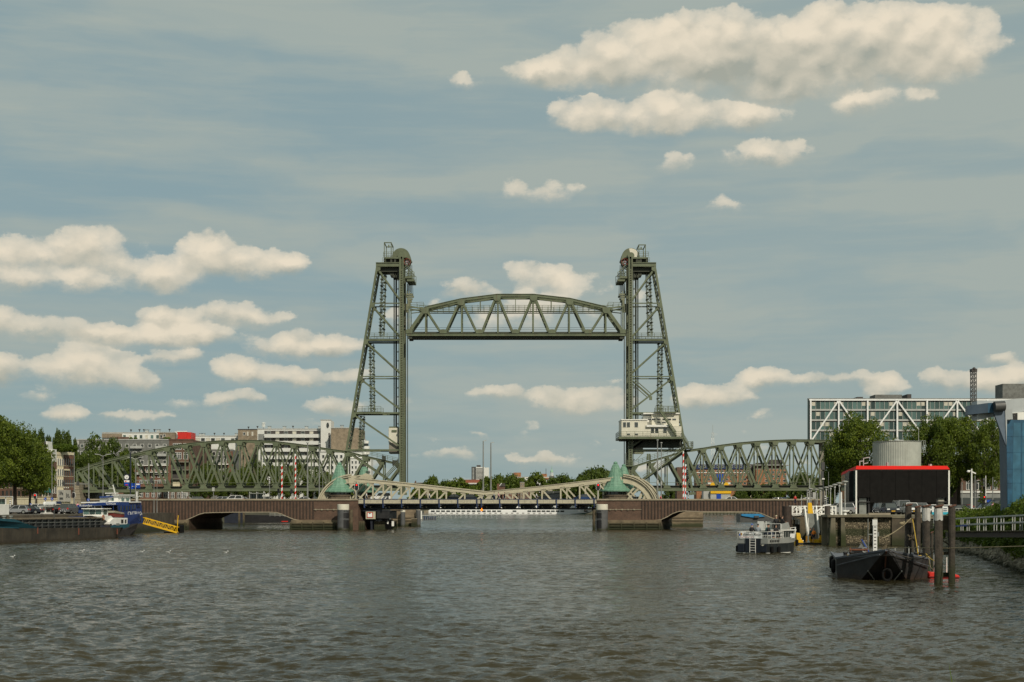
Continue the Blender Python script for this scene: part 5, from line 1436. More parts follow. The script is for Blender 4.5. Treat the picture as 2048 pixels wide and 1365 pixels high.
for k,(x,y,w,Y,kd)in enumerate([(1412,985,26,960,'far2'),(1435,975,26,980,'far2'),(1482,982,32,960,'far2'),(1500,975,34,965,'far'),(1522,972,34,960,'far2'),(1548,968,34,960,'far2'),(1572,972,34,960,'far'),(1600,970,36,955,'far'),(1625,955,44,800,'far2'),(1600,950,40,860,'far2'),(1650,950,40,700,'far'),(1340,978,30,980,'far2'),(1300,982,30,985,'far2')]):
 tree(kd,x,y,w,Y,'far tree %s'%['left of the yellow kiosk','above the yellow kiosk','just right of the yellow kiosk','two crowns right of the kiosk','below the dark blue flats','left of the orange flats','in front of the orange flats','right of the orange flats','left of the big right tree, near the truss end','with its top showing inside the last full truss panel','beside the tall dark clock pole','behind the foot of the right tower','behind the right rolling segment'][k],'trees on the far right bank',3.4)
# right bank, near
tree('big',1722,834,130,312,'big tree with a pointed top in front of the glass office block')
tree('big2',1690,868,86,318,'left shoulder tree overlapping the end of the right truss')
tree('big2',1668,905,50,322,'low leafy tree at the end of the railway span')
tree('big',1858,838,110,325,'tree right of the round tank')
tree('big2',1918,832,120,330,'large tree in the middle of the right group')
tree('big',1968,845,96,322,'rightmost tree, touching the blue pylon')
tree('round',1790,880,60,330,'tree crown hidden mostly behind the round tank')
tree('round',2030,868,60,300,'tree showing beyond the blue pylon')
tree('round2',1885,905,70,340,'shady lower tree behind the round tank')
# ================================================================== BUILDINGS
WIN={}
def win(root,x,y,z,w,h,frame='white',pane='glass',cross=False,label=None):
 """window set in a wall that faces local -Y; x, z = lower left corner"""
 key=(round(w,2),round(h,2),frame,pane,cross)
 if key not in WIN:
  t=min(.09,w*.1)
  a=MB()
  for(x0,x1,z0,z1)in((0,w,0,t),(0,w,h-t,h),(0,t,t,h-t),(w-t,w,t,h-t)):a.box(x0,x1,-.06,.06,z0,z1)
  if cross:a.box(w/2-t/2,w/2+t/2,-.055,.055,t,h-t);a.box(t,w-t,-.05,.05,h*.68,h*.68+t)
  b=MB();b.box(t,w-t,-.02,.0,t,h-t)
  WIN[key]=(a.mesh('window',M[frame]),b.mesh('pane',M[pane]if pane in M else MATS[pane]))
 a,b=WIN[key]
 o=bpy.data.objects.new('window',a);COL.objects.link(o);o.parent=root;o.location=(x,y-.05,z)
 p=bpy.data.objects.new('pane',b);COL.objects.link(p);p.parent=o
 return o
def bld(name,lab,x0,x1,y0,Y,depth,m,cat='building',zg=3.6,side=0.0,roof=None):
 """box building whose front covers photo pixels x0..x1 from y0 down to the ground"""
 a=P(x0,y0,Y);b=P(x1,y0,Y);root=thing(name,((a.x+b.x)/2,Y,zg),lab,cat)
 mb=MB();mb.prism3([(a.x,Y,zg),(b.x,Y,zg),(b.x,Y,a.z),(a.x,Y,a.z)],(side*depth,depth,0));mb.build('wall',M[m],root)
 mb=MB();mb.box(a.x-.15,b.x+.15,Y-.15,Y+.25,a.z,a.z+.3);mb.build('parapet',M[roof or 'grey_light'],root)
 return root
def wpx(root,x0,x1,y0,y1,Y,frame='white',pane='glass',cross=False,off=0.0):
 a=P(x0,y0,Y);b=P(x1,y1,Y);l=root.location
 return win(root,a.x-l.x,Y-l.y-off,b.z-l.z,b.x-a.x,a.z-b.z,frame,pane,cross)
def bpx(root,name,x0,x1,y0,y1,Y,d,m,off=0.0,label=None):
 a=P(x0,y0,Y);b=P(x1,y1,Y);mb=MB();mb.box(a.x,b.x,Y-off,Y-off+d,b.z,a.z);return mb.build(name,M[m],root,label=label)
# --- grey and brown apartment block behind the left span
Yb=480
r=bld('apartment_building','long grey brick apartment block behind the low end of the left truss',158,338,880.5,Yb,16,'brick_grey')
for y0,y1 in((888.5,895.5),(903,911),(921,930),(938,948)):
 for x in range(160,336,15):
  wpx(r,x+1,x+8,y0,y1,Yb,'white','glass',False)
 bpx(r,'balcony',262,285,y1-3,y1+2,Yb,1.2,'grey_light',1.2);bpx(r,'balcony',312,334,y1-3,y1+2,Yb,1.2,'grey_light',1.2)
bpx(r,'lower_storeys',226,339,932,1012,Yb,.4,'brick_red',.4)
for y0,y1 in((935,943),(947,956),(960,968),(985,995),(1000,1008)):
 for x in range(280,336,12):wpx(r,x,x+7,y0,y1,Yb,'white','glass',True,.45)
for y in(931,944.5):bpx(r,'balcony_slab',280,338,y,y+1.3,Yb,1.5,'white',1.9)
r=bld('roof_apartments','set back row of pale roof apartments on the grey block',205,318,866.5,492,9,'stucco_white')
for i,x in enumerate(range(224,316,11)):wpx(r,x,x+6.5,870,878,492,'white','glass_green' if i%3 else 'curtain')
bpx(r,'dark_bay',205,244,868,876,492,.8,'brick_beige',.8);bpx(r,'brick_bay',235,258,874.5,882,492,1.0,'brick_brown',1.0)
r=bld('stair_house','beige roof house beside the bright red roof box',318,350,866,486,9,'brick_beige')
wpx(r,320,325,870,877,486);wpx(r,326.5,331,868.5,874,486);bpx(r,'planter',322,342,877,880,486,.8,'black',.9)
for k,(x,y)in enumerate(((262,872),(271,871),(331,871),(337,872))):
 c=P(x,880,484);t_=thing('potted_conifer',(c.x,484,c.z-.3),'dark clipped conifer on the grey block roof, %s'%['leftmost of four','second from left','third from left','rightmost, beside the beige roof house'][k],'plant')
 mb=MB();mb.lathe([(.6,0),(.6,.5),(.75,.8),(.45,1.1),(.15,1.3)],(c.x,484,c.z-.3),8);mb.build('foliage',M['leaf_dark'],t_);mb=MB();mb.lathe([(.3,-.2),(.35,.1)],(c.x,484,c.z-.3),8);mb.build('pot',M['black'],t_)
r=bld('roof_box','bright red box room on the roof, with a white end bearing a grey disc',355,373.5,864.2,488,8,'red','roof room',zg=P(0,882,488).z,roof='white')
bpx(r,'white_end',349.5,356,863.2,880,488,8,'stucco_white',-.1);bpx(r,'grooved_side',373.5,382,865,880,488.4,7,'red',-.1)
c=P(355.5,873.5,487.8);mb=MB();mb.prism3([(c.x-.8+math.cos(a*.3927)*.9,487.7,c.z+math.sin(a*.3927)*.9)for a in range(16)],(0,.15,0));mb.build('disc',M['grey'],r)
r=bld('apartment_building','brown brick apartment block with a projecting gable corner, seen through the left truss',338,386.5,880.3,455,22,'brick_brown',side=.05,roof='brick_brown')
for y0,y1 in((887,900),(905,919)):
 for x in(354,367,346):wpx(r,x,x+9,y0,y1,455,'white','glass',True)
bpx(r,'recess',345,372,930,962,455,.3,'slate',.02);bpx(r,'brick_pillar',338,345,928,975,455,.4,'brick_red',.6)
for y in(924,940,958):bpx(r,'balcony_slab',344,380,y,y+1.4,455,1.5,'concrete',1.5)
bpx(r,'cream_panel',346,360,962,973,455,.3,'stucco',.4)
for x in(342,354,366,378):wpx(r,x,x+7,985,997,455,'white','glass',True)
r=bld('apartment_building','dark grey and red flats right of the brown gable, seen through the truss',387,466,900,476,14,'brick_grey')
for y0,y1 in((904,912),(918,926),(932,940)):
 for x in range(392,462,11):wpx(r,x,x+6,y0,y1,476)
bpx(r,'red_bay',455,466,903,950,476,.5,'brick_red',.6);bpx(r,'balcony_slab',388,458,928,930,476,1.4,'white',1.4)
# white long block and galleried block
r=bld('apartment_building','long low white flats behind the crown of the left truss',382,520,873,560,14,'stucco_white')
for x in range(392,446,10):wpx(r,x,x+8,876.5,883,560,'grey_light','curtain' if(x//10)%2 else 'glass')
for x in range(462,516,9):wpx(r,x,x+7,877,884,560,'grey_light','glass')
r=bld('roof_house','square taupe brick roof house over the white flats',476,515,860,556,10,'brick_beige','roof room',roof='slate')
wpx(r,486,491,865,871,556);wpx(r,494,497,864,872,556,'white','curtain');wpx(r,503.5,506.5,864,872,556,'white','curtain')
r=bld('gallery_flats','white galleried flats with long balconies right of the truss crown',515,642,859,540,12,'stucco_white')
bpx(r,'slate_panel',517,528,868.5,880,540,.2,'grey',.25)
for y in(862,876,890,905,919):
 bpx(r,'gallery_glazing',529,641,y,y+7,540,.15,'slate',.12)
 bpx(r,'balustrade',529 if y>870 else 530,641,y+7,y+14,540,1.3,'stucco_white',1.4)
 for x in range(534,640,17):wpx(r,x,x+8,y+1,y+6.5,540,'grey_light','curtain' if x%2 else 'glass',False,.14)
r=bld('stair_tower','tall white stair tower with a dark oval window near its top',641.5,662,841,536,9,'stucco_white','tower')
c=P(655.5,851,535.9);mb=MB();mb.prism3([(c.x+math.cos(a*.3927)*.5,535.8,c.z+math.sin(a*.3927)*1.0)for a in range(16)],(0,.15,0));mb.build('oval_window',M['glass'],r)
bpx(r,'slot_frame',656,660.5,865,898,536,.2,'white',.1);bpx(r,'slot_window',657,659.5,866,897,536,.2,'black',.15);bpx(r,'slot_window',657,659.5,900,930,536,.2,'black',.15)
r=bld('apartment_building','tall windowless beige brick end wall right of the white stair tower',662,719,857,530,20,'brick_beige')
r=bld('apartment_building','white flats with small windows behind the left tower foot',640,724,905,520,10,'stucco_white')
for y in(910,921,932,944,956,968):
 for x in range(644,722,9):wpx(r,x,x+5.5,y,y+7,520,'white','glass')
 bpx(r,'balcony',700,722,y+5,y+8,520,1.2,'white',1.2)
r=bld('balcony_tower','white tower of round balconies just right of the left stair mast',724,731,880,524,6,'stucco_white','tower')
for k,y in enumerate((884,895,906,917,929,941)):
 c=P(732,y,522);mb=MB();mb.lathe([(1.25 if k else .9,0),(1.35 if k else 1.0,.9),(1.2 if k else .8,1.0)],(c.x,523,c.z-.6),14);mb.build('round_balcony',M['white'],r)
mb=MB();c=P(732,965,523);mb.lathe([(.9,0),(.9,P(0,882,523).z-c.z)],(c.x,523.2,c.z),10);mb.build('bay_windows',M['glass'],r)
r=bld('apartment_building','white flats low behind the left near turret',690,742,918,515,8,'stucco_white')
for y in(922,932,942,952):
 for x in range(703,726,7):wpx(r,x,x+4,y,y+6,515)
# roof chimneys and vents
def vent(x,y,Y,kind,lab):
 c=P(x,y,Y);h=9*Y/F;t_=thing('roof_vent',(c.x,Y,c.z),lab,'chimney','roof vents on the flats left of the towers')
 if kind=='box':
  mb=MB();mb.box(c.x-.55,c.x+.55,Y-.5,Y+.5,c.z,c.z+.7);mb.build('base',M['grey_light'],t_)
  mb=MB();mb.box(c.x-.75,c.x+.75,Y-.6,Y+.6,c.z+.95,c.z+1.1)
  for sx in(-.5,.5):mb.bar((c.x+sx,Y,c.z+.7),(c.x+sx,Y,c.z+.95),.1,.1)
  mb.build('hood',M['galv'],t_)
 else:
  mb=MB();mb.tube([(c.x,Y,c.z),(c.x,Y,c.z+.8)],.12,6);mb.build('pipe',M['slate'],t_);mb=MB();mb.lathe([(.18,0),(.42,.35),(.3,.5)],(c.x,Y,c.z+.75),8);mb.build('cowl',M['slate'],t_)
VP=[(262,866.5,494,'c','on the pale roof apartments, leftmost'),(279,866,494,'c','on the roof apartments, second'),(288,866,494,'c','on the roof apartments, third'),(294,866,494,'box','square hood over the roof apartments'),(309,866,494,'c','small, right of the square hood'),(317,865.5,494,'box','square hood by the beige roof house'),(339,865.5,490,'c','dark cowl on the beige roof house'),
  (402,872.5,564,'box','left of two joined hoods on the white flats'),(407,872.5,564,'box','right of two joined hoods on the white flats'),(429,872.5,564,'c','slim cowl on the white flats'),(448,872.5,564,'c','second slim cowl on the white flats'),(473,872.5,564,'box','hood left of the taupe roof house'),
  (497,860,560,'c','cowl on the taupe roof house'),(515,859,560,'c','cowl at the right edge of the taupe roof house'),(539,858.5,545,'box','hood on the galleried flats, leftmost'),(569,858.5,545,'box','hood on the galleried flats, middle'),(586,858.5,545,'c','cowl on the galleried flats'),(613,858.5,545,'box','hood on the galleried flats, right'),(640,858.5,545,'box','hood touching the white stair tower'),(684,856.5,534,'box','hood on the beige end wall block')]
for x,y,Y,k,lb in VP:vent(x,y,Y,k,'roof vent, '+lb)
t_=thing('siren',P(527,860,545),'stack of white warning siren discs on the galleried flats','siren');c=P(527,860,545)
mb=MB();mb.tube([(c.x,545,c.z),(c.x,545,c.z+2.2)],.1,6);mb.build('mast',M['grey_light'],t_)
for k in range(4):mb=MB();mb.lathe([(.2,0),(.75,.1),(.75,.3),(.2,.35)],(c.x,545,c.z+.9+k*.5),12);mb.build('disc',M['white'],t_)
r=bld('metal_clad_building','grey ribbed metal building behind the dark poplars at the far left',150,196,881,510,20,'grey_light')
for x in range(156,192,12):wpx(r,x,x+8,889,895,510,'grey','glass')
# white bus and cream hoarding under the span
r=bld('hoarding','low cream wall beneath the left railway span behind the lamp posts',255,370,1001,440,1,'stucco','wall')
# --- narrow gabled houses on the left quay, seen very obliquely
d_=Vector((.20,.98,0)).normalized();hz0=3.7
O_=Vector((-131.6,398,hz0));rz_=math.atan2(d_.y,d_.x)
def house(t0,t1,ytop,m,lab,rows,cols):
 frame='white' if m.startswith('stucco')else 'brick_brown'
 w=t1-t0;loc=O_+d_*t0;zt=H-(ytop-HY)*(loc.y)/F
 root=thing('row_house',loc,lab,'house',None,rz_);h=zt-hz0
 mb=MB();mb.box(0,w,0,10,0,h);me=mb.mesh('wall',M[m]);o=bpy.data.objects.new('wall',me);COL.objects.link(o);o.parent=root
 def part(nm,x0,x1,y0,y1,z0,z1,mm):
  b=MB();b.box(x0,x1,y0,y1,z0,z1);q=bpy.data.objects.new(nm,b.mesh(nm,M[mm]));COL.objects.link(q);q.parent=root;return q
 part('cornice',-.02,w+.02,-.16,.1,h-.7,h+.1,'stucco')
 part('shop_front',.1,w-.1,-.08,.0,.1,3.2,'stucco')
 part('string_course',0,w,-.07,.0,3.3,3.7,'stucco')
 sh=(h-4.8)/rows
 for r_ in range(rows):
  for c_ in range(cols):
   cw=w/cols;z=4.1+r_*sh
   win(root,c_*cw+cw*.18,-.04,z,cw*.64,sh*.66,frame,'glass',False)
   part('sill',c_*cw+cw*.1,c_*cw+cw*.9,-.07,-.02,z-.2,z-.05,'stucco')
 for c_ in range(cols+1):
  x=c_*w/cols
  if m in('stucco',):part('pilaster',max(0,x-.18),min(w,x+.18),-.07,0,3.7,h-.8,'stucco')
 return root,part,h,w
hs=[]
r0,p0,h0_,w0=house(0,4.6,917,'stucco_yellow','ochre row house with teal window awnings, left of the brown one',4,3)
for z in(3.9,7.0,10.0):
 for c_ in range(3):p0('awning',c_*1.5+.2,c_*1.5+1.25,-1.0,-.1,z+1.6,z+1.9,'teal')if 0 else None
M['teal']=mat('teal_canvas',(.01,.12,.11),.7,0,.1)
for z in(9.5,4.6):
 for c_ in range(3):
  b=MB();b.prism3([(c_*1.5+.2,-.1,z+1.9),(c_*1.5+1.3,-.1,z+1.9),(c_*1.5+1.3,-.5,z+.6),(c_*1.5+.2,-.5,z+.6)],(0,-.06,-.06));q=bpy.data.objects.new('awning',b.mesh('awning',M['teal']));COL.objects.link(q);q.parent=r0
r1,p1,h1,w1=house(4.6,8.2,905,'brick_brown','narrow brown brick house with a white bay top, left of the cream house',4,2)
p1('bay',.4,3.2,-.22,0,4,h1-1.5,'brick_brown');p1('oriel_balcony',.3,3.3,-.4,0,h1-5.2,h1-4.8,'stucco');p1('white_gable',.6,3.0,-.3,.4,h1-2.6,h1+.9,'stucco_white')
for x in(.7,2.0):win(r1,x,-.24,5,.9,2.4);win(r1,x,-.24,9,.9,2.4);win(r1,x,-.24,h1-8.0,.9,2.0)
r2,p2,h2,w2=house(8.2,11.8,905,'stucco','tall cream stucco house between two brown brick houses',4,3)
r3,p3,h3,w3=house(11.8,15.2,905,'brick_brown','brown brick house with white blocks and a grey shop sign at its foot',4,3)
p3('oriel_balcony',.3,3.1,-.35,0,h3-5.2,h3-4.8,'stucco')
for k in range(4):
 for c_ in range(3):p3('keystone',c_*1.13+.3,c_*1.13+.8,-.08,0,6.6+k*3.4,6.9+k*3.4,'white')
M['sign_grey']=mat('pale_grey_sign_board',(.42,.41,.37),.6,0,.05)
house(-9,0,921,'brick_brown','brown brick row house half hidden behind the large left tree',4,5)
house(-19,-9,917,'brick_brown','brown row house hidden behind the large left tree',4,5)
house(-30,-19,920,'brick_red','red brick row house behind the large left tree',4,6)
house(-46,-30,915,'brick_red','red row house at the left picture edge',4,8)
r4,p4,h4,w4=house(15.2,17.8,905.5,'brick_red','narrow red brick corner house at the right end of the row',4,2)
for tt,nm in((8.2,'left'),(11.9,'right')):
 loc=O_+d_*tt;root=thing('shop_sign',loc+Vector((0,0,2.7)),'grey shop sign board on the narrow houses, the %s of two'%nm,'sign',None,rz_)
 b=MB();b.box(.1,3.4,-.45,-.2,0,3.4);q=bpy.data.objects.new('board',b.mesh('board',M['sign_grey']));COL.objects.link(q);q.parent=root
 b=MB()
 for(x0,x1,z0,z1)in(((.8,1.2,1.9,2.9),(1.5,1.9,2.1,2.9),(.7,2.6,.6,1.2),(2.1,2.6,1.9,2.6))if nm=='left' else((.8,1.1,1.1,2.4),(1.4,1.7,1.3,2.2),(2.0,2.7,1.2,1.5),(2.0,2.3,1.6,2.3))):b.box(x0,x1,-.49,-.452,z0,z1)
 q=bpy.data.objects.new('lettering',b.mesh('lettering',M['grey_dark']));COL.objects.link(q);q.parent=root
# roof garden, dormer with an orange disc
rg=thing('roof_garden',P(125,905,405),'yellow green hedge growing on the flat roof of the narrow houses','hedge')
me,_=leaf_mesh('foliage',77,1.6,.8,.8,2600,.12,M['leaf_bright'],16)
for k in range(7):
 c=P(100+k*7.6,904-(k%2),408);o=bpy.data.objects.new('foliage',me);COL.objects.link(o);o.parent=rg;o.location=c-rg.location+Vector((0,0,-.1));o.scale=(1,1,1.25-.1*(k%3));o.rotation_euler=(0,0,k*1.3)
dm=thing('dormer',P(85,905,402),'dark sloped dormer with an orange round window above the ochre house','dormer')
mb=MB();mb.prism([(74,883.5),(93,883.5),(91,895),(72,895)],402,4);mb.build('slope',M['slate'],dm)
mb=MB();mb.prism([(92,883),(94.5,883),(97,905),(92.5,905)],401.8,4.2);mb.prism([(74,895),(94,895),(95,905),(74,905)],401.9,4);mb.build('gable',M['stucco_white'],dm)
c=P(83,890,401.6);mb=MB();mb.torus(c,.42,.12,'Y',14,5);mb.ball(c,.4,10,5,(1,.3,1));mb.build('round_window',mat('orange_ring',(.5,.2,.06),.5),dm)
# street furniture of the left quay
ZQ=3.62
def qpost(x,y0,Y,lab,head='small',r=.09,nm='lamp_post'):return lamp_mast(x,y0,0,lab,r,head,nm,'lamp post','grey',Y,ZQ)
qpost(206,912,285,'twin headed street lamp in front of the left truss end','twin');qpost(271,918,288,'twin headed street lamp beside the station clock','twin')
qpost(177.5,927,280,'grey pole at the left truss end carrying a long signal arm',None,.14,'signal_mast');qpost(148.5,905,282,'thin tall grey pole before the red corner house',None,.08,'street_pole')
qpost(104,923,290,'thin grey pole before the brown house',None,.08,'street_pole');qpost(91,958,290,'thin shorter pole carrying a blue round sign',None,.07,'street_pole')
qpost(308,962,291,'cream hooked lamp post left of its twin','side',.07);qpost(314,963,291,'grey hooked lamp post right of its twin','side',.06)
gm=thing('signal_gantry',P(177.5,967,280),'long grey arm of traffic signals reaching left over the quay road','signal arm')
mb=MB();mb.bar(P(123,967.3,280),P(177,968.6,280),.18,.18);mb.build('arm',M['grey'],gm)
for x in(128,156):mb=MB();a=P(x-2.5,963,279.8);b=P(x+2.5,972,279.8);mb.box(a.x,b.x,279.6,279.9,b.z,a.z);mb.build('signal_head',M['grey_dark'],gm)
gm=thing('signal_gantry',P(271,961,288),'shorter grey signal arm right of the station clock','signal arm')
mb=MB();mb.bar(P(271,961,288),P(303,960.5,288),.14,.14);mb.build('arm',M['grey'],gm);mb=MB();a=P(300.5,957,287.8);b=P(305.5,966,287.8);mb.box(a.x,b.x,287.6,287.9,b.z,a.z);mb.build('signal_head',M['grey_dark'],gm)
# clock totem and blue direction sign
M['totem']=mat('black_totem_panel',(.012,.016,.03),.35);M['sign_blue']=mat('road_sign_blue',(.004,.055,.36),.4,0,.03)
ck=thing('clock_totem',(P(260,0,284).x,284,ZQ),'black pole sign with a round white clock above a red lettered panel','clock')
mb=MB();c=P(260.8,0,284);mb.tube([(c.x,284,ZQ),(c.x,284,P(0,905,284).z)],.13,8);mb.build('pole',M['totem'],ck)
mb=MB();a=P(248,949,284);b=P(259.5,972.5,284);mb.box(a.x,b.x,283.85,284.05,b.z,a.z);mb.build('panel',M['totem'],ck)
mb=MB();c=P(253.3,954.8,283.8);mb.prism3([(c.x+math.cos(a*.3927)*.44,283.78,c.z+math.sin(a*.3927)*.44)for a in range(16)],(0,.06,0));mb.build('clock_face',M['white_clean'],ck)
mb=MB();mb.bar(c+Vector((0,-.05,0)),c+Vector((.0,-.05,-.28)),.06,.03);mb.bar(c+Vector((0,-.05,0)),c+Vector((.22,-.05,.02)),.06,.03);mb.build('clock_hands',M['black'],ck)
for(y0,y1,m_)in((961,965,'white_clean'),(965.5,971.8,'sign_blue')):
 mb=MB();a=P(248.5,y0,283.8);b=P(258.8,y1,283.8);mb.box(a.x,b.x,283.79,283.84,b.z,a.z);mb.build('notice',M[m_],ck)
mb=MB();a=P(250.5,962,283.8);b=P(253,964.3,283.8);mb.box(a.x,b.x,283.76,283.785,b.z,a.z);a=P(251,969.3,283.8);b=P(256,970.8,283.8);mb.box(a.x,b.x,283.76,283.785,b.z,a.z);mb.build('red_print',M['red'],ck)
ds=thing('direction_sign',P(270,978,290),'large blue road direction sign behind the clock pole','road sign')
mb=MB();a=P(258,967,290);b=P(280.5,978.5,290);mb.box(a.x,b.x,289.9,290,b.z,a.z);mb.build('panel',M['sign_blue'],ds)
mb=MB();a=P(272.5,967.8,290);b=P(279.5,970.5,290);mb.box(a.x,b.x,289.87,289.898,b.z,a.z)
for(x0,x1,y)in((259,262,974.8),(264,268,972.8),(270,274,972.5)):a=P(x0,y,290);b=P(x1,y+.8,290);mb.box(a.x,b.x,289.87,289.898,b.z,a.z)
mb.build('lettering',M['white_clean'],ds)
mb=MB()
for x in(261,277):c=P(x,979,290.2);mb.tube([(c.x,290.2,ZQ),(c.x,290.2,c.z)],.06,6)
mb.build('post',M['grey'],ds)
# quay traffic lights and round blue signs
def qsignal(px,y0,y1,Y,lab,lit):
 c=P(px,0,Y);za,zz=P(0,y1,Y).z,P(0,y0,Y).z;root=thing('traffic_signal',(c.x,Y,ZQ),lab,'traffic light')
 mb=MB();mb.tube([(c.x,Y,ZQ),(c.x,Y,za)],.06,6);mb.build('pole',M['grey'],root)
 w=(zz-za)*.28
 for nm,g_,yy,m_ in(('border',1.18,.04,'white_clean'),('backing_board',1.0,.1,'black')):
  mb=MB();pts=[(c.x+math.cos(math.pi*k/8)*w*g_,Y-yy,zz-w+math.sin(math.pi*k/8)*w*g_)for k in range(9)]+[(c.x-math.cos(math.pi*k/8)*w*g_,Y-yy,za+w-math.sin(math.pi*k/8)*w*g_)for k in range(9)]
  mb.prism3(pts,(0,.1,0));mb.build(nm,M[m_],root)
 if lit:mb=MB();mb.ball((c.x,Y-.14,zz-w),w*.5,8,5);mb.build('red_light',M['lamp_red'],root)
qsignal(70.2,988,998,262,'traffic light showing red under the large left tree',True)
qsignal(147.3,985.5,996,270,'unlit traffic light in front of the stone abutment',False)
for px,py,Y,lb in((90.3,998.3,268,'left round blue sign before the ochre house'),(104,998.4,268,'right round blue sign before the ochre house'),(61.3,1008.5,255,'small round blue sign on a yellow post under the large tree'),(176.6,1000.3,268,'round blue sign left of the blue ship bow')):
 c=P(px,py,Y);root=thing('round_sign',(c.x,Y,ZQ),lb,'road sign',None);rr=.28 if Y>260 else .16
 mb=MB();mb.prism3([(c.x+math.cos(a*.3927)*rr,Y,c.z+math.sin(a*.3927)*rr)for a in range(16)],(0,.05,0));mb.build('disc',M['sign_blue'],root)
 mb=MB();mb.bar((c.x-rr*.4,Y-.02,c.z+rr*.4),(c.x+rr*.3,Y-.02,c.z-rr*.4),.06,.02);mb.bar((c.x+rr*.3,Y-.02,c.z-rr*.4),(c.x-rr*.2,Y-.02,c.z-rr*.4),.06,.02);mb.build('arrow',M['white_clean'],root)
 mb=MB();mb.tube([(c.x,Y+.1,ZQ),(c.x,Y+.1,c.z+.1)],.05,6);mb.build('pole',M['yellow' if Y<260 else 'grey'],root)
c0=P(21,0,230)
striped_post(20.6,1001,1015,245,ZQ,'black and white banded post under the large left tree')
GL='cars parked on the left quay'
for kind,paint,px,Y,deg,lb in(('hatch','silver',34,235,185,'silver hatchback parked on the left quay under the large tree'),('sedan','dark',58,238,180,'dark saloon behind the small crane boom on the left quay'),('suv','white',73,250,170,'white car beside the banner pole behind the freighter'),('hatch','black',130,246,60,'black hatchback between the barge cabin and the blue ship'),('suv','grey',140,243,80,'grey tailgate with its boot toward the river near the blue ship'),('hatch','red',152,250,20,'red car by the bow of the blue ship')):
 c_=carp(kind,paint,px,Y,ZQ,deg,lb,GL)
# ================================================================== FAR BANK
fb=thing('tower_block',P(960,985,1500),'far tower block, dark left side and white banded front','tower block')
Yt=1500
bpx(fb,'dark_side',943,952,934,1000,Yt,20,'grey_dark',0);bpx(fb,'front',952,969,934.5,1000,Yt,20,'stucco_white',.5);bpx(fb,'end_wall',969,978,935.5,1000,Yt,20,'stucco_white',0)
for k in range(14):bpx(fb,'window_band',952.5,967.5,937.2+2.5*k,938.3+2.5*k,Yt,.2,'slate',.75)
for k in range(12):bpx(fb,'window_band',945.2,948.2,936.5+2.6*k,938+2.6*k,Yt,.2,'grey_light',.2)
bpx(fb,'roof_plant',953,961,930.5,934,Yt,6,'slate',-4)
r=bld('brick_house','red roofed house with white gables under the far tower block',935,961,969,1150,12,'slate','house',3.4)
mb=MB();mb.prism([(925,959.8),(960.5,959.8),(959.5,966.5),(930,966.5)],1149,12);mb.build('roof',M['roof_tile'],r)
for x in(924,959):bpx(r,'chimney',x,x+3,958,963,1150,2,'brick_brown',1)
bpx(r,'gutter',931,961,966.3,968,1149,.5,'white',1)
for x in(939,953):mb=MB();mb.prism([(x,975.5),(x+3.5,973),(x+8,975.5),(x+7,982),(x+1,982)],1147,2);mb.build('dormer',M['stucco_white'],r);wpx(r,x+2.5,x+5.5,976.5,980,1146.8,'white','glass')
r=bld('house','small brick house with a stepped white edged gable right of the masts',996,1010,972,1090,8,'brick_brown','house',3.4)
mb=MB();mb.prism([(996,973),(1002,967),(1010,967),(1010,973)],1089.5,8);mb.build('roof',M['slate'],r);bpx(r,'chimney',994,999,968,984,1089,1.5,'brick_red',1)
mb=MB();mb.bar(P(998,973.5,1089),P(1003,967,1089),.5,.5);mb.build('gable_trim',M['white'],r)
r=bld('house','dark slate roofed house behind the second round far tree',895,912,968,1160,8,'slate','house',3.4);bpx(r,'chimney',902,904.5,964.5,969,1160,1,'brick_beige',1)
r=bld('house','dark roofed building next to the left tower at the far bank',828,852,966,1160,8,'slate','house',3.4);bpx(r,'chimney',830,832.5,962,967,1160,1,'brick_brown',1)
r=bld('apartment_building','ochre end wall flats with a brown roof house on the far bank',1013,1045,954.5,1350,12,'stucco_white','flats',3.4)
bpx(r,'ochre_panel',1032,1042,956,966,1350,.3,'stucco_yellow',.4);bpx(r,'roof_house',1027,1042,945.5,954,1350,6,'brick_orange',-2);bpx(r,'roof_plant',1024,1029,947,954,1350,5,'slate',-1)
r=bld('apartment_building','long low white flats with galleries on the far bank',1043,1100,954.5,1345,10,'stucco_white','flats',3.4)
for y in(956.5,960.5,964.5):
 for x in range(1052,1098,6):wpx(r,x,x+4.6,y,y+2.4,1345,'white','glass')
bpx(r,'ochre_panel',1086,1090,956,966,1345,.3,'stucco_yellow',.4);bpx(r,'roof_house',1083,1094,948,954,1345,6,'brick_orange',-2);bpx(r,'orange_awning',1090,1097,956,959,1345,1,'brick_orange',1.2);bpx(r,'orange_awning',1086,1090,965,968,1345,1,'brick_orange',1.2)
mb=MB();c=P(1092,948,1346);mb.tube([c,P(1092,937.5,1346)],.25,5);mb.build('mast',M['slate'],r)
ct=thing('clock_tower',P(1103.5,985,1250),'small far church tower with a pale green dome and thin spire','church tower');c=P(1103.5,0,1250);q=lambda y:P(0,y,1250).z
mb=MB();mb.box(c.x-2.1,c.x+2.1,1248,1252,3.4,q(952));mb.build('shaft',M['brick_grey'],ct)
mb=MB();mb.lathe([(1.5,q(952)),(1.5,q(950.5))],(c.x,1250,0),8)
for k in range(8):a=k*math.pi/4;mb.bar((c.x+math.cos(a)*1.05,1250+math.sin(a)*1.05,q(951)),(c.x+math.cos(a)*1.05,1250+math.sin(a)*1.05,q(945)),.35,.35)
mb.build('lantern',M['stucco_white'],ct)
mb=MB();mb.lathe([(1.35,q(945)),(1.25,q(943)),(.8,q(941)),(.25,q(939.6)),(.1,q(932))],(c.x,1250,0),10);mb.build('dome',mat('pale_verdigris',(.25,.42,.30),.6),ct)
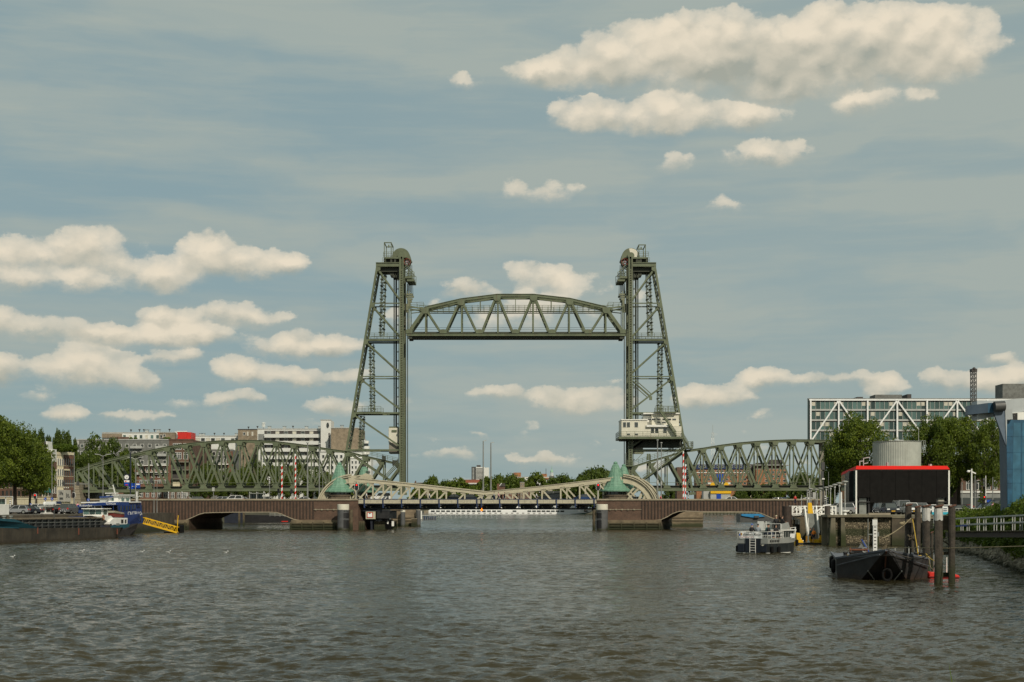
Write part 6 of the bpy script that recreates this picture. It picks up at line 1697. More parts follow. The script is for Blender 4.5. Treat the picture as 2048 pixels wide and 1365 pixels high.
for k,(x0,x1,y0,m_,lb)in enumerate([(851,872,979,'brick_beige','beige quay house left of the bridge middle, leftmost far house'),(884,900,978,'brick_brown','brown house seen through the left leaf'),(900,916,981,'stucco','cream house low behind the left leaf tip'),(1005,1030,984,'brick_red','red brick row right of the bridge middle'),(1085,1104,975,'stucco_yellow','ochre house behind the right leaf'),(1142,1152,968,'stucco','cream corner house between two right leaf posts'),(1188,1200,975,'stucco_yellow','pale house left of the right turret'),(1035,1060,983,'brick_brown','brown row low behind the right leaf'),(1040,1049,965.5,'brick_beige','small beige pavilion under the ochre flats')]):
 r=bld('house',lb,x0,x1,y0,1085-k,8,m_,'house',3.4)
 yy=y0+2.5
 while yy<1000:
  xx=x0+1.5
  while xx+2.5<x1:wpx(r,xx,xx+1.8,yy,yy+3,1085-k,'white','glass');xx+=4.5
  yy+=6.5
tw=thing('lattice_mast',P(1425.5,985,1300),'thin far red and white lattice radio mast above the right truss','radio mast');Ym=1300
for k in range(11):
 y0=866+k*11;y1=y0+11;w=2.0+k*.35;w1=w+.35;mb=MB()
 for s_ in(-1,1):mb.bar(P(1425.5+s_*w,y0,Ym),P(1425.5+s_*w1,y1,Ym),.22,.22);mb.bar(P(1425.5-s_*w,y0,Ym),P(1425.5+s_*w1,y1,Ym),.16,.16)
 mb.bar(P(1425.5-w,y0,Ym),P(1425.5+w,y0,Ym),.25,.25);mb.build('section',M['white' if k%2 else 'grey_light'],tw)
mb=MB();mb.tube([P(1425.5,866,Ym),P(1425.5,850,Ym)],.15,5);mb.build('aerial',M['grey_light'],tw)
# flats beyond the right span
Y2=1000
r=bld('apartment_building','dark blue clad flats over orange brick beyond the right truss',1393,1512,929.5,Y2,14,'brick_orange','flats',3.5)
bpx(r,'blue_cladding',1392,1512,929.5,939,Y2,.5,'blue_dark',.6);bpx(r,'brown_cladding',1500,1513,929,948,Y2,.5,'slate',.8)
for y,m_ in((931.5,.7),(941,.1),(948.5,.1),(957,.1),(965,.1),(973,.1)):
 for x in range(1397,1508,9):wpx(r,x,x+5.5,y,y+4.2,Y2,'white','glass',False,m_)
bpx(r,'white_band',1393,1510,944.8,946.2,Y2,.5,'white',.3)
for x in(1462,1513,1520):bpx(r,'roof_unit',x,x+6,926,929.5,Y2,3,'slate',-2)
r=bld('apartment_building','orange brick flats with a brown top storey beyond the right truss',1512,1573,939,990,14,'brick_orange','flats',3.5)
bpx(r,'top_storey',1512,1573,930,939,990,12,'brick_brown',-1.5);bpx(r,'roof_edge',1510,1580,930,931.3,990,10,'grey_light',1);bpx(r,'plant_room',1541,1566,919.5,930,990,6,'slate',-4)
for y in(942.5,951,959.5,968,976,984):
 for x in range(1530,1572,12):wpx(r,x,x+6.5,y,y+4.8,990,'white','glass')
r=bld('building','plain brown block seen behind the right tower foot',1354,1366,935,900,10,'brick_brown','building',3.5)
r=bld('building','low beige house right of the far right trees',1490,1560,989,985,8,'stucco','house',3.5)
for x in range(1494,1556,9):wpx(r,x,x+5,991,996,985,'white','glass')
# yellow and blue kiosk building
kk=thing('kiosk',P(1435,998,430),'grey and blue kiosk with a wide bright yellow canopy beyond the right approach','kiosk')
bpx(kk,'wall',1421,1461,985,1004,430,5,'grey_light',0);bpx(kk,'canopy',1421,1462,981.5,987.5,430,5.6,'yellow',.3);bpx(kk,'door',1433,1442,988,1002,430,.1,'sign_blue',.12)
bpx(kk,'side_room',1407,1421,982,1004,431,4,'grey_light',0);bpx(kk,'upper_roof',1416,1461,964.5,969,431,4,'stucco_white',0)
for x in(1425,1452):mb=MB();mb.prism([(x-5,971.5),(x-1.5,965),(x+3,965),(x+7,971.5)],430.4,3);mb.build('yellow_roof',M['yellow'],kk)
bpx(kk,'blue_hood',1434,1447,948,965,432,3,'sign_blue',0)
# white river cruiser moored on the far side
Ys=1017
rc=thing('river_cruiser',P(1018,1029,Ys),'long white river cruise ship moored far behind the bascule bridge','ship')
mb=MB();mb.prism([(857,1020.8),(1140,1020.8),(1186,1020.3),(1184,1023),(1176,1026.5),(1165,1029.6),(857,1029.6)],Ys,11);mb.build('hull',M['white_clean'],rc)
mb=MB();mb.prism([(1140,1029.7),(1141,1028.4),(1160,1027),(1183,1024.4),(1176,1027),(1166,1029.7)],Ys-.12,.3);mb.build('bow_stripe',mat('dark_green_stripe',(.02,.07,.05),.4),rc)
bpx(rc,'superstructure',859,1176,1012,1021,Ys+1,9,'white_clean',0)
x=862
while x<1170:
 w_=7.5
 if not(1004<x<1018 or 1032<x<1054 or 1124<x<1160):
  bpx(rc,'cabin_window',x,x+w_,1021.2,1024.4,Ys-.1,.3,'glass',0)
  bpx(rc,'upper_window',x,x+w_,1013.5,1017.5,Ys+.9,.3,'glass',0)
 x+=10.2 if x<1040 else 9.4
for x in range(868,1110,11):bpx(rc,'porthole',x,x+4.5,1026.2,1027.5,Ys-.1,.3,'slate',0)
# floating jetty with blue rail in the gap
fj=thing('floating_jetty',P(856,1040,551),'low grey floating jetty with dark blue fender posts behind the left pier','jetty')
bpx(fj,'float',838,872,1035.5,1041,552,4,'grey',0);bpx(fj,'deck_edge',838,872,1030.5,1032,551.8,4.4,'grey_light',0)
for x in(848,852.5,857,861,865,869.5):bpx(fj,'fender',x,x+1.7,1032,1039.5,551.6,.4,'blue_dark',0)
mb=MB();a=P(845,1030.5,551.6);b=P(872,1030.5,551.6);rail(mb,[(a.x,551.8,a.z),(b.x,551.8,b.z)],1.1,2,1.5,.06);mb.build('railing',M['blue_dark'],fj)
bpx(fj,'ladder',841.2,844,1022,1039,551.5,.3,'white',0)
bpx(fj,'gangway',840,866,1027.8,1028.8,556,1.4,'concrete',0)
tag(slab('far_quay',[(P(835,0,1059).x,1035),(P(857,0,1059).x+8,1035),(P(857,0,1059).x+8,1059.5),(P(835,0,1059).x,1059.5)],2.6,m='coping'),kind='structure')
# black barge behind the left arch, blue one behind the right arch
bb=thing('black_barge',P(515,1044,470),'dark moored barge seen through the left arch','barge');Yb_=415
mb=MB();mb.prism([(448,1026),(470,1031),(500,1030),(586,1032.5),(592,1046.5),(455,1046.5)],Yb_,7);mb.build('hull',M['black'],bb)
mb=MB();mb.prism([(448,1022),(484,1022),(486,1047),(449,1047)],Yb_-4,3);mb.build('bow_block',M['navy'],bb)
for x in(478,487):mb=MB();mb.prism([(x-1.5,1022),(x+2,1022),(x+2,1053),(x-1.5,1053)],360,.6);mb.build('mooring_pile',M['timber'],bb)
mb=MB();a=P(540,1030.5,Yb_);b=P(580,1034,Yb_);rail(mb,[(a.x,Yb_-.1,a.z-.4),(b.x,Yb_-.1,a.z-.7)],1.2,3,1.6,.08);mb.build('railing',M['grey_light'],bb)
bpx(bb,'red_lettering',563,576,1044-1.5,1044.2,Yb_-.05,.06,'red',0)
bl=thing('blue_barge',P(1505,1044,470),'dark barge with a bright blue tarpaulin seen through the right arch','barge');Yc=470
mb=MB();mb.prism([(1480,1028.5),(1540,1030),(1560,1034),(1558,1044.5),(1480.5,1044.5)],Yc,8);mb.build('hull',M['grey_dark'],bl)
mb=MB();mb.prism([(1483,1028.5),(1521,1028.5),(1530,1033.5),(1509,1036),(1483,1032)],Yc-.5,7);mb.build('tarpaulin',mat('bright_blue_tarp',(.01,.19,.42),.6),bl)
bpx(bl,'hatch',1509,1518,1032,1036,Yc-1,1,'grey_dark',0)
for x in range(1380,1510,9):
 pass
tj=thing('timber_jetty',P(1430,1030,940),'low far timber jetty along the bank behind the right arch','jetty')
bpx(tj,'deck',1360,1640,1023.6,1025.4,928,2,'coping',0)
for x in range(1370,1640,7):bpx(tj,'pile',x,x+1.4,1025.4,1031.5,928,.6,'timber',0)
# ================================================================== PEOPLE
BODY={}
def skin_mesh(name,V,E,Rr,mt,sub=1):
 me=bpy.data.meshes.new('sk');me.from_pydata([tuple(v)for v in V],E,[])
 ob=bpy.data.objects.new('sk',me);COL.objects.link(ob)
 sk=ob.modifiers.new('s','SKIN');sk.use_smooth_shade=True
 for i,r_ in enumerate(Rr):
  me.skin_vertices[0].data[i].radius=r_ if hasattr(r_,'__len__')else(r_,r_)
 ss_=ob.modifiers.new('b','SUBSURF');ss_.levels=sub;ss_.render_levels=sub
 dg=bpy.context.evaluated_depsgraph_get();dg.update()
 out=bpy.data.meshes.new_from_object(ob.evaluated_get(dg));out.name=name
 out.materials.clear();out.materials.append(mt)
 bpy.data.objects.remove(ob);bpy.data.meshes.remove(me)
 return out
def skeleton(pose):
 """metres, facing -Y"""
 if pose=='sit':
  hp=.50;J=dict(pel=(0,0,hp),sp=(0,.03,hp+.28),ch=(0,.02,hp+.46),nk=(0,0,hp+.62),h0=(0,-.02,hp+.70),h1=(0,-.02,hp+.86))
  for s,n in((-1,'l'),(1,'r')):
   J['hip'+n]=(s*.10,-.02,hp-.02);J['kn'+n]=(s*.14,-.44,hp+.02);J['an'+n]=(s*.14,-.46,.09);J['to'+n]=(s*.15,-.64,.04)
   J['sh'+n]=(s*.19,.02,hp+.50);J['el'+n]=(s*.26,-.04,hp+.22);J['wr'+n]=(s*.17,-.28,hp+.22);J['ha'+n]=(s*.13,-.40,hp+.24)
 else:
  hp=.94;w=.22 if pose=='walk' else .03
  J=dict(pel=(0,0,hp),sp=(0,.01,hp+.24),ch=(0,0,hp+.42),nk=(0,-.01,hp+.58),h0=(0,-.03,hp+.66),h1=(0,-.03,hp+.82))
  for s,n in((-1,'l'),(1,'r')):
   k=s*w
   J['hip'+n]=(s*.10,0,hp-.04);J['kn'+n]=(s*.11,-.03-k*.6,.50);J['an'+n]=(s*.12,.02-k*1.1+(.1 if s<0 and w>.1 else 0),.09);J['to'+n]=(s*.13,-.14-k*1.1,.04)
   J['sh'+n]=(s*.19,0,hp+.46);J['el'+n]=(s*.25,.03+k*.5,hp+.16)
   J['wr'+n]=(s*.24,-.08+k*.7,hp-.08);J['ha'+n]=(s*.24,-.12+k*.7,hp-.20)
   if pose=='hold':J['wr'+n]=(s*.14,-.26,hp+.20);J['ha'+n]=(s*.09,-.36,hp+.24)
 return J
def person(loc,rz,lab,pose='stand',shirt='car_dark',legs='car_dark',hair='hair_dark',shorts=False,cap=None,sc=1.0,grp=None):
 J=skeleton(pose);K_=lambda*n:[J[i]for i in n]
 if pose not in BODY:
  names=['pel','sp','ch','nk','h0','h1']+[a+n for n in 'lr' for a in('hip','kn','an','to','sh','el','wr','ha')]
  V=[J[n]for n in names];ix={n:i for i,n in enumerate(names)}
  E=[('pel','sp'),('sp','ch'),('ch','nk'),('nk','h0'),('h0','h1')]
  rad=dict(pel=.13,sp=.115,ch=(.15,.11),nk=.052,h0=.078,h1=.088,hip=.085,kn=.056,an=.038,to=.036,sh=.058,el=.042,wr=.028,ha=.036)
  for n in 'lr':
   E+=[('pel','hip'+n),('hip'+n,'kn'+n),('kn'+n,'an'+n),('an'+n,'to'+n),('ch','sh'+n),('sh'+n,'el'+n),('el'+n,'wr'+n),('wr'+n,'ha'+n)]
  g_=lambda n:rad[n]if n in rad else rad[n[:-1]]
  # five fingers on each hand
  R_=[g_(n)for n in names]
  Ei=[(ix[a],ix[b])for a,b in E]
  for n,s in(('l',-1),('r',1)):
   h=Vector(J['ha'+n]);w=Vector(J['wr'+n]);t=(h-w).normalized()
   for k in range(5):
    side=Vector((1,0,0))*(k-2)*.016;L=.055 if k in(0,)else .075
    V.append(tuple(h+side+t*L));R_.append(.010);Ei.append((ix['ha'+n],len(V)-1))
  b=skin_mesh('body',V,Ei,R_,M['skin'])
  top=skin_mesh('shirt',K_('pel','sp','ch','nk','shl','ell','wrl','shr','elr','wrr'),[(0,1),(1,2),(2,3),(2,4),(4,5),(5,6),(2,7),(7,8),(8,9)],[.172,.165,(.205,.160),.068,.092,.068,.048,.092,.068,.048],M['skin'])
  ts=skin_mesh('shirt',K_('pel','sp','ch','nk','shl','ell','shr','elr'),[(0,1),(1,2),(2,3),(2,4),(4,5),(2,6),(6,7)],[.172,.165,(.205,.160),.068,.092,.074,.092,.074],M['skin'])
  def half(n):a=Vector(J['hip'+n]);k=Vector(J['kn'+n]);return tuple(a.lerp(k,.85))
  tr=skin_mesh('trousers',K_('pel','hipl','knl','anl','hipr','knr','anr'),[(0,1),(1,2),(2,3),(0,4),(4,5),(5,6)],[.165,.118,.085,.066,.118,.085,.066],M['skin'])
  sh=skin_mesh('shorts',[J['pel'],J['hipl'],half('l'),J['hipr'],half('r')],[(0,1),(1,2),(0,3),(3,4)],[.145,.105,.09,.105,.09],M['skin'])
  BODY[pose]=(b,top,ts,tr,sh)
 b,top,ts,tr,sh=BODY[pose]
 root=thing('person',loc,lab,'person',grp,rz);root.scale=(sc,sc,sc)
 def add(nm,me,m_=None):
  if m_ is not None:me=me.copy();me.materials.clear();me.materials.append(M[m_])
  o=bpy.data.objects.new(nm,me);COL.objects.link(o);o.parent=root;return o
 add('body',b);add('shirt',ts if shorts or shirt in('tee_orange',)else top,shirt)
 add('shorts' if shorts else 'trousers',sh if shorts else tr,legs)
 h=Vector(J['h1']);mb=MB();mb.ball(h+Vector((0,.018,.01)),.105,10,6,(.92,1.0,.92))if hair else None
 if hair:mb.v=[(x,y,z if(y>h.y-.02 or z>h.z+.03)else z)for x,y,z in mb.v];add('hair' if not cap else 'hat',mb.mesh('hair',M[cap or hair],smooth=True))
 if cap:mb=MB();mb.lathe([(.16,.02),(.15,.035)],h+Vector((0,-.02,0)),12);add('hat_brim',mb.mesh('hat_brim',M[cap]))
 # nose gives the face its direction
 mb=MB();mb.ball(h+Vector((0,-.095,-.035)),.02,6,4);add('nose',mb.mesh('nose',M['skin']))
 for s in(-1,1):mb=MB();mb.ball(h+Vector((s*.032,-.082,-.005)),.011,6,4);add('eye',mb.mesh('eye',M['black']))
 return root
M['hair_dark']=mat('dark_hair',(.02,.013,.008),.7);M['tee_orange']=mat('orange_cotton',(.78,.24,.02),.8,0,.06);M['cloth_teal']=mat('teal_cotton',(.02,.09,.10),.8,0,.06)
M['cloth_grey']=mat('grey_cotton',(.22,.25,.28),.8,0,.06);M['cloth_black']=mat('black_cotton',(.012,.012,.014),.8,0,.06);M['cloth_pink']=mat('pink_cotton',(.62,.30,.36),.8,0,.06)
M['cap_blue']=mat('blue_white_cap',(.06,.12,.45),.7,0,.06);M['straw']=mat('pale_straw_hat',(.55,.48,.33),.8,0,.1);M['cloth_white']=mat('white_cotton',(.65,.65,.65),.8,0,.05)
M['denim']=mat('dark_denim',(.02,.03,.06),.8,0,.08)
# ================================================================== LEFT SHIPS
class ShipFrame:
 """maps photo pixels onto the river side plane of a moored ship"""
 def __init__(s,px,py,fwd):
  s.Y=F*H/(py-HY);s.O=P(px,py,s.Y);s.O.z=0;s.f=Vector((fwd[0],fwd[1],0)).normalized();s.rz=math.atan2(s.f.y,s.f.x)
  s.n=Vector((-s.f.y,s.f.x,0))          # local +y
 def L(s,px,py,w=0.0):
  o=s.O+s.n*w;k=(px-CX)/F;t=(o.x-k*o.y)/(k*s.f.y-s.f.x);Y=o.y+s.f.y*t
  return(t,w,H-(py-HY)*Y/F)
 def A(s,px,py,T):
  """point on the cross plane at station T"""
  o=s.O+s.f*T;k=(px-CX)/F;w=(o.x-k*o.y)/(k*s.n.y-s.n.x);return(T,w,H-(py-HY)*(o.y+s.n.y*w)/F)
def across(fr_,poly,T,d):mb=MB();mb.prism3([fr_.A(x,y,T)for x,y in poly],(d,0,0));return mb
def lpart(root,name,mb,m_,label=None,smooth=False,bevel=0,par=None):
 me=mb.mesh(name,m_ if not isinstance(m_,str)else M[m_],(0,0,0),smooth);o=bpy.data.objects.new(name,me);COL.objects.link(o);o.parent=par or root
 if label:o['label']=label
 if bevel:b=o.modifiers.new('edge','BEVEL');b.width=bevel;b.segments=1;b.limit_method='ANGLE'
 return o
def sh_prism(fr,poly,w0,w1):
 mb=MB();pts=[fr.L(x,y,w0)for x,y in poly];mb.prism3(pts,(0,w1-w0,0));return mb
fw=Vector((-.19,-.98,0))
fr=ShipFrame(243,1076.3,fw)
fs=thing('freight_ship',fr.O,'long dark inland freighter with sand coloured hatch covers moored at the left','ship',None,fr.rz)
M['hull_rust']=mat('rusty_black_hull',(.040,.034,.024),.75,0,.35,.5,.55,(.125,.090,.055),.3,4.0,low=(.0,.5,(.030,.022,.012)))
M['teal_hull']=mat('teal_hull_paint',(.010,.070,.098),.45,0,.12,.6,.15,(.02,.03,.03))
M['hatch']=mat('sand_coloured_hatch',(.150,.125,.085),.85,0,.18,1.2)
# hull sections lofted from stern to bow
def loft(sections,mtl,nm,root):
 """sections: list of (x, [(y, z), ...]) all same length, closed ring"""
 mb=MB();n=len(sections[0][1]);vs=[]
 for x,ring in sections:vs+=[(x,y,z)for y,z in ring]
 fs_=[(i*n+j,i*n+(j+1)%n,(i+1)*n+(j+1)%n,(i+1)*n+j)for i in range(len(sections)-1)for j in range(n)]
 fs_+=[tuple(range(n-1,-1,-1)),tuple((len(sections)-1)*n+j for j in range(n))]
 mb.add(vs,fs_);return lpart(root,nm,mb,mtl)
BW=7.2
def ring(w0,w1,z0,z1,inset=0.0):
 m_=(w0+w1)/2;return[(w0-inset,z0),(w0,z1),(w1,z1),(w1+inset,z0)]
secs=[(-2.2,[(-2.2,.75),(-.9,1.55),(-BW+.9,1.55),(-BW+2.2,.75)]),(-1.3,[(-1.2,.2),(-.35,1.6),(-BW+.35,1.6),(-BW+1.2,.2)]),(0.2,[(-.7,-.8),(-.0,1.6),(-BW,1.6),(-BW+.7,-.8)]),(3,[(-.1,-.8),(0,1.65),(-BW,1.65),(-BW+.1,-.8)]),
  (30,[(0,-.8),(0,1.9),(-BW,1.9),(-BW,-.8)]),(42,[(0,-.8),(0,2.2),(-BW,2.2),(-BW,-.8)]),(50,[(-.6,-.8),(-.2,2.5),(-BW+.2,2.5),(-BW+.6,-.8)]),(56,[(-3,-.8),(-2.4,2.9),(-BW+2.4,2.9),(-BW+3,-.8)])]
loft(secs,'hull_rust','hull',fs)
mb=MB();mb.prism3([(24.2,.03,1.8),(56,-2.2,2.8),(56,-2.2,4.0),(44,.03,3.55),(31.0,.03,3.15),(28.5,.03,2.6)],(0,-.12,0)); 
mb.prism3([(56,-BW+2.2,2.8),(44,-BW,2.2),(31,-BW,3.0),(56,-BW+2.2,4.0)],(0,.1,0));lpart(fs,'bow_bulwark',mb,'teal_hull')
mb=MB();mb.bar((30,.07,1.95),(56,-2.1,2.9),.12,.12);lpart(fs,'rubbing_strake',mb,'teal_hull')
# coaming with stiffeners, and covers
t0,t1=fr.L(214,1040)[0],31.5
def strip(x0,x1,y0,y1,z0,z1):b=MB();b.box(x0,x1,y0,y1,z0,z1);return b
M['coaming']=mat('dark_grey_coaming',(.050,.054,.054),.6,0,.2,.8,.25,(.09,.07,.05))
lpart(fs,'coaming',strip(t0,t1,-BW+.9,-.9,1.6,3.05),'coaming')
for z in(2.05,2.55,2.95):lpart(fs,'coaming_ledge',strip(t0,t1,-.9,-.62,z,z+.07),'galv' if z==2.55 else 'coaming')
for k in range(16):x=t0+.6+k*(t1-t0-1)/15;lpart(fs,'coaming_rib',strip(x,x+.14,-.9,-.6,1.75,3.0),'coaming')
n=20
for k in range(n):x=t0-.2+k*(t1-t0)/n;lpart(fs,'hatch_cover',strip(x,x+(t1-t0)/n-.08,-BW+.6,-.55,3.06,3.20+.03*(k%2)),'hatch')
for k in range(34):x=t0+k*(t1-t0)/34;lpart(fs,'cleat',strip(x,x+.25,-.56,-.50,2.98,3.1),'black')if k%2 else None
for x in(26.5,28.2,29.8):mb=MB();mb.lathe([(.28,2.9),(.22,3.3),(.32,3.45),(.3,3.6)],(x+4,-.8,0),10);lpart(fs,'bollard',mb,'galv')
mb=MB();mb.tube([(18.5,-1.1,2.4),(18.5,-1.1,5.2)],.07,6);lpart(fs,'derrick_post',mb,'coaming')
# stern house
def fpoly(poly,w0,w1):return sh_prism(fr,poly,w0,w1)
lpart(fs,'stern_house',fpoly([(219,1049),(222,1052.5),(228,1050),(255,1049.5),(255.5,1036.5),(228,1036),(222,1041),(219,1044)],-.5,-BW+.8),'white',bevel=.05)
lpart(fs,'trunk_cabin',fpoly([(183,1032),(222,1032),(226,1036),(226,1045),(219,1045),(214,1043),(206,1037)],-.9,-2.6),'white')
lpart(fs,'stern_bulwark',fpoly([(222,1053),(228,1051),(260,1048),(258,1054),(248,1057.5),(222,1057)],-.42,-.50),'teal_hull')
Tw=fr.L(203.5,1030,-1.2)[0];Te=fr.L(216,1030,-1.2)[0]-Tw
lpart(fs,'wheelhouse',across(fr,[(166,1018.5),(203.5,1018.5),(203.5,1034),(166,1034)],Tw,Te),'white',bevel=.03)
for x0,x1 in((167,178),(179,190),(191,202.5)):lpart(fs,'wheelhouse_window',across(fr,[(x0,1020),(x1,1020),(x1,1029),(x0,1029)],Tw+.06,-.03),'glass_green')
lpart(fs,'side_window',fpoly([(208,1020),(214,1020),(214,1029),(208,1029)],-1.1,-1.25),'glass_green')
lpart(fs,'wheelhouse_roof',across(fr,[(163,1016.8),(205,1017.2),(205,1018.6),(163,1018.6)],Tw+.5,Te-.9),'white')
mb=MB();rail(mb,[fr.A(176,1016.8,Tw),fr.A(203,1016.8,Tw)],.35,1,1.2,.05);lpart(fs,'roof_rail',mb,'galv')
for x0,x1,y0,y1 in((243,247,1039.5,1046.5),(250.5,253,1039.5,1046.5),(220.5,224,1048,1052)):lpart(fs,'cabin_window',fpoly([(x0,y0),(x1,y0),(x1,y1),(x0,y1)],-.42,-.52),'glass')
mb=MB();c=fr.L(206.5,1035.5,-.85);mb.torus(c,.32,.08,'Y',14,6);lpart(fs,'life_ring',mb,mat('faded_orange',(.4,.12,.04),.6))
lpart(fs,'stern_locker',fpoly([(233,1047),(239,1047),(239,1051.5),(233,1051.5)],-.4,-.52),'grey')
for x0,y0,y1 in((157,1057,1070),(234,1058,1069),(75,1055,1068)):lpart(fs,'draught_marks',fpoly([(x0,y0),(x0+1.6,y0),(x0+1.6,y1),(x0,y1)],.02,-.02),mat('faded_red_marks',(.20,.06,.035),.7))
# red dinghy on the stern house roof
dg_=thing('dinghy',fr.O,'dark red rowing boat under a pale cover on the freighter stern','dinghy',None,fr.rz)
lpart(dg_,'hull',fpoly([(226,1026),(249,1029.5),(249,1035),(244,1035.5),(230,1035),(226.5,1032)],-1.4,-2.9),mat('dark_red_hull',(.14,.018,.012),.5),bevel=.06)
lpart(dg_,'cover',fpoly([(228,1024.5),(231,1022),(249,1026),(249,1029.5),(226,1026)],-1.3,-3.0),mat('pale_canvas_cover',(.24,.22,.16),.8),bevel=.06)
# white deck cabin cut by the frame
lpart(fs,'bow_deckhouse',fpoly([(-40,1009),(18.5,1009),(18.5,1030),(-40,1032)],-1.2,-5.2),'white',bevel=.03)
lpart(fs,'deckhouse_canopy',fpoly([(-40,992.5),(26,992.8),(26,994),(-40,994)],-1.0,-5.4),'white')
for x in(11.5,25):mb=MB();a=fr.L(x,994,-1.2);b=fr.L(x,1010,-1.2);mb.bar(a,b,.12,.12);lpart(fs,'canopy_post',mb,'white')
lpart(fs,'canopy_glazing',fpoly([(-40,998),(11,998),(11,1009),(-40,1009)],-1.5,-1.6),'glass_green')
tm=text_mesh('VENILO',1.1,'name_lettering',M['white_clean'],None,(0,0,0),(math.pi/2,0,math.pi),'LEFT',.01);a=fr.L(-52,1042.8);tm.parent=fs;tm.location=(a[0],.12,2.35);tm.rotation_euler=(math.pi/2,0,math.pi)
# small moored work boat behind the freighter
frw=ShipFrame(140,1073,fw); 
wb=thing('work_boat',frw.O,'white work boat with radar roof moored between the freighter and the quay','boat',None,frw.rz)
frw.O=wb.location.copy()
def wp(poly,w0=-2.2,w1=-5.4):return sh_prism(frw,poly,w0-7,w0-7+(w1-w0)*.4)
lpart(wb,'hull',wp([(63,1028),(68,1026),(130,1027),(131,1045),(60,1045)]),'white',bevel=.05)
lpart(wb,'cabin',wp([(92,1014.5),(124,1014.5),(124,1028),(92,1028)],-2.6,-5.0),'stucco_white',bevel=.04)
for x0,x1 in((93,101),(102,110),(111,119)):lpart(wb,'cabin_window',wp([(x0,1017),(x1,1017),(x1,1024),(x0,1024)],-2.5,-2.62),'glass')
lpart(wb,'cabin_roof',wp([(78,1014.5),(96,1011.5),(128,1011.5),(128,1013.5),(96,1014),(80,1016)],-2.2,-5.4),'grey_light')
lpart(wb,'radar_dome',wp([(90,1010.5),(90,1005),(92,1003.8),(113,1003.8),(115,1006),(115,1010.5)],-3.2,-4.2),'white_clean',bevel=.08)
lpart(wb,'solar_panel',wp([(112,1003.2),(121.5,1003.2),(124,1008.5),(115.5,1008.5)],-3.0,-3.1),'blue_dark')
lpart(wb,'porthole',wp([(82,1027.5),(86,1027.5),(86,1029.5),(82,1029.5)],-2.1,-2.22),'black')
mb=MB();a=frw.L(50,1014,-9.5);b=frw.L(63,1029,-9.5);mb.bar(a,b,.25,.25);c_=frw.L(47.5,1014,-10);d2=frw.L(47.5,1031,-10);mb.bar(c_,d2,.3,.3);mb.bar(c_,a,.35,.35);lpart(wb,'crane_boom',mb,'grey_light')
mb=MB();a=frw.L(122,1027,-10);b=frw.L(131,1026,-10);rail(mb,[a,b],.9,2,1.0,.06);lpart(wb,'railing',mb,'white')
# blue ship: bow away from the camera
fb_=ShipFrame(271.5,1070.6,(.16,.987))
bs_=thing('blue_ship',fb_.O,'tall dark blue passenger ship with two rows of windows and a long blue awning','ship',None,fb_.rz)
M['ship_blue']=mat('ship_blue_paint',(.014,.035,.145),.4,0,.1,.6,.12,(.05,.05,.06));M['ship_blue_light']=mat('bright_blue_awning',(.012,.040,.17),.5,0,.06)
M['ship_bottom']=mat('dark_antifouling',(.040,.036,.036),.6,0,.2,.8,.3,(.08,.04,.03))
def bp(poly,w0=0.0,w1=5.5):return sh_prism(fb_,poly,w0,w1)
# local +x runs to the bow (away); +y is to the left of it, i.e. away from the river
def bsec(x,zt,w_,zl=-.8,fl=0.0):return(x,[(fl+.25,zl),(0+fl*.2,1.3),(-.12*(1 if fl<1 else 1),zt),(6.6-fl*.2,zt),(6.6-fl,1.3),(6.35-fl,zl)])
loft([(-34,[(.3,-.8),(0,1.0),(0,1.7),(6.6,1.7),(6.6,1.0),(6.3,-.8)]),(-4,[(.3,-.8),(0,1.0),(0,1.8),(6.6,1.8),(6.6,1.0),(6.3,-.8)]),(1.5,[(1.6,-.8),(.6,1.0),(.25,2.0),(6.35,2.0),(6,1.0),(5.0,-.8)]),(4.5,[(3.0,-.3),(2.4,1.2),(1.6,2.3),(5,2.3),(4.2,1.2),(3.6,-.3)])],'ship_bottom','hull',bs_)
loft([(-34,[(-.02,1.55),(0,3.2),(6.6,3.2),(6.62,1.55)]),(-4,[(-.02,1.7),(0,3.4),(6.6,3.4),(6.62,1.7)]),(1.5,[(.3,1.9),(-.05,3.6),(6.65,3.6),(6.3,1.9)]),(5.2,[(1.8,2.2),(1.2,4.0),(5.4,4.0),(4.8,2.2)]),(7.2,[(3.1,2.4),(3.0,4.2),(3.6,4.2),(3.5,2.4)])],'ship_blue','bulwark',bs_)
lpart(bs_,'lower_deckhouse',bp([(233,1034),(284.5,1029),(286.5,1046),(233,1056)],.35,5.8),'ship_blue')
lpart(bs_,'upper_deckhouse',bp([(233,1006.5),(273,1005),(282.5,1005),(284.5,1029.5),(233,1034.5)],.35,5.8),'ship_blue')
mb=bp([(250,1034.2),(285,1028.2),(285,1029),(250,1035)],.28,.36);lpart(bs_,'white_stripe',mb,'white')
lpart(bs_,'roof_deck',bp([(230,1004.5),(282,1003.5),(283,1005.4),(230,1006.6)],.1,6.1),'white')
for x,y in((242.6,1017),(248.4,1016.7),(254,1016.3),(259.6,1015.7),(265.4,1015),(270.2,1014.2),(260,1042.5),(265.6,1041.6),(271,1040.5),(276.2,1038.8),(281,1037.2)):
 w=lpart(bs_,'window',bp([(x-1.6,y-4.8),(x+1.6,y-5),(x+1.6,y+4.6),(x-1.6,y+5)],.24,.34),'ship_blue_light');lpart(bs_,'pane',bp([(x-1.1,y-4.1),(x+1.1,y-4.2),(x+1.1,y+3.9),(x-1.1,y+4.2)],.19,.25),'glass',par=w)
lpart(bs_,'open_gallery',bp([(274.5,1005.6),(279.5,1005.3),(280,1016),(275,1016.5)],.28,.36),'black')
for y in(1008,1011,1014):lpart(bs_,'gallery_rail',bp([(274.5,y),(280,y-.3),(280,y+.5),(274.5,y+.8)],.2,.28),'ship_blue_light')
Ts=fb_.L(234,1020)[0]
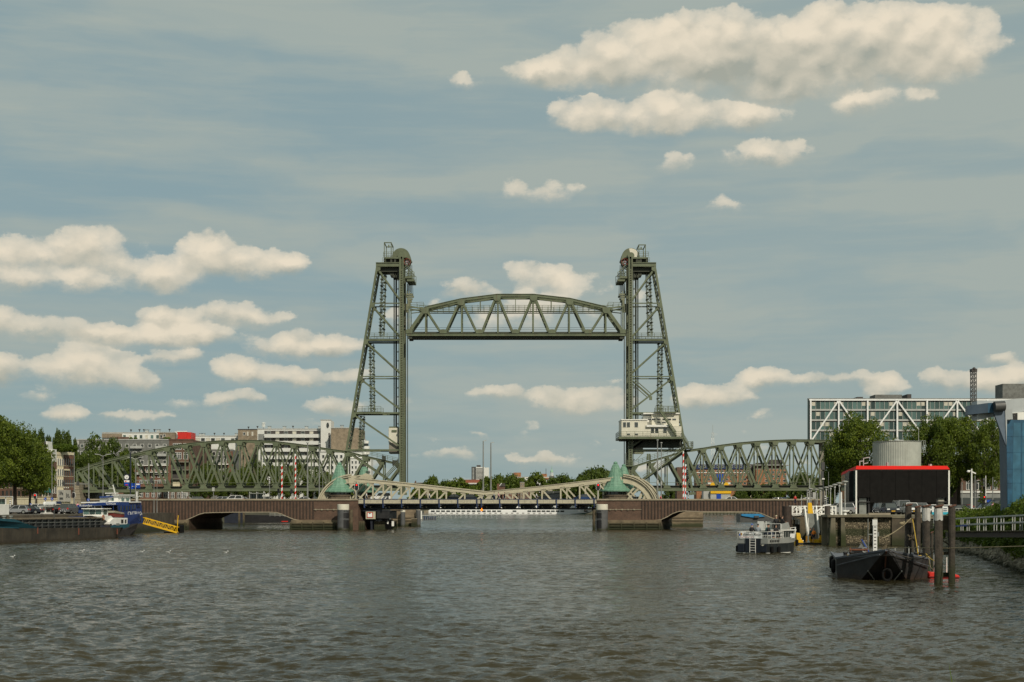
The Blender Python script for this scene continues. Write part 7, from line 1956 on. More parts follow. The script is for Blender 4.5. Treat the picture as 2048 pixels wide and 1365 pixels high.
ax=lambda poly,T=Ts,d=.4:across(fb_,poly,T,d)
lpart(bs_,'awning',ax([(155,1010.5),(196,1005.8),(237,1004.4),(237,1010.6),(196,1011.5),(157,1015.5),(154,1013)],Ts-4,4),'ship_blue_light')
lpart(bs_,'awning_side',ax([(157,1015),(165,1014),(165,1026),(157,1027)],Ts-3.5,3),'ship_blue_light')
lpart(bs_,'stern_shade_sheet',ax([(165,1012),(234,1010),(234,1027),(165,1027)],Ts-.3,.25),'black')  # flat black sheet, painted shadow below the awning
Tb=fb_.L(236,1000,1.6)[0];Tc=fb_.L(261,1000,1.6)[0]-Tb
lpart(bs_,'bridge_house',ax([(214,993.5),(236,992.8),(236,1005),(214,1005)],Tb,Tc),'white',bevel=.04)
lpart(bs_,'bridge_front',ax([(199.5,995.5),(215,994.5),(214,1004.8),(199.5,1004.8)],Tb-.2,Tc*.6),'grey_light')
lpart(bs_,'bridge_roof',ax([(199,993.3),(224,992.2),(224,995.0),(199,996.2)],Tb-.6,1.2),'ship_blue_light')
lpart(bs_,'bridge_roof',ax([(212,991),(224,989.5),(238,988.5),(238,993),(212,993.6)],Tb-.3,Tc+1.5),'grey_light')
lpart(bs_,'bridge_window',ax([(223.5,996.5),(228,996.5),(228,1002),(223.5,1002)],Tb+.05,-.08),'glass_green')
for x0,x1 in((243.8,248.5),(253.5,258.5)):lpart(bs_,'bridge_window',bp([(x0,996.5),(x1,996.5),(x1,1002),(x0,1002)],1.5,1.62),'glass_green')
mb=MB();a=fb_.L(226,970.5,2.5);b=fb_.L(231.5,995,2.5);mb.tube([b,a],[.16,.10],6);a2=fb_.L(211,987,2.5);b2=fb_.L(236,986.5,2.5);mb.bar(a2,b2,.16,.16);mb.bar(fb_.L(219,977,2.5),fb_.L(227,977.5,2.5),.06,.06);lpart(bs_,'mast',mb,'white')
mb=MB();mb.bar(fb_.L(274,1004,2),fb_.L(274,983.5,2),.2,.2);mb.bar(fb_.L(274,993,2),fb_.L(283,994,2),.06,.06);mb.bar(fb_.L(265,996,2),fb_.L(283,993,2),.05,.05);lpart(bs_,'funnel_post',mb,'white')
for x in(185,205,226):lpart(bs_,'awning_post',ax([(x,1011),(x+.8,1011),(x+.8,1030),(x,1030)],Ts-3.8,.1),'ship_blue_light')
def shiptext(body,px,py,size,w,root,frm,nm):
 a=frm.L(px,py,w);o=text_mesh(body,size,nm,M['white_clean'],None,(0,0,0),(0,0,0),'LEFT',.01);o.parent=root;o.location=(a[0],w,a[2]);o.rotation_euler=(math.pi/2,0,0);return o
def sterntext(body,px,py,size):
 o=text_mesh(body,size,'lettering',M['white_clean'],None,(0,0,0),(0,0,0),'LEFT',.01);o.parent=bs_;o.location=fb_.A(px,py,Ts-4.06);o.rotation_euler=(math.pi/2,0,-math.pi/2)
sterntext('Rotterdam',159,1013.4,.50)
sterntext('02304228',212,1009.8,.42)
shiptext('CASTELLO',255.5,1031.5,.95,.32,bs_,fb_,'lettering').scale=(1.25,1,1)
person(P(155.5,1015,250)-Vector((0,0,.9)),R(60),'person in a pink shirt on deck at the tip of the blue awning','stand','cloth_pink','denim')
# yellow gangway and its float
yg=thing('yellow_gangway',P(320,1052,262),'bright yellow lattice gangway sloping down from the blue ship bow','gangway');Yg=262
for o_ in(0,1.2):
 def G(x,y):p=P(x,y,Yg);return Vector((p.x,Yg+o_,p.z))
 mb=MB();mb.bar(G(286,1035.5),G(355,1055),.10,.08);mb.build('top_rail',M['yellow'],yg);mb=MB();mb.bar(G(286,1047),G(354,1066),.22,.12);mb.build('bottom_rail',M['yellow'],yg)
 for k in range(6):
  x0=286+k*11.2;x1=x0+5.6;x2=x0+11.2;yt=lambda x:1035.5+(x-286)*.283;yb=lambda x:1047+(x-286)*.279
  mb=MB();mb.bar(G(x0,yb(x0)),G(x1,yt(x1)),.08,.05);mb.bar(G(x1,yt(x1)),G(x2,yb(x2)),.08,.05);mb.build('brace',M['yellow'],yg)
mb=MB();mb.prism([(286,1046.4),(354,1065.4),(354,1066),(286,1047)],Yg,1.3);mb.build('walkway',M['galv'],yg)
mb=MB();mb.bar(P(354,1064,Yg),P(356.5,1031,Yg),.12,.12);mb.build('post',M['yellow'],yg)
fl=thing('mooring_float',P(347,1066,266),'black mooring float at the foot of the yellow gangway','float')
mb=MB();a=P(345,1052,264);b=P(361,1066,264);mb.box(a.x,b.x,264,267,b.z-.3,a.z+.1);mb.build('fender_rack',M['rubber'],fl,bevel=.1)
mb=MB();a=P(333,1063.5,265);b=P(360,1067,265);mb.box(a.x,b.x,263,267,-.3,a.z);mb.build('raft',M['black'],fl)
for k in range(4):mb=MB();c=P(347+k*4,1056,263.7);mb.torus(c,.32,.13,'X',12,6);mb.build('tyre',M['rubber'],fl)
# gulls
for x,y,lb in((25,1116,'white gull on the water nearest the left edge'),(164.5,1104.5,'gull on the water under the freighter stern'),(284.5,1105.5,'gull afloat right of the freighter stern'),(337,1106.5,'gull afloat, second from right'),(452,1107,'gull afloat, rightmost of the row'),(282,1063.5,'gull by the blue ship bow')):
 Yq=F*H/(y-HY);g=thing('gull',(P(x,y,Yq).x,Yq,.05),lb,'bird','gulls resting on the river')
 mb=MB();mb.ball((0,0,.03),.085,8,6,(1.5,.7,.7));mb.v=[(a+g.location.x,b+g.location.y,c+g.location.z)for a,b,c in mb.v];mb.build('body',M['white_clean'],g,smooth=True)
 mb=MB();l=g.location;mb.ball((l.x+.18,l.y,l.z+.17),.055,8,5);mb.bar((l.x+.22,l.y,l.z+.17),(l.x+.29,l.y,l.z+.155),.02,.02);mb.build('head',M['white_clean'],g,smooth=True)
 for s in(-1,1):mb=MB();mb.prism3([(l.x+.12,l.y+s*.09,l.z+.12),(l.x-.3,l.y+s*.03,l.z+.12),(l.x-.05,l.y+s*.10,l.z+.04)],(0,s*.02,0));mb.build('wing',M['grey_light'],g)
# ================================================================== RIGHT BANK
ZR_=3.65
shore=[(1911,1104),(1930,1107.5),(1950,1111.5),(1975,1119),(2000,1129),(2025,1138),(2048,1146)]
shp=[]
for x,y in shore:Yy=F*H/(y-HY);shp.append(Vector((P(x,y,Yy).x,Yy,0)))
shp=[Vector((48.5,168,0))]+shp+[Vector((32.5,85,0)),Vector((27,62,0)),Vector((24,40,0))]
inl=[p+Vector((7.5,3.0,0))for p in shp]
qa=P(1655,0,174.4).x
slab('ground',[(qa,177.6),(49.5,177.6)]+[(p.x,p.y)for p in inl]+[(900,40),(900,318),(86,318),(62,300)],ZR_,m='paving')
# river bank slope: dark earth with rough stone blocks
mb=MB();n=len(shp);vs=[]
for k,p in enumerate(shp):
 q=inl[k];vs+=[p+Vector((-1.5,-1,-.9)),p,p.lerp(q,.13)+Vector((0,0,1.1)),p.lerp(q,.42)+Vector((0,0,ZR_)),q+Vector((0,0,ZR_+.003))]
fsx=[(i*5+j,(i+1)*5+j,(i+1)*5+j+1,i*5+j+1)for i in range(n-1)for j in range(4)]
mb.add(vs,fsx);M['earth']=mat('dark_bank_earth',(.045,.040,.024),.95,0,.3,.8,0,bump=.5,bscale=5)
tag(mb.build('bank',M['earth']),kind='structure')
M['riprap']=mat('weathered_riprap',(.22,.195,.14),.9,0,.35,2.5,0,bump=.7,bscale=7.0,low=(.05,.55,(.028,.030,.014)))
def stone_mesh(seed):
 r_=random.Random(seed);b=MB();o=[(-.5,-.5,-.4),(.5,-.5,-.4),(.5,.5,-.4),(-.5,.5,-.4),(-.42,-.42,.3),(.42,-.42,.3),(.42,.42,.3),(-.42,.42,.3),(0,0,.5)]
 vs=[(x*(.75+.5*r_.random()),y*(.75+.5*r_.random()),z*(.7+.6*r_.random()))for x,y,z in o]
 b.add(vs,[(0,3,2,1),(0,1,5,4),(1,2,6,5),(2,3,7,6),(3,0,4,7),(4,5,8),(5,6,8),(6,7,8),(7,4,8)]);return b
proto=[stone_mesh(k)for k in range(7)]
rr=random.Random(4)
root=thing('riprap_bank',shp[5],'bank of rough grey stone blocks along the water at the right edge','stones')
rest=MB();made=0
SM=[b.mesh('stone',M['riprap'])for b in proto]
seg=[(shp[i],shp[i+1],inl[i],inl[i+1])for i in range(len(shp)-1)]
tot=[(b-a).length for a,b,_,_ in seg]
for k in range(1500):
 u=rr.random()*sum(tot[:9]);i=0
 while u>tot[i]:u-=tot[i];i+=1
 a,b,c,d=seg[i];t=u/tot[i];p=a.lerp(b,t);q=c.lerp(d,t);w=rr.random()*.29-.06
 s=.28+.34*rr.random()**2;pos=p.lerp(q,w);z=w/.13*1.1 if w<.13 else 1.1+(w-.13)/.29*(ZR_-1.1)
 pos=Vector((pos.x,pos.y,z+.02));rot=Matrix.Rotation(rr.random()*6.3,4,'Z')@Matrix.Rotation(rr.random()*.8-.4,4,'X')
 if made<300 and i in(4,5,6):
  o=bpy.data.objects.new('stone',SM[k%7]);COL.objects.link(o);o.parent=root;o.location=pos-root.location;o.rotation_euler=rot.to_euler();o.scale=(s*1.2,s,s);made+=1
 else:
  pb=proto[k%7];m4=Matrix.Translation(pos)@rot@Matrix.Diagonal((s*1.2,s,s,1));rest.add([m4@Vector(v)for v in pb.v],pb.f)
o=rest.build('stones',M['riprap'],root);o['kind']='stuff'
# bushes on the bank
bm_,_=leaf_mesh('foliage',50,1.5,1.05,.9,5200,.085,M['leaf_bright'],26)
bm2,_=leaf_mesh('foliage',51,1.6,1.0,.8,5200,.085,M['leaf'],26)
bush=thing('bank_hedge',inl[5],'dense bright green shrubs covering the bank under the blue pylon','shrubs')
for k in range(56):
 t=k/55.0;i=min(8,int(.25+t*8.2));f_=t*8.2+.25-i;a=shp[i].lerp(shp[i+1],min(1,max(0,f_)))if i+1<len(shp)else shp[i];b=inl[i].lerp(inl[i+1],min(1,max(0,f_)))if i+1<len(inl)else inl[i]
 for row,w in enumerate((.25,.31,.40,.55)):
  pos=a.lerp(b,w+.08*rr.random());z=(1.3,2.1,2.6+.8*t,2.7+1.6*t)[row]+.3*rr.random()
  o=bpy.data.objects.new('shrub',bm_ if(row+k)%3 else bm2);COL.objects.link(o);o.parent=bush
  o.location=Vector((pos.x,pos.y,z-.6))-bush.location;o.rotation_euler=(0,0,rr.random()*6);q=.8+.35*rr.random();o.scale=(q,q,q*(.95 if row<2 else 1.0+.35*t))
# quay deck on columns with masonry behind
M['quay_stone']=None;M['quay_concrete']=mat('weathered_quay_concrete',(.135,.122,.085),.9,0,.25,.7,.35,(.045,.038,.022),.5,5.0,low=(.9,2.6,(.028,.036,.010)))
def masonry_mat():
 m=bpy.data.materials.new('rubble_masonry');m.use_nodes=True;g=NG(m.node_tree);b=g.N['Principled BSDF']
 geo=g.N.new('ShaderNodeNewGeometry');pos=geo.outputs['Position']
 v=g.N.new('ShaderNodeTexVoronoi');v.feature='DISTANCE_TO_EDGE';g.L.new(g.v('MULTIPLY',pos,(4.2,4.2,5.0)),v.inputs['Vector']);v.inputs['Scale'].default_value=1.0
 v2=g.N.new('ShaderNodeTexVoronoi');g.L.new(g.v('MULTIPLY',pos,(4.2,4.2,5.0)),v2.inputs['Vector']);v2.inputs['Scale'].default_value=1.0
 s=g.sep(v2.outputs['Color'])
 c=g.mix(s[0],(.10,.082,.05),(.26,.22,.145));c=g.mix(g.ss(v.outputs['Distance'],.0,.14,1.0,0.0),c,(.025,.02,.012))
 z=g.sep(pos)[2];n=g.m('MULTIPLY',g.m('SUBTRACT',g.noise(pos,1.1,5,.6),.5),.8)
 zz=g.m('ADD',z,n)
 c=g.mix(g.m('MULTIPLY',g.m('MULTIPLY',g.ss(zz,1.05,1.35),g.ss(zz,1.9,2.2,1,0)),.8),c,(.020,.030,.008))
 c=g.mix(g.ss(zz,.1,.5,1,0),c,(.02,.02,.01))
 g.L.new(c,b.inputs['Base Color']);b.inputs['Roughness'].default_value=.9
 bn=g.N.new('ShaderNodeBump');bn.inputs['Strength'].default_value=.8;bn.inputs['Distance'].default_value=.06;g.L.new(g.ss(v.outputs['Distance'],0,.2),bn.inputs['Height']);g.L.new(bn.outputs[0],b.inputs['Normal'])
 return m
M['quay_stone']=masonry_mat()
Yq=174.0
qr=thing('quay_edge',P(1720,1090,Yq),'concrete quay deck on columns with rubble masonry below, right of the pontoon','quay wall')
def qb(nm,x0,x1,y0,y1,yo,d,m_,root=None,**k):
 mb=MB();a=P(x0,y0,Yq);b=P(x1,y1,Yq);mb.box(a.x,b.x,Yq+yo,Yq+yo+d,min(b.z,a.z),a.z);return mb.build(nm,M[m_],root or qr,**k)
qb('deck_edge',1655,1786,1030.3,1034.8,0,3.7,'quay_concrete')
qb('back_wall',1660,1960,1035,1105,.75,1.0,'quay_stone')
for x0,x1 in((1663,1671),(1682.5,1689.5),(1747.5,1755)): 
 mb=MB();a=P(x0,1035,Yq);b=P(x1,1100,Yq);mb.prism3([(a.x,Yq+.1,a.z),(b.x,Yq+.1,a.z),(b.x+(.25 if x0>1680 else .1),Yq+.1,-.6),(a.x-(.3 if x0<1680 else 0),Yq+.1,-.6)],(0,.64,0));mb.build('column',M['quay_concrete'],qr)
qb('quay_upstand',1786,1960,1031.5,1037,.4,3.3,'quay_concrete');qb('dark_wall',1786,1870,1037,1100,.5,1.2,'quay_wall');qb('concrete_wall',1905,1960,1034,1064,.6,1.2,'quay_wall')
qb('curb',1738,1782,1026.3,1030.3,.2,.5,'coping')
qb('stair_wall',1845,1905,1036,1068,-.5,.3,'coping')
for k in range(9):y=1037+k*3.3;qb('step',1858,1871,y,y+1.8,-3.0+k*.25,2.6,'coping')
for x in(1731.5,1737.5):pass
mb=MB();a=P(1736,1038,Yq-.1);b=P(1736,1085,Yq-.1);mb.tube([a,b],.06,6);mb.build('ladder_rail',M['galv'],qr)
# piles and pontoon
def steel_pile(x0,x1,y0,yw,lab,m_='brown_steel',Y=None,cat='mooring pile'):
 Y=Y or F*H/(yw-HY);c=P((x0+x1)/2,0,Y);r_=(x1-x0)/2*Y/F;zt=P(0,y0,Y).z;root=thing('mooring_pile',(c.x,Y,0),lab,cat)
 mb=MB();mb.lathe([(r_,-.8),(r_,zt-.05),(r_*.95,zt)],(c.x,Y,0),18);mb.build('shaft',M[m_],root);return root
M['brown_steel']=mat('speckled_brown_steel',(.034,.022,.016),.7,0,.3,2.2,.5,(.10,.08,.07),low=(.2,1.0,(.02,.022,.01)))
M['dark_pile']=mat('dark_grey_pile',(.060,.052,.044),.8,0,.25,1.5,.5,(.13,.11,.09),low=(.2,1.3,(.02,.022,.01)))
steel_pile(1565,1583.5,1012.5,1088,'very thick brown steel mooring pile left of the pontoon ramp')
p2_=steel_pile(1649.3,1660.8,1012.3,1089,'dark grey mooring pile topped by a white lamp, right of the ramp','dark_pile')
mb=MB();c=P(1655,1011.5,181);mb.bar(c+Vector((-.55,0,0)),c+Vector((.45,0,.12)),.14,.14);mb.build('cap_light',M['white_clean'],p2_)
Yp=179.0
pt=thing('pontoon',P(1625,1089,Yp),'black floating pontoon with yellow end blocks below the ramp','pontoon')
def pb(nm,x0,x1,y0,y1,yo,d,m_,root=None,Y=Yp,**k):
 mb=MB();a=P(x0,y0,Y);b=P(x1,y1,Y);mb.box(a.x,b.x,Y+yo,Y+yo+d,b.z,a.z);return mb.build(nm,M[m_]if isinstance(m_,str)else m_,root or pt,**k)
pb('float',1596,1650,1086,1092,0,5,'black');pb('rubbing_strip',1600,1648,1089.3,1090.6,-.12,.12,'grey');pb('side_float',1648,1667,1084.5,1087,.5,4,'grey_dark');pb('float_under',1592,1599,1086,1093,.1,4,'yellow')
mb=MB();mb.prism([(1593,1066.5),(1599.5,1066.5),(1601,1070),(1602,1078),(1605.5,1081.5),(1607,1085.8),(1594.5,1085.8)],Yp+.2,2.5);mb.build('end_block',M['yellow'],pt)
pb('yellow_locker',1618,1624,1073,1086,.8,1.2,'yellow');pb('yellow_locker',1626,1641,1079.5,1086,.5,1.5,'yellow');pb('yellow_upright',1643,1646,1071.5,1086,.5,1.5,'yellow')
mb=MB();mb.bar(P(1638,1079,Yp+1),P(1645,1072,Yp+1),.25,.2);mb.build('brace',M['yellow'],pt);pb('bollard',1602,1604.5,1077,1080,.4,.2,'white');pb('bollard',1606.5,1608.5,1081,1083,.4,.2,'white')
pb('mooring_pole',1615.2,1617.8,1053.5,1084,-.1,.15,'white');pb('mooring_pole_head',1615.8,1617,1036,1053.5,-.1,.1,'white');pb('mooring_pole_foot',1614,1619,1083,1085.5,-.2,.4,'white')
# ramp: a sloping grating between white lattice sides, from the quay bridge down to the pontoon
rp=thing('access_ramp',P(1622,1078,179.5),'grey grated ramp with white lattice sides sloping down to the pontoon','ramp')
T0,T1=Vector((P(1609.5,1028.5,182.8).x,182.8,P(0,1028.5,182.8).z)),Vector((P(1616,1080,180.2).x,180.2,P(0,1083,180.2).z))
U0,U1=Vector((P(1632.5,1029,182.8).x,182.8,T0.z)),Vector((P(1638.5,1080,180.2).x,180.2,T1.z))
nb=26
for k in range(nb):
 a=T0.lerp(T1,k/nb);b=U0.lerp(U1,k/nb);mb=MB();nn=(T1-T0).normalized();mb.bar(a,b,.12,.05,(0,1,0));mb.build('tread',M['galv'],rp)
mb=MB();mb.add([T0+Vector((0,.05,-.05)),U0+Vector((0,.05,-.05)),U1+Vector((0,.05,-.05)),T1+Vector((0,.05,-.05))],[(0,1,2,3)]);mb.build('plate',M['white'],rp)
for a,b in((T0,T1),(U0,U1)):
 up=Vector((0,0,1.05));mb=MB();mb.bar(a+up,b+up,.16,.10);mb.bar(a,b,.14,.10);mb.build('side_rail',M['white'],rp)
 mb=MB()
 for k in range(13):p,q=a.lerp(b,k/13),a.lerp(b,(k+1)/13);mb.bar(p,p+up,.04,.05);mb.bar(p+up,q,.04,.05)
 mb.build('lattice',M['white'],rp)
# white railed bridge from the quay to the ramp head
wb_=thing('quay_footbridge',P(1628,1031,177),'white railed footbridge joining the quay to the ramp head','footbridge');Yw=184.5
mb=MB();a=P(1584,1029.5,Yw);b=P(1676,1031.5,Yw);mb.box(a.x,b.x,Yw,Yw+2,b.z,a.z);mb.build('deck',M['white'],wb_)
for o_ in(0,2.0):
 for y in(1013,1020.5,1027.5):mb=MB();mb.bar(P(1584,y,Yw)+Vector((0,o_,0)),P(1672,y,Yw)+Vector((0,o_,0)),.12,.10);mb.build('rail',M['white'],wb_)
 for x in(1584.5,1599.5,1608,1633,1650,1671.5):mb=MB();mb.bar(P(x,1012.5,Yw)+Vector((0,o_,0)),P(x,1030,Yw)+Vector((0,o_,0)),.16,.12);mb.build('post',M['white'],wb_)
 for(x0,y0,x1,y1)in((1585,1025,1596,1013),(1600,1013,1610,1024),(1634,1029,1648,1017),(1660,1022,1671,1029),(1620,1013,1632,1024)):mb=MB();mb.bar(P(x0,y0,Yw)+Vector((0,o_,0)),P(x1,y1,Yw)+Vector((0,o_,0)),.13,.1);mb.build('brace',M['white'],wb_)
mb=MB();mb.prism([(1616.3,1005.8),(1623.2,1005.8),(1626.8,1028),(1616.3,1028)],183.0,.5)
tag(mb.build('yellow_mast',M['yellow']),'bright yellow tapered mast rising at the head of the ramp','mast')
for(x0,x1,y0,y1,m_)in((1584,1592,1034,1039.5,'white'),(1590,1598,1035,1040,'white'),(1593,1599,1029.5,1034,'white'),(1594,1600,1040,1049,'galv'),(1600,1604,1039,1049,'white'),(1599,1605,1029,1035,'grey_light')):pb('pump_box',x0,x1,y0,y1,1.2,.8,m_,wb_,Yw)
for x in(1586,1592):pb('timber_leg',x,x+3.2,1039,1090,1.4,.5,'timber',wb_,Yw)
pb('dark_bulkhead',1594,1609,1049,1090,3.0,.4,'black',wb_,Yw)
for x in(1640,1645):pb('timber_leg',x,x+3,1047,1088,3,.4,'timber',wb_,Yw)
person(P(1627.6,1087,179.6).xyz*1,R(-60),'man in an orange shirt and black and white shorts walking on the pontoon','walk','tee_orange','cloth_black','skin',True)
person(P(1620.8,1086,180.4),R(20),'person in teal standing behind the yellow locker on the pontoon','hold','cloth_teal','denim')
person(P(1643,1086.5,181.6),R(-20),'person in dark clothes at the right end of the pontoon','stand','cloth_black','cloth_black')
for o in COL.objects:
 if o.name.startswith('person')and 170<o.location.y<190:o.location.z=P(0,1085.8,179).z
mb=MB();a=P(1575,1034,192);b=P(1672,1092,192);mb.box(a.x,b.x,192,193,-.6,a.z);tag(mb.build('timber_bulkhead',M['timber']),'dark timber bulkhead in the shade behind the access ramp','wall')
# quay furniture
bo=thing('quay_bollard',P(1691,1031,175),'white painted iron bollard at the quay edge','bollard');c=P(1690,1031,175.0);c.z=ZR_
mb=MB();mb.lathe([(.32,0),(.22,.12),(.18,.38),(.34,.5),(.36,.62),(.1,.72)],c,14);mb.obox(c+Vector((.3,0,.6)),(.22,0,.06),(0,.12,0),(0,0,.08));mb.build('post',M['white'],bo)
def spole(px,y0,Y,lab,m_='white',r=.07,head=None,zb=ZR_,nm='post',cat='post',grp=None):
 c=P(px,0,Y);zt=P(0,y0,Y).z;root=thing(nm,(c.x,Y,zb),lab,cat,grp);mb=MB();mb.tube([(c.x,Y,zb),(c.x,Y,(zb+zt)/2),(c.x,Y,zt)],[r*1.2,r,r*.8],8);mb.build('pole',M[m_],root)
 if head=='disc':
  mb=MB();mb.lathe([(.10,0),(.16,.12),(.14,.42),(.42,.50),(.44,.62),(.1,.68)],(c.x,Y,zt-.4),12);mb.build('lamp_head',M['grey_light'],root)
 return root
spole(1682.3,985,174.8,'stout white pole at the quay edge left of the white bollard','white',.13)
# row of disc topped lamps
for k,(x,y,Y,lb)in enumerate([(1690,966,196,'nearest, beside the black shed'),(1678.8,969,206,'second'),(1669.5,972,216,'third'),(1661,975,226,'fourth'),(1652.5,977,236,'fifth, right of the dark clock pole'),(1641,979,246,'sixth'),(1632,981,256,'seventh, by the flag'),(1622,980,262,'short one left of the clock pole'),(1616,983,268,'last one')]):
 spole(x,y,Y,'grey disc topped lamp left of the black shed, '+lb,'grey_light',.07,'disc',nm='lamp_post',cat='lamp post',grp='disc topped lamps left of the black shed')
spole(1619.2,957,262,'taller plain pole with a small cap in the lamp cluster','grey_light',.10,None,nm='lamp_post',cat='lamp post')
spole(1657,944,262,'thin bare pole left of the black shed','grey',.05);spole(1614.6,981,285,'short pale post at the left end of the lamp cluster','grey_light',.12);spole(1635,986,285,'pale pole in the lamp cluster carrying a flag','grey_light',.07)
cp_=spole(1646.3,925,262,'tall dark clock or signal pole left of the black shed','grey_dark',.14,nm='signal_mast',cat='mast')
mb=MB();a=P(1643,925,261.8);b=P(1649,940,261.8);mb.box(a.x,b.x,261.6,262.2,b.z,a.z);a=P(1642.5,943,261.8);b=P(1646,958,261.8);mb.box(a.x,b.x,261.6,262,b.z,a.z);mb.build('panel',M['grey_dark'],cp_);mb=MB();a=P(1644,957,261.5);b=P(1649,959.5,261.5);mb.box(a.x,b.x,261.4,262.2,b.z,a.z);mb.build('white_collar',M['white'],cp_)
for x,y0,lb in((1650.5,992,'leaning black and white banded post in the lamp cluster'),(1655.3,995,'second black and white banded post in the lamp cluster')):striped_post(x,y0,1010,255,ZR_,lb)
fg=spole(1603,990,285,'small pole with a pale pennant near the right approach end','grey_light',.06);mb=MB();mb.prism([(1600.3,1000),(1604,991),(1604,1001)],284.9,.05);mb.build('pennant',M['grey_light'],fg)
person(P(1590.5,1006,295),R(0),'person in red near the end of the right approach','stand','red','denim')
for o in COL.objects:
 if o.get('label')=='person in red near the end of the right approach':o.location.z=ZB-.1
sq=thing('road_sign',P(1629,1005,270),'grey square sign plate in the lamp cluster','sign');mb=MB();a=P(1625.5,985,270);b=P(1632,998,270);mb.box(a.x,b.x,270,270.1,b.z,a.z);mb.build('plate',M['grey_light'],sq);mb=MB();c=P(1629,0,270.1);mb.tube([(c.x,270.2,ZR_),(c.x,270.2,a.z)],.05,6);mb.build('pole',M['grey'],sq)
cm=spole(1943.2,938,173.5,'white camera pole with two camera arms in front of the right trees','white',.11,nm='camera_pole',cat='pole')
c=P(1937,942.5,173.5);mb=MB();mb.ball(c+Vector((0,0,-.05)),.18,10,6,(1.2,1,.9));mb.bar(c,P(1943,941,173.5),.06,.06);mb.build('dome_camera',M['white'],cm);mb=MB();mb.bar(P(1943.5,944,173.5),P(1951.5,947.5,173.5),.14,.14);mb.build('camera',M['white'],cm)
for x,y0,m_,lb in((1924,965,'grey','grey pole left of the white camera pole'),(1950,952,'grey','thin grey pole right of the white camera pole'),(1985.5,955,'grey','thin grey pole before the brick house')):spole(x,y0,200,lb,m_,.07)
tl=spole(1971.5,952,210,'white pole with a lit red traffic light before the brick house','white',.07,nm='traffic_signal',cat='traffic light')
mb=MB();a=P(1966.8,992,209.9);b=P(1971.3,1001,209.9);mb.box(a.x,b.x,209.6,209.9,b.z,a.z);mb.build('signal_head',M['black'],tl,bevel=.08);c=P(1969,994.6,209.5);mb=MB();mb.ball(c,.10,10,6);mb.build('red_light',M['lamp_red'],tl)
for y in(957,963.5,969):mb=MB();a=P(1965.5,y,209.9);b=P(1970.5,y+4.5,209.9);mb.box(a.x,b.x,209.7,209.9,b.z,a.z);mb.build('signal_back',M['grey_dark'],tl)
iv=thing('ivy_column',P(1962,1018,205),'slender post wrapped in bright ivy behind the quay railing','ivy');ivm,_=leaf_mesh('foliage',61,.38,.62,0,700,.07,M['leaf_bright'],8)
for k in range(5):o=bpy.data.objects.new('foliage',ivm);COL.objects.link(o);o.parent=iv;c=P(1962,1014-k*11,205);o.location=c-iv.location;o.rotation_euler=(0,0,k);o.scale=(1.1-.1*k,)*2+(1,)
mb=MB();c=P(1962,0,205);mb.tube([(c.x,205,ZR_),(c.x,205,P(0,965,205).z)],.12,6);mb.build('post',M['bark'],iv)
rl=thing('quay_railing',P(1940,1031,173.8),'white five bar quay railing right of the dolphin piles','railing');a=P(1910,0,173.6);b=P(1990,0,173.6)
for h in(.08,.35,.60,.92):mb=MB();mb.bar((a.x,173.6,ZR_+h),(b.x,173.6,ZR_+h),.05,.05);mb.build('rail',M['grey_light'],rl)
for k in range(12):x=a.x+(b.x-a.x)*k/11;mb=MB();mb.bar((x,173.6,ZR_),(x,173.6,ZR_+.95),.06 if k%3 else .10,.06);mb.build('post',M['grey_light'],rl)
sn=thing('info_sign',P(1890,1028,165),'white and cyan notice board between the two front piles','sign'); 
for x0,x1 in((1864,1870),(1885,1896)):
 mb=MB();a=P(x0,1013.5,166);b=P(x1,1024.5,166);mb.box(a.x,b.x,166,166.1,b.z,a.z);mb.build('upper_panel',M['white_clean'],sn)
 mb=MB();a=P(x0,1024.5,166);b=P(x1,1029.5,166);mb.box(a.x,b.x,166,166.1,b.z,a.z);mb.build('lower_panel',mat('cyan_panel',(.02,.36,.48),.5,0,.03),sn)
mb=MB()
for y in(1017,1021):a=P(1887,y,165.95);b=P(1894,y+1.1,165.95);mb.box(a.x,b.x,165.93,165.99,b.z,a.z)
mb.build('lettering',M['blue_dark'],sn);mb=MB()
for x in(1867,1890):c=P(x,1030,166.2);mb.tube([(c.x,166.2,-.5),(c.x,166.2,c.z+.6)],.05,6)
mb.build('post',M['grey'],sn)
# parked cars in front of the shed
GP='cars parked before the black shed'
for kind,paint,px,Y,deg,lb in(('suv','dark',1780,206,-93,'dark blue off-roader, the leftmost whole car before the shed'),('suv','grey',1765.5,211,-88,'grey car half behind the dark blue off-roader'),('van','silver',1805,212,-90,'silver van left of the white off-roader'),
 ('suv','white',1822,206,-92,'white off-roader behind the two left piles'),('suv','silver',1842,211,-90,'silver blue car between two white cars'),('hatch','white',1861.5,206,-92,'white hatchback behind the white topped pile'),('sedan','white',1894,208,-90,'white saloon behind the notice board'),
 ('hatch','blue',1672,222,200,'blue car on the quay left of the black shed'),('suv','silver',1678,214,190,'silver car on the quay beside the stout white pole'),('sedan','black',1922,196,10,'dark saloon behind the quay railing by the trees'),('suv','black',1972,204,185,'black car under the traffic light'),('van','dark',1998,200,185,'dark van with white roof line next to the blue pylon'),('hatch','red',1935,214,20,'red car in the shade of the right trees')):
 carp(kind,paint,px,Y,ZR_+.02,deg,lb,GP)
person(P(1986,1022,195),R(30),'person in a pink and white top on the quay before the blue pylon','stand','cloth_pink','cloth_white')
for o in COL.objects:
 if o.get('label','').startswith('person in a pink and white'):o.location.z=ZR_
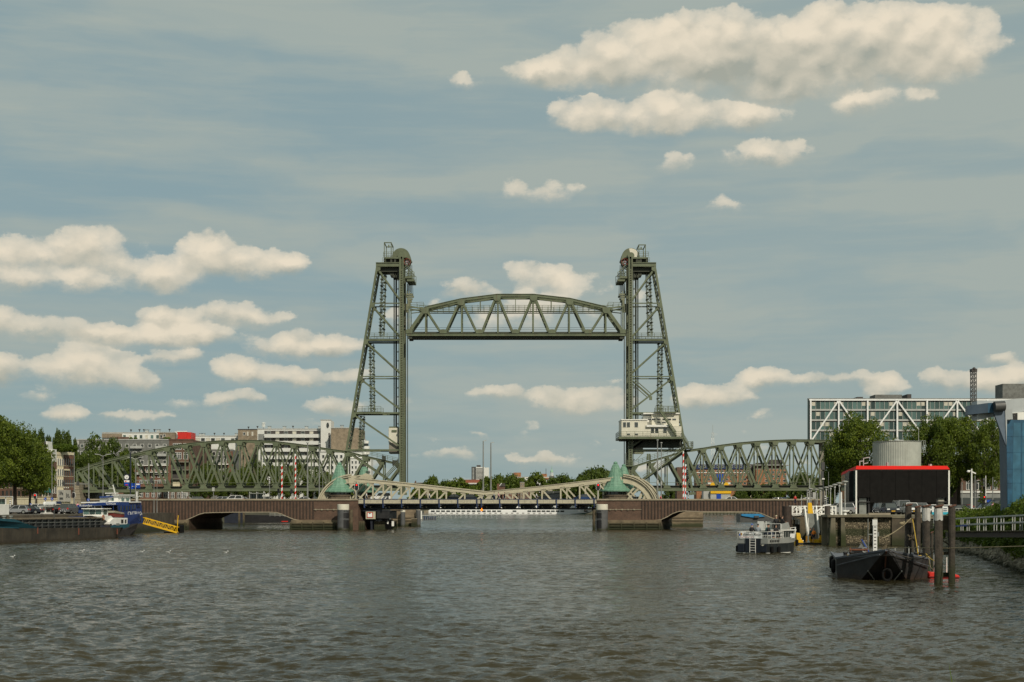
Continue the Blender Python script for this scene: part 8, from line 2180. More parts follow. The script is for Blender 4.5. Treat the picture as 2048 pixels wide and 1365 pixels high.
# ---------------------------------------------------------------- black shed, tank, office
Yk=235.0
sd=thing('black_shed',P(1805,1027,Yk),'black clad hall with a bright red roof edge and glazed left side','building')
M['cladding']=mat('black_cladding',(.0100,.0095,.009),.85,0,.25,1.2,.15,(.02,.02,.02),spec=.1);M['roof_red']=mat('bright_red_roof',(.62,.013,.008),.6,0,.08,1.5,.1,(.3,.01,.01),spec=.1)
A=P(1711.6,939,Yk);B=P(1897.5,939,Yk);zt=A.z;zo=P(0,1005.5,Yk).z;Yb2=278;Lb=P(1683,0,Yb2).x;Rb=Lb+(B.x-A.x)
edges=[1712.3,1740,1764,1791,1818,1844,1873,1897]
for a,b in zip(edges[:-1],edges[1:]):
 x0=P(a,0,Yk).x;x1=P(b,0,Yk).x
 zl=zo if 1739<a<1872 else P(0,995.5,Yk).z
 mb=MB();mb.box(x0+.02,x1-.02,Yk,Yk+.3,zl,zt);mb.build('wall_panel',M['cladding'],sd)
mb=MB();mb.prism3([(A.x+.3,Yk+6,ZR_),(B.x-.3,Yk+6,ZR_),(Rb-.3,Yb2,ZR_),(Lb+.3,Yb2,ZR_)],(0,0,zt-ZR_-.1));mb.build('interior',M['black'],sd)
mb=MB();mb.box(A.x+.2,B.x-.2,Yk+.1,Yk+6,zo,zo+.2);mb.build('soffit',M['black'],sd)
for x0,x1,nm in((1713,1716.5,'pier'),(1737,1741,'pier'),(1872,1876,'pier'),(1893,1897,'pier')):mb=MB();a=P(x0,995,Yk);b=P(x1,0,Yk);mb.box(a.x,b.x,Yk+.35,Yk+1,ZR_,a.z);mb.build(nm,M['black'],sd)
mb=MB();a=P(1717,995.5,Yk);b=P(1737,0,Yk);mb.box(a.x,b.x,Yk+.9,Yk+1,ZR_,a.z);a=P(1874,995.5,Yk);b=P(1894,0,Yk);mb.box(a.x,b.x,Yk+.9,Yk+1,ZR_,a.z);mb.build('recess',M['black'],sd)
mb=MB();a=P(1720,997,Yk);b=P(1734.5,0,Yk);mb.box(a.x,b.x,Yk+.6,Yk+.7,ZR_,a.z);dr=mb.build('door',M['galv'],sd);mb=MB();a=P(1730,1008,Yk);b=P(1733,1009.2,Yk);mb.box(a.x,b.x,Yk+.5,Yk+.6,b.z,a.z);mb.build('handle',M['white'],dr)
mb=MB();a=P(1877,997,Yk);b=P(1891,1010,Yk);mb.box(a.x,b.x,Yk+.6,Yk+.7,b.z,a.z);w=mb.build('window',M['grey'],sd);mb=MB();a=P(1878.5,999,Yk);b=P(1889.5,1008.5,Yk);mb.box(a.x,b.x,Yk+.55,Yk+.59,b.z,a.z);mb.build('pane',M['curtain'],w)
z1,z2=P(0,939.3,Yk).z,P(0,932.2,Yk).z
mb=MB();mb.add([(A.x-.1,Yk-.3,z1),(B.x+.1,Yk-.3,z1),(Rb+.1,Yb2,z1),(Lb-.1,Yb2,z1),(A.x+.1,Yk-.1,z2),(B.x-.3,Yk-.1,z2),(Rb-.3,Yb2,z2),(Lb+.1,Yb2,z2)],[(0,3,2,1),(0,1,5,4),(1,2,6,5),(2,3,7,6),(3,0,4,7),(4,5,6,7)]);mb.build('roof',M['roof_red'],sd)
mb=MB();mb.box(A.x,B.x,Yk-.05,Yk+.25,z1-.22,z1);mb.build('gutter',M['grey_dark'],sd)
for px in(1712,1897.4):mb=MB();c=P(px,0,Yk);mb.box(c.x-.12,c.x+.12,Yk-.2,Yk+.0,ZR_,zt-.2);mb.build('downpipe',M['white'],sd)
# glazed side
n=7
for i in range(n):
 for j in range(3):
  p=lambda u,z:(A.x+(Lb-A.x)*u-.05,Yk+(Yb2-Yk)*u,z)
  u0,u1=i/n+.006,(i+1)/n-.006;h0,h1=ZR_+.3+j*(zt-ZR_-.3)/3,ZR_+.3+(j+1)*(zt-ZR_-.3)/3-.08
  mb=MB();mb.prism3([p(u0,h0),p(u1,h0),p(u1,h1),p(u0,h1)],(.08,0,0));mb.build('side_pane',M['glass_green'],sd)
 mb=MB();q=p(i/n,0);mb.box(q[0]-.06,q[0]+.06,q[1]-.06,q[1]+.06,ZR_,zt);mb.build('mullion',M['grey'],sd)
mb=MB();mb.prism3([(A.x-.1,Yk,ZR_),(Lb-.1,Yb2,ZR_),(Lb-.1,Yb2,ZR_+.7),(A.x-.1,Yk,ZR_+.7)],(.12,0,0));mb.build('plinth',M['concrete'],sd)
for(x0,x1,y0)in((1774.5,1777,925),(1860,1864,928.5)):mb=MB();a=P(x0,y0,242);b=P(x1,933,242);mb.box(a.x,b.x,242,243,b.z-.2,a.z);mb.build('roof_vent',M['grey_light'],sd)
mb=MB(); 
for(a_,b_)in(((1719.5,932),(1719.5,922)),((1719.5,923),(1726,922.5)),((1727,932),(1727,916)),((1727,917),(1739,915)),((1727,928),(1736,926))):mb.bar(P(*a_,250),P(*b_,250),.14,.14)
mb.build('roof_aerial',M['grey_light'],sd)
# tank
Yt=300.0;c=P(1793.3,0,Yt);rt=46.5*Yt/F;zt=P(0,882.5,Yt-rt).z
tk=thing('round_tank',(c.x,Yt,ZR_),'big round ribbed steel tank behind the black shed','tank')
mb=MB();ns=128;prof=[]
for i in range(ns):pass
vs=[]
for z in(ZR_,ZR_+6,zt):
 for j in range(ns*2):
  a=2*math.pi*j/(ns*2);r_=rt*(1+(.008 if(j%4)in(0,1)else 0));vs.append((c.x+math.cos(a)*r_,Yt+math.sin(a)*r_,z))
k=ns*2
mb.add(vs,[(i*k+j,i*k+(j+1)%k,(i+1)*k+(j+1)%k,(i+1)*k+j)for i in range(2)for j in range(k)]+[tuple(2*k+j for j in range(k))])
mb.build('shell',mat('ribbed_tank_steel',(.36,.38,.34),.5,.0,.10,.5,.22,(.16,.16,.13)),tk)
mb=MB();mb.torus((c.x,Yt,zt),rt+.05,.09,'Z',64,5);mb.build('rim',M['galv'],tk)
mb=MB()
for k in range(10):a=math.pi*2*k/10
mb.lathe([(.6,zt),(.6,zt+.5),(.3,zt+.7)],(c.x,Yt,0),12);mb.tube([(c.x+rt*.83,Yt-rt*.4,zt),(c.x+rt*.83,Yt-rt*.4,zt+2.4)],.05,5);mb.build('roof_fitting',M['grey_light'],tk)
mb=MB()
for(x0,x1,y0,y1)in((1840.5,1849.5,881.5,882.3),(1840.5,1849.5,893,893.8),(1840.5,1849.5,905,905.8)):a=P(x0,y0,Yt);b=P(x1,y1,Yt);mb.box(a.x,b.x,Yt-.6,Yt+.6,b.z,a.z)
for x in(1841,1845,1849):a=P(x,881.5,Yt);b=P(x+.7,905,Yt);mb.box(a.x,b.x,Yt-.6,Yt-.5,b.z,a.z);mb.box(a.x,b.x,Yt+.5,Yt+.6,b.z,a.z)
mb.build('access_cage',M['galv'],tk)
# office block with the white truss
Yo=512.0;so=Yo/F
of=thing('office_building',P(1830,884,Yo),'long glass office block framed by a white zigzag truss','building')
def ob(nm,x0,x1,y0,y1,yo,d,m_):mb=MB();a=P(x0,y0,Yo);b=P(x1,y1,Yo);mb.box(a.x,b.x,Yo+yo,Yo+yo+d,b.z,a.z);return mb.build(nm,M[m_],of)
mb=MB();mb.prism3([P(x,y,Yo)+Vector((0,.6,0))for x,y in((1617,800),(2110,800),(2110,884),(1617,884))],(4.8,22,0));mb.build('core',M['slate'],of)
yt=(802.5,822.5,843,863.5,884)
for k in range(4):
 pm=MB();a=P(0,yt[k]+1.5,Yo);b=P(9.0,yt[k+1]-4.2,Yo);w_=8.2*so;h_=a.z-b.z;pm.box(0,w_,0,.08,0,h_);me=pm.mesh('pane',M['glass_green'])
 cm_=MB();cm_.box(.1,w_-.1,-.03,.0,h_*.45,h_-.1);cme=cm_.mesh('blind',M['curtain'])
 mm_=MB();mm_.box(0,.14,-.12,.1,0,h_);mme=mm_.mesh('mullion',M['grey_light'])
 for i in range(52):
  x=1623+i*9.15;p=P(x,0,Yo);o=bpy.data.objects.new('pane',me);COL.objects.link(o);o.parent=of;o.location=Vector((p.x,Yo+.3,b.z))-of.location;pn=o
  if(i*7+k*5+i//3)%4==0:o=bpy.data.objects.new('blind',cme);COL.objects.link(o);o.parent=pn
  o=bpy.data.objects.new('mullion',mme);COL.objects.link(o);o.parent=of;o.location=Vector((p.x-.14,Yo+.25,b.z))-of.location
 ob('floor_band',1619,2110,yt[k+1]-4.0,yt[k+1]-.6,.1,.5,'grey_light'); 
ob('left_end',1615.6,1618.6,799,884,.1,.6,'glass_green')
ob('top_beam',1618,2110,798.8,801.8,-.3,.8,'white_clean');ob('roof_edge',1616,2110,797,798.6,-.2,1.5,'grey')
for x in(1621.3,1677.3,1735.2,1794.3,1854,1914.5,1974.5,2034.5):mb=MB();mb.bar(P(x,800,Yo-.35),P(x,884,Yo-.35),3.0*so,.5);mb.build('truss_post',M['white_clean'],of)
for a,b in(((1677.3,801),(1624,880)),((1677.3,801),(1733,880)),((1794.3,801),(1737,880)),((1794.3,801),(1852,880)),((1914.5,801),(1856,880)),((1914.5,801),(1972,880)),((2034.5,801),(1977,880))):mb=MB();mb.bar(P(*a,Yo-.4),P(*b,Yo-.4),2.8*so,.45);mb.build('truss_diagonal',M['white_clean'],of)
for(x0,x1,y0,y1,m_)in((1720,1731.5,792.5,797,'slate'),(1756,1810,788,797,'brick_grey'),(1821,1829,787,797,'slate'),(2013,2110,766,797,'brick_grey')):mb=MB();a=P(x0,y0,Yo);b=P(x1,y1,Yo);mb.box(a.x,b.x,Yo+4,Yo+12,b.z,a.z);mb.build('roof_unit',M[m_],of)
for x in(1650,1760,1880,2000):mb=MB();a=P(x,884,Yo);mb.box(a.x-1,a.x+1,Yo+4,Yo+6,ZR_,a.z);mb.build('column',M['concrete'],of)
# brick house behind the quay
r=bld('brick_house','brown brick house with white window frames behind the white camera pole',1915,2040,940,352,10,'brick_brown','house',ZR_)
for x in(1932,1952,1971,1984.5,2012):wpx(r,x,x+9.5,961,980,352,'white','glass',True)
bpx(r,'string_course',1915,2040,982,986.5,352,.4,'stucco_white',.35);bpx(r,'shop_fronts',1915,2040,988,1030,352,.2,'grey',.25);bpx(r,'shop_glass',1920,2030,996,1022,352,.1,'glass',.4);bpx(r,'blue_fascia',1972,1986,1000,1005,352,.3,'sign_blue',.6)
tag(slab('road',[(60,240),(300,240),(300,270),(64,270)],ZR_+.006,ZR_-.2,m='asphalt'),kind='structure')
# ---------------------------------------------------------------- blue pylon
Yv=130.0
M['pylon_blue']=mat('patchy_blue_paint',(.007,.070,.135),.5,0,.35,.7,.35,(.03,.13,.20));M['pylon_light']=mat('faded_blue_paint',(.022,.110,.180),.5,0,.22,.9,.3,(.02,.08,.15));M['pylon_shade_side']=mat('shade_toned_blue_grey',(.085,.12,.165),.55,0,.14,.6,.3,(.14,.15,.16));M['beam_white']=mat('dull_white_beam_paint',(.36,.39,.40),.5,0,.08,.5,.22,(.2,.22,.23))  # the blue-grey for left faces has their shade put into the colour
pl=thing('bridge_pylon',P(2040,1010,Yv),'blue and white steel bridge pylon cut by the right picture edge','bridge pylon')
def vp(nm,poly,yo,d,m_,sk=0.0):mb=MB();mb.prism3([P(x,y,Yv)+Vector((0,yo,0))for x,y in poly],(sk*d,d,0));return mb.build(nm,M[m_],pl)
vp('shaft',[(2011.5,840.3),(2120,840.3),(2120,1022),(2014.5,1022)],0,1.8,'pylon_shade_side');vp('front_skin',[(2012.3,840.5),(2120,840.5),(2120,1022),(2015,1022)],-.05,.048,'pylon_blue')
vp('front_plate',[(2026.5,846),(2041,846),(2040,1010),(2024,1010)],-.07,.068,'pylon_light');vp('front_plate',[(2044,846),(2070,846),(2070,1010),(2043,1010)],-.07,.068,'pylon_light')
for y in(873,905,938,966):vp('weld_seam',[(2013.5,y),(2120,y+1),(2120,y+1.6),(2013.5,y+.6)],-.085,.012,'pylon_blue')
vp('bracket',[(2006.5,819),(2020.3,819),(2021.8,839.8),(2010.3,840),(2009.2,893)],-.5,.5,'beam_white')
vp('bracket_side',[(1983,822),(2006.4,819.2),(2009.1,893)],-.42,.3,'pylon_shade_side')
vp('girder',[(1958,801.5),(2009,800),(2120,789),(2120,812),(2023,827),(1987,834),(1958.5,839.5)],.55,1.6,'beam_white')
vp('girder_web',[(2023,826),(2120,818),(2120,839.5),(2037,839.5),(2036,828)],.3,1.2,'white');vp('dark_gap',[(2022,827),(2037,826),(2037,842),(2041,843),(2041,846),(2025,845)],.25,.3,'black')
vp('counter_box',[(1973,807),(1987.5,806.8),(1987.5,826.2),(1973,826.4)],-.4,1.6,'pylon_blue')
mb=MB();a=[P(1973,807,Yv)+Vector((0,-.4,0)),P(1973,826.4,Yv)+Vector((0,-.4,0))];b=[P(1935,812,Yv+.9),P(1935,830,Yv+.9)]
mb.add([a[0],a[1],b[1],b[0],a[0]+Vector((.3,1.6,0)),a[1]+Vector((.3,1.6,0)),b[1]+Vector((.3,1.6,0)),b[0]+Vector((.3,1.6,0))],[(0,1,2,3),(4,7,6,5),(0,3,7,4),(1,5,6,2),(2,6,7,3)]);mb.build('counter_box_side',M['pylon_shade_side'],pl)
mb=MB();c0_=P(1988.5,813.5,Yv-.7);c1_=P(2009,812.3,Yv-.7);mb.tube([c0_,c1_],.46,24);mb.build('axle_drum',M['grey_dark'],pl,smooth=False)
# dark lattice boom behind it
cb=thing('lattice_boom',P(1948.5,1000,345),'dark lattice crane boom standing behind the blue pylon','crane');Yl=345
zz=[740+8.5*k for k in range(31)]
for k in range(len(zz)-1):
 y0,y1=zz[k],zz[k+1];mb=MB()
 for d0 in(0,1.2):
  for sx in(-1,1):mb.bar(P(1948.5+sx*4.3,y0,Yl)+Vector((0,d0,0)),P(1948.5+sx*4.3,y1,Yl)+Vector((0,d0,0)),.17,.17)
  for sx in(-1,1):mb.bar(P(1948.5+sx*4.3,y0,Yl)+Vector((0,d0,0)),P(1948.5-sx*4.3,y1,Yl)+Vector((0,d0,0)),.11,.11)
  mb.bar(P(1944.2,y0,Yl)+Vector((0,d0,0)),P(1952.8,y0,Yl)+Vector((0,d0,0)),.13,.13)
 mb.build('section',M['grey_dark'],cb)
mb=MB();a=P(1943,738,Yl);b=P(1954,744,Yl);mb.box(a.x,b.x,Yl-.2,Yl+1.4,b.z,a.z);mb.ball(P(1948,738.5,Yl),.45,8,5);mb.build('head',M['slate'],cb)
# ---------------------------------------------------------------- gangway on the right
gw2=thing('shore_gangway',P(1980,1070,112),'long brown beamed gangway with pale steel railing leading to the right bank','gangway'); 
ga,gb=Vector((P(1905,0,121).x,121,0)),Vector((P(2075,0,103).x,103,0))
def gp(t,py_l,py_r,off=0.0):
 p=ga.lerp(gb,t);y0=H-(py_l-HY)*ga.y/F;y1=H-(py_r-HY)*gb.y/F;return Vector((p.x,p.y+off,y0+(y1-y0)*t))
for off in(0,1.6):
 mb=MB();mb.bar(gp(0,1070,1070,off),gp(1,1070,1070,off),.40,.2);mb.build('main_beam',M['rust_beam']if 'rust_beam' in M else mat('brown_painted_steel',(.045,.032,.024),.6,0,.2,1,.2),gw2)
 mb=MB();mb.bar(gp(0,1038.5,1033,off),gp(1,1038.5,1030,off),.075,.075);mb.build('top_rail',M['grey_light'],gw2)
 mb=MB();mb.bar(gp(.2,1050.5,1048,off),gp(1,1051,1044,off),.09,.08);mb.build('mid_rail',M['grey_light'],gw2)
 for t in(.195,.222,.405,.432,.61,.64,.82,.845):mb=MB();mb.bar(gp(t,1038.5,1032,off),gp(t,1062,1063,off),.06,.06);mb.build('post',M['grey_light'],gw2)
mb=MB();mb.bar(gp(0,1053,1051),gp(.2,1052,1050),.09,.08);mb.build('blue_rail',M['sign_blue'],gw2)
for k in range(24):mb=MB();p,q=gp((k+.5)/24,1063.5,1062.5),gp((k+.5)/24,1063.5,1062.5,1.6);mb.bar(p,q,.75,.05,(0,0,1));mb.build('deck_board',M['timber'],gw2)
# ---------------------------------------------------------------- dolphin piles
M['pile_wood']=mat('old_grey_timber',(.050,.041,.031),.85,0,.35,2.2,.75,(.018,.014,.010),.8,7.0,low=(.5,1.8,(.022,.026,.009)))
M['peeling_white']=mat('peeling_white_paint',(.46,.46,.43),.7,0,.15,3.0,.9,(.035,.03,.025))
def old_pile(x0,x1,y0,Y,lab,white=None,lean=0.0,top='flat'):
 s=Y/F;c=P((x0+x1)/2,0,Y);r_=(x1-x0)/2*s;zt=P(0,y0,Y).z;root=thing('dolphin_pile',(c.x,Y,0),lab,'timber pile')
 n=12;mb=MB();k=14;vs=[];rq=random.Random(int(x0))
 ph=[rq.random()*6 for _ in range(6)]
 for i in range(k+1):
  z=-1+(zt+1)*i/k
  for j in range(n):
   a=2*math.pi*j/n;q=r_*(1+.05*math.sin(3*a+ph[0])+.035*math.sin(7*a+ph[1]+z)+.03*math.sin(z*1.7+ph[2]))
   zz_=z+(.06*math.sin(a*2+ph[3])if i==k else 0);vs.append((c.x+math.cos(a)*q+lean*i/k,Y+math.sin(a)*q,zz_))
 mb.add(vs,[(i*n+j,i*n+(j+1)%n,(i+1)*n+(j+1)%n,(i+1)*n+j)for i in range(k)for j in range(n)]+[tuple(k*n+j for j in range(n))]);mb.build('shaft',M['pile_wood'],root)
 if white:
  zb=P(0,white,Y).z;mb=MB();vs=[];m_=12
  for i in range(5):
   z=zb+(zt-.12-zb)*i/4
   for j in range(m_):a=2*math.pi*j/m_;vs.append((c.x+math.cos(a)*r_*1.085+lean,Y+math.sin(a)*r_*1.085,z+(.05*math.sin(j*2.3)if i==0 else 0)))
  mb.add(vs,[(i*m_+j,i*m_+(j+1)%m_,(i+1)*m_+(j+1)%m_,(i+1)*m_+j)for i in range(4)for j in range(m_)]);mb.build('white_band',M['peeling_white'],root)
 mb=MB();mb.obox((c.x+lean,Y-r_*.2,zt+.04),(r_*1.0,0,.05),(0,r_*.9,0),(0,0,.045));mb.build('rotten_cap',mat('rusty_brown_cap',(.10,.045,.028),.9,0,.3,4),root)
 return root
old_pile(1807.5,1820.5,1011,104,'leaning weathered pile at the left of the dolphin group',None,.10)
old_pile(1829.5,1841,1014.5,103,'second weathered pile from the left with a brown top',None)
old_pile(1845,1860,1013,101,'pile with a bright white painted top in the middle of the dolphin',1042)
old_pile(1868.6,1885,1013.5,88,'tall front pile with peeling white paint, left of the nearest pair',1041)
old_pile(1896.8,1910.2,1013.5,88,'tall front pile with a dark brown stripe, right of the nearest pair')
for(x0,x1,y0,Y,lb)in((1861,1866.5,1066,107,'short dark pile behind the two front piles'),(1822,1828,1040,108,'dark pile hidden in the middle of the dolphin group')):old_pile(x0,x1,y0,Y,lb)
def braces(lab,Y,L):
 root=thing('timber_bracing',P(L[0][0],L[0][1],Y),lab,'brace')
 for(x0,y0,x1,y1,w,d)in L:mb=MB();mb.bar(P(x0,y0,Y),P(x1,y1,Y),w,d);mb.build('beam',M['timber'],root)
braces('dark cross timbers bolted between the two front piles',88.5,((1880,1107,1906,1107,.2,.25),(1880,1150,1906,1150,.28,.25),(1880,1030,1900,1044,.12,.12),(1883,1080,1898,1090,.08,.1),(1882,1046,1902,1046,.9,.08)))
braces('dark cross timbers among the rear dolphin piles',103.3,((1812,1043,1852,1041,.25,.3),(1815,1070,1836,1088,.1,.14),(1818,1080,1838,1050,.1,.14)))
for x0,x1,y0,y1,lb in((1866.8,1871.5,1110,1146,'white pole in the water left of the front piles'),(1892.3,1894.5,1115,1143,'thin white pole seen between the two front piles')):
 Y=95;c=P((x0+x1)/2,0,Y);mb=MB();mb.tube([(c.x,Y,-.5),(c.x,Y,P(0,y0,Y).z)],(x1-x0)/2*Y/F,8);tag(mb.build('white_pole',M['white']),lb,'pole')
# red boat behind the piles
rb=thing('red_boat',P(1890,1160,94),'low bright red boat lying behind the two front piles','boat')
mb=MB();l=[P(1857.5,1147,94),P(1862,1144.5,94),P(1908,1148.5,94),P(1919,1151,94),P(1920,1157,94),P(1914,1160.5,94),P(1860,1160.5,94)];mb.prism3(l,(0,1.4,0));mb.build('hull',M['red'],rb,bevel=.06)
mb=MB();mb.bar(P(1857.5,1153.5,93.95),P(1920,1155,93.95),.05,.08);mb.build('fender_strip',mat('dark_red_strip',(.25,.01,.01),.5),rb)
# ---------------------------------------------------------------- pushed barge
ua=Vector((.2,.98,0)).normalized();bz=math.atan2(-.2,.98)      # local +y aft, +x to the right
So=P(1772.5,0,89.3);So.z=0
bg=thing('work_barge',So,'dark grey flat barge with a raked bow moored at the dolphin piles','barge',None,bz)
M['barge']=mat('scraped_dark_barge_steel',(.030,.030,.031),.6,0,.3,1.2,.5,(.085,.055,.040),.25,3.0,low=(-.1,.5,(.050,.034,.026)));M['barge_deck']=mat('grey_deck_paint',(.105,.115,.135),.65,0,.22,1.4,.2,(.05,.045,.04))
W=2.95
mb=MB();V_=[(0,0,1.98),(-W,4.5,1.30),(-W,21,1.15),(-W,21,-.5),(-W+.1,4.9,-.5),(-1.75,3.3,-.5),(-.34,.25,1.62)]
mb.add(V_,[(0,1,4,5,6),(1,2,3,4)]);mb.add([(-x,y,z)for x,y,z in V_],[(0,1,4,5,6),(1,2,3,4)])
mb.add([(-W,21,1.15),(W,21,1.15),(W,21,-.5),(-W,21,-.5)],[(0,1,2,3)]);lpart(bg,'hull',mb,'barge')
mb=MB();mb.add([(-.34,.25,1.62),(-1.75,3.3,-.5),(0,3.9,-.5),(0,.9,1.45)],[(0,1,2,3)]);mb.add([(.34,.25,1.62),(1.75,3.3,-.5),(0,3.9,-.5),(0,.9,1.45)],[(0,1,2,3)]);mb.add([(-.34,.25,1.62),(.34,.25,1.62),(0,.9,1.45)],[(0,1,2)]);mb.add([(0,0,1.98),(-.34,.25,1.62),(.34,.25,1.62)],[(0,1,2)]);lpart(bg,'raked_underside',mb,'barge')
mb=MB();mb.add([(0,.05,1.97),(-W,4.5,1.29),(-W,5.6,1.15),(0,2.2,1.45),(W,5.6,1.15),(W,4.5,1.29)],[(0,1,2,3),(0,3,4,5)]);lpart(bg,'fore_deck',mb,'barge_deck')
mb=MB();mb.add([(-W,5.3,1.14),(W,5.3,1.14),(W,21,1.14),(-W,21,1.14),(0,2.0,1.44)],[(0,1,2,3),(0,4,1)]);lpart(bg,'deck',mb,'barge_deck')
mb=MB()
for s in(-1,1):mb.bar((0,-.03,2.0),(s*W,4.5,1.33),.12,.14);mb.bar((s*W,4.5,1.33),(s*W,21,1.18),.10,.14);mb.bar((s*.4,.1,1.72),(s*(W+.01),4.3,.85),.05,.06)
lpart(bg,'gunwale',mb,'barge_deck')
mb=MB()
for s in(-1,1):
 mb.add([(s*.05,.30,2.0),(s*(W-.1),4.55,1.34),(s*(W-.1),4.7,1.52),(s*.05,.6,2.12)],[(0,1,2,3)])
lpart(bg,'bow_bulwark',mb,'barge_deck')if 0 else None
mb=MB();mb.bar((0,-.02,1.95),(0,2.9,-.45),.09,.1);lpart(bg,'stem_bar',mb,mat('rust_streak',(.12,.05,.03),.8,0,.2,3))
for s in(-1,1):mb=MB();mb.bar((s*1.05,1.5,.62),(s*.35,2.4,-.35),.06,.06);lpart(bg,'bow_strut',mb,'galv')
mb=MB();mb.torus((.12,1.25,.38),.27,.075,'Y',18,8);mb.v=[(x,y,.38+(z-.38)*1.35)for x,y,z in mb.v];lpart(bg,'bow_tyre',mb,'rubber')
for y in(5.4,12):mb=MB();mb.torus((-W-.18,y,.75),.34,.14,'X',18,8);lpart(bg,'side_tyre',mb,'rubber')
for x,y in((-2.35,5.2),(-1.95,5.4),(2.2,5.2),(2.5,5.5)):mb=MB();mb.lathe([(.13,1.15),(.13,1.6),(.18,1.66),(.16,1.72)],(x,y,0),10);lpart(bg,'bollard',mb,'black')
M['rope_yellow']=mat('yellow_rope',(.50,.33,.03),.8,0,.2,8);M['rope']=mat('old_hemp_rope',(.24,.20,.12),.85,0,.2,8);M['rope_dark']=mat('dark_wire_rope',(.05,.045,.035),.8,0,.2,8)
for sx in(-2.15,2.35): 
 mb=MB()
 for k in range(5):mb.torus((sx,5.3,1.2+k*.07),.24-.015*k,.035,'Z',14,5)
 mb.tube([(sx+.2,5.1,1.4),(sx+.5,4.6,1.4),(sx+.45,4.4,1.2)],.035,5);lpart(bg,'rope_coil',mb,'rope_yellow')
# spud mast with drilled face and deck clutter
msx=P(1750,0,97)-So;lx=msx.dot(Vector((.98,-.2,0)).normalized());ly=msx.dot(ua)
ms=thing('spud_mast',So+Vector((.98,-.2,0)).normalized()*lx+ua*ly,'tall white drilled steel spud mast standing on the barge','mast',None,bz);zt=P(0,1041,97).z
mb=MB();mb.box(-.14,.14,-.12,.12,1.1,zt);lpart(ms,'post',mb,'white',bevel=.02);mb=MB();mb.box(-.17,.15,-.14,.14,zt-.35,zt+.05);lpart(ms,'head',mb,'white')
for k in range(9):mb=MB();z=1.45+k*(zt-1.7)/9;mb.box(-.07,.08,-.128,-.118,z,z+.055);lpart(ms,'slot',mb,'black')
mb=MB();mb.box(-.45,-.14,-.05,.05,zt-1.0,zt-.93);mb.bar((-.45,0,zt-1.0),(-.45,0,1.2),.04,.04);mb.box(.15,.26,-.1,.1,zt-1.1,zt-.8);lpart(ms,'bracket',mb,'galv')
wn=thing('deck_winch',ms.location+Vector((-.9,.3,1.15)),'rusty winch with a rope drum on the barge deck left of the white mast','winch',None,bz)
mb=MB();mb.box(-.75,-.65,-.3,.3,0,.75);mb.box(.35,.45,-.3,.3,0,.75);mb.box(-.75,.45,-.35,-.3,.6,.7);lpart(wn,'frame',mb,mat('rusty_frame',(.16,.06,.03),.8,0,.3,3));mb=MB();mb.tube([(-.6,0,.5),(.3,0,.5)],.26,12);lpart(wn,'drum',mb,'black')
mb=MB();mb.prism3([(-.2,0,.7),(.2,-.1,1.3),(.5,-.1,.8),(.45,0,.6)],(0,.3,0));mb.torus((.25,-.25,.62),.15,.06,'Y',12,5);lpart(wn,'crank_cover',mb,'grey')
mb=MB();mb.bar((.05,-.15,1.35),(.62,-.15,.35),.05,.04);lpart(wn,'blue_lever',mb,'sign_blue')
tb_=thing('timber_stack',ms.location+Vector((.55,.2,1.1)),'upright timber offcuts leaning beside the white mast','timber',None,bz)
for k in range(4):mb=MB();mb.bar((k*.09-.05,0,0),(k*.09+.02,.05,.8+.12*k),.07,.07);lpart(tb_,'plank',mb,'timber')
for(dx,dy,w_,h_,m_,lb,nm)in((1.1,1.0,.5,.35,'brick_orange','reddish crate on the barge deck right of the mast','crate'),(1.9,1.5,.7,.3,'galv','low grey metal box on the barge deck','box'),(3.0,.6,.5,.18,'grey_light','pale flat box near the right side of the barge deck','box'),(-1.5,-.4,.35,.15,'sign_blue','small blue tub on the left of the barge deck','tub')):
 q=thing('deck_'+nm,ms.location+Vector((dx,dy-1,1.14)),lb,nm,None,bz);mb=MB();mb.box(-w_/2,w_/2,-.2,.2,0,h_);lpart(q,'case',mb,m_,bevel=.02);mb=MB();mb.box(-w_/2-.02,w_/2+.02,-.22,.22,h_,h_+.04);lpart(q,'lid',mb,'grey')
for dx,h_ in((1.5,.75),(2.45,.85),(3.1,.9)):mb=MB();p=ms.location+Vector((dx,.5,1.14));mb.tube([p,p+Vector((0,0,h_))],.035,6);tag(mb.build('stanchion',M['grey_light']),('left' if dx<2 else 'middle' if dx<3 else 'right')+' one of three thin stanchions on the barge deck','stanchion',None)
def rope(pts,r_,m_,lab,sag=0.0,nm='mooring_rope'):
 out=[]
 for a,b in zip(pts[:-1],pts[1:]):
  for k in range(10):t=k/10;p=a.lerp(b,t);p.z-=sag*4*t*(1-t);out.append(p)
 out.append(pts[-1]);mb=MB();mb.tube(out,r_,6);return tag(mb.build(nm,M[m_]),lab,'rope')
rope([P(1765,1077,97),P(1822,1037,103)],.035,'rope','hemp rope rising from the barge to the leaning pile',.15)
mb=MB();mb.ball(P(1804,1047.5,101),.12,8,5,(1.8,1,1));mb.ball(P(1808,1045.5,101),.10,8,5);tag(mb.build('rope_knot',M['rope']),'thick knot in the hemp rope near the leaning pile','knot')
rope([P(1825,1038,102),P(1829,1062,99),P(1836,1107,93.6)],.028,'rope_yellow','orange yellow rope hanging down from the dolphin to the barge')
rope([P(1776,1095.6,92),P(1900,1097,87.4),P(2062,1092.5,80)],.026,'rope','long taut rope from the barge bow out of the right side of the picture')
rope([P(1773,1097,89.2),P(1836,1119,90),P(1880,1094,88)],.024,'rope_dark','slack dark rope hanging from the barge bow to the front piles',.12)
rope([P(1774,1098,89),P(1792,1116,89.4),P(1822,1120,91)],.016,'rope_dark','thin loop of line on the barge bow')
rope([P(1852,1108,92.6),P(1868,1122,90)],.025,'rope_yellow','short yellow rope from the barge corner to the front pile',.05)
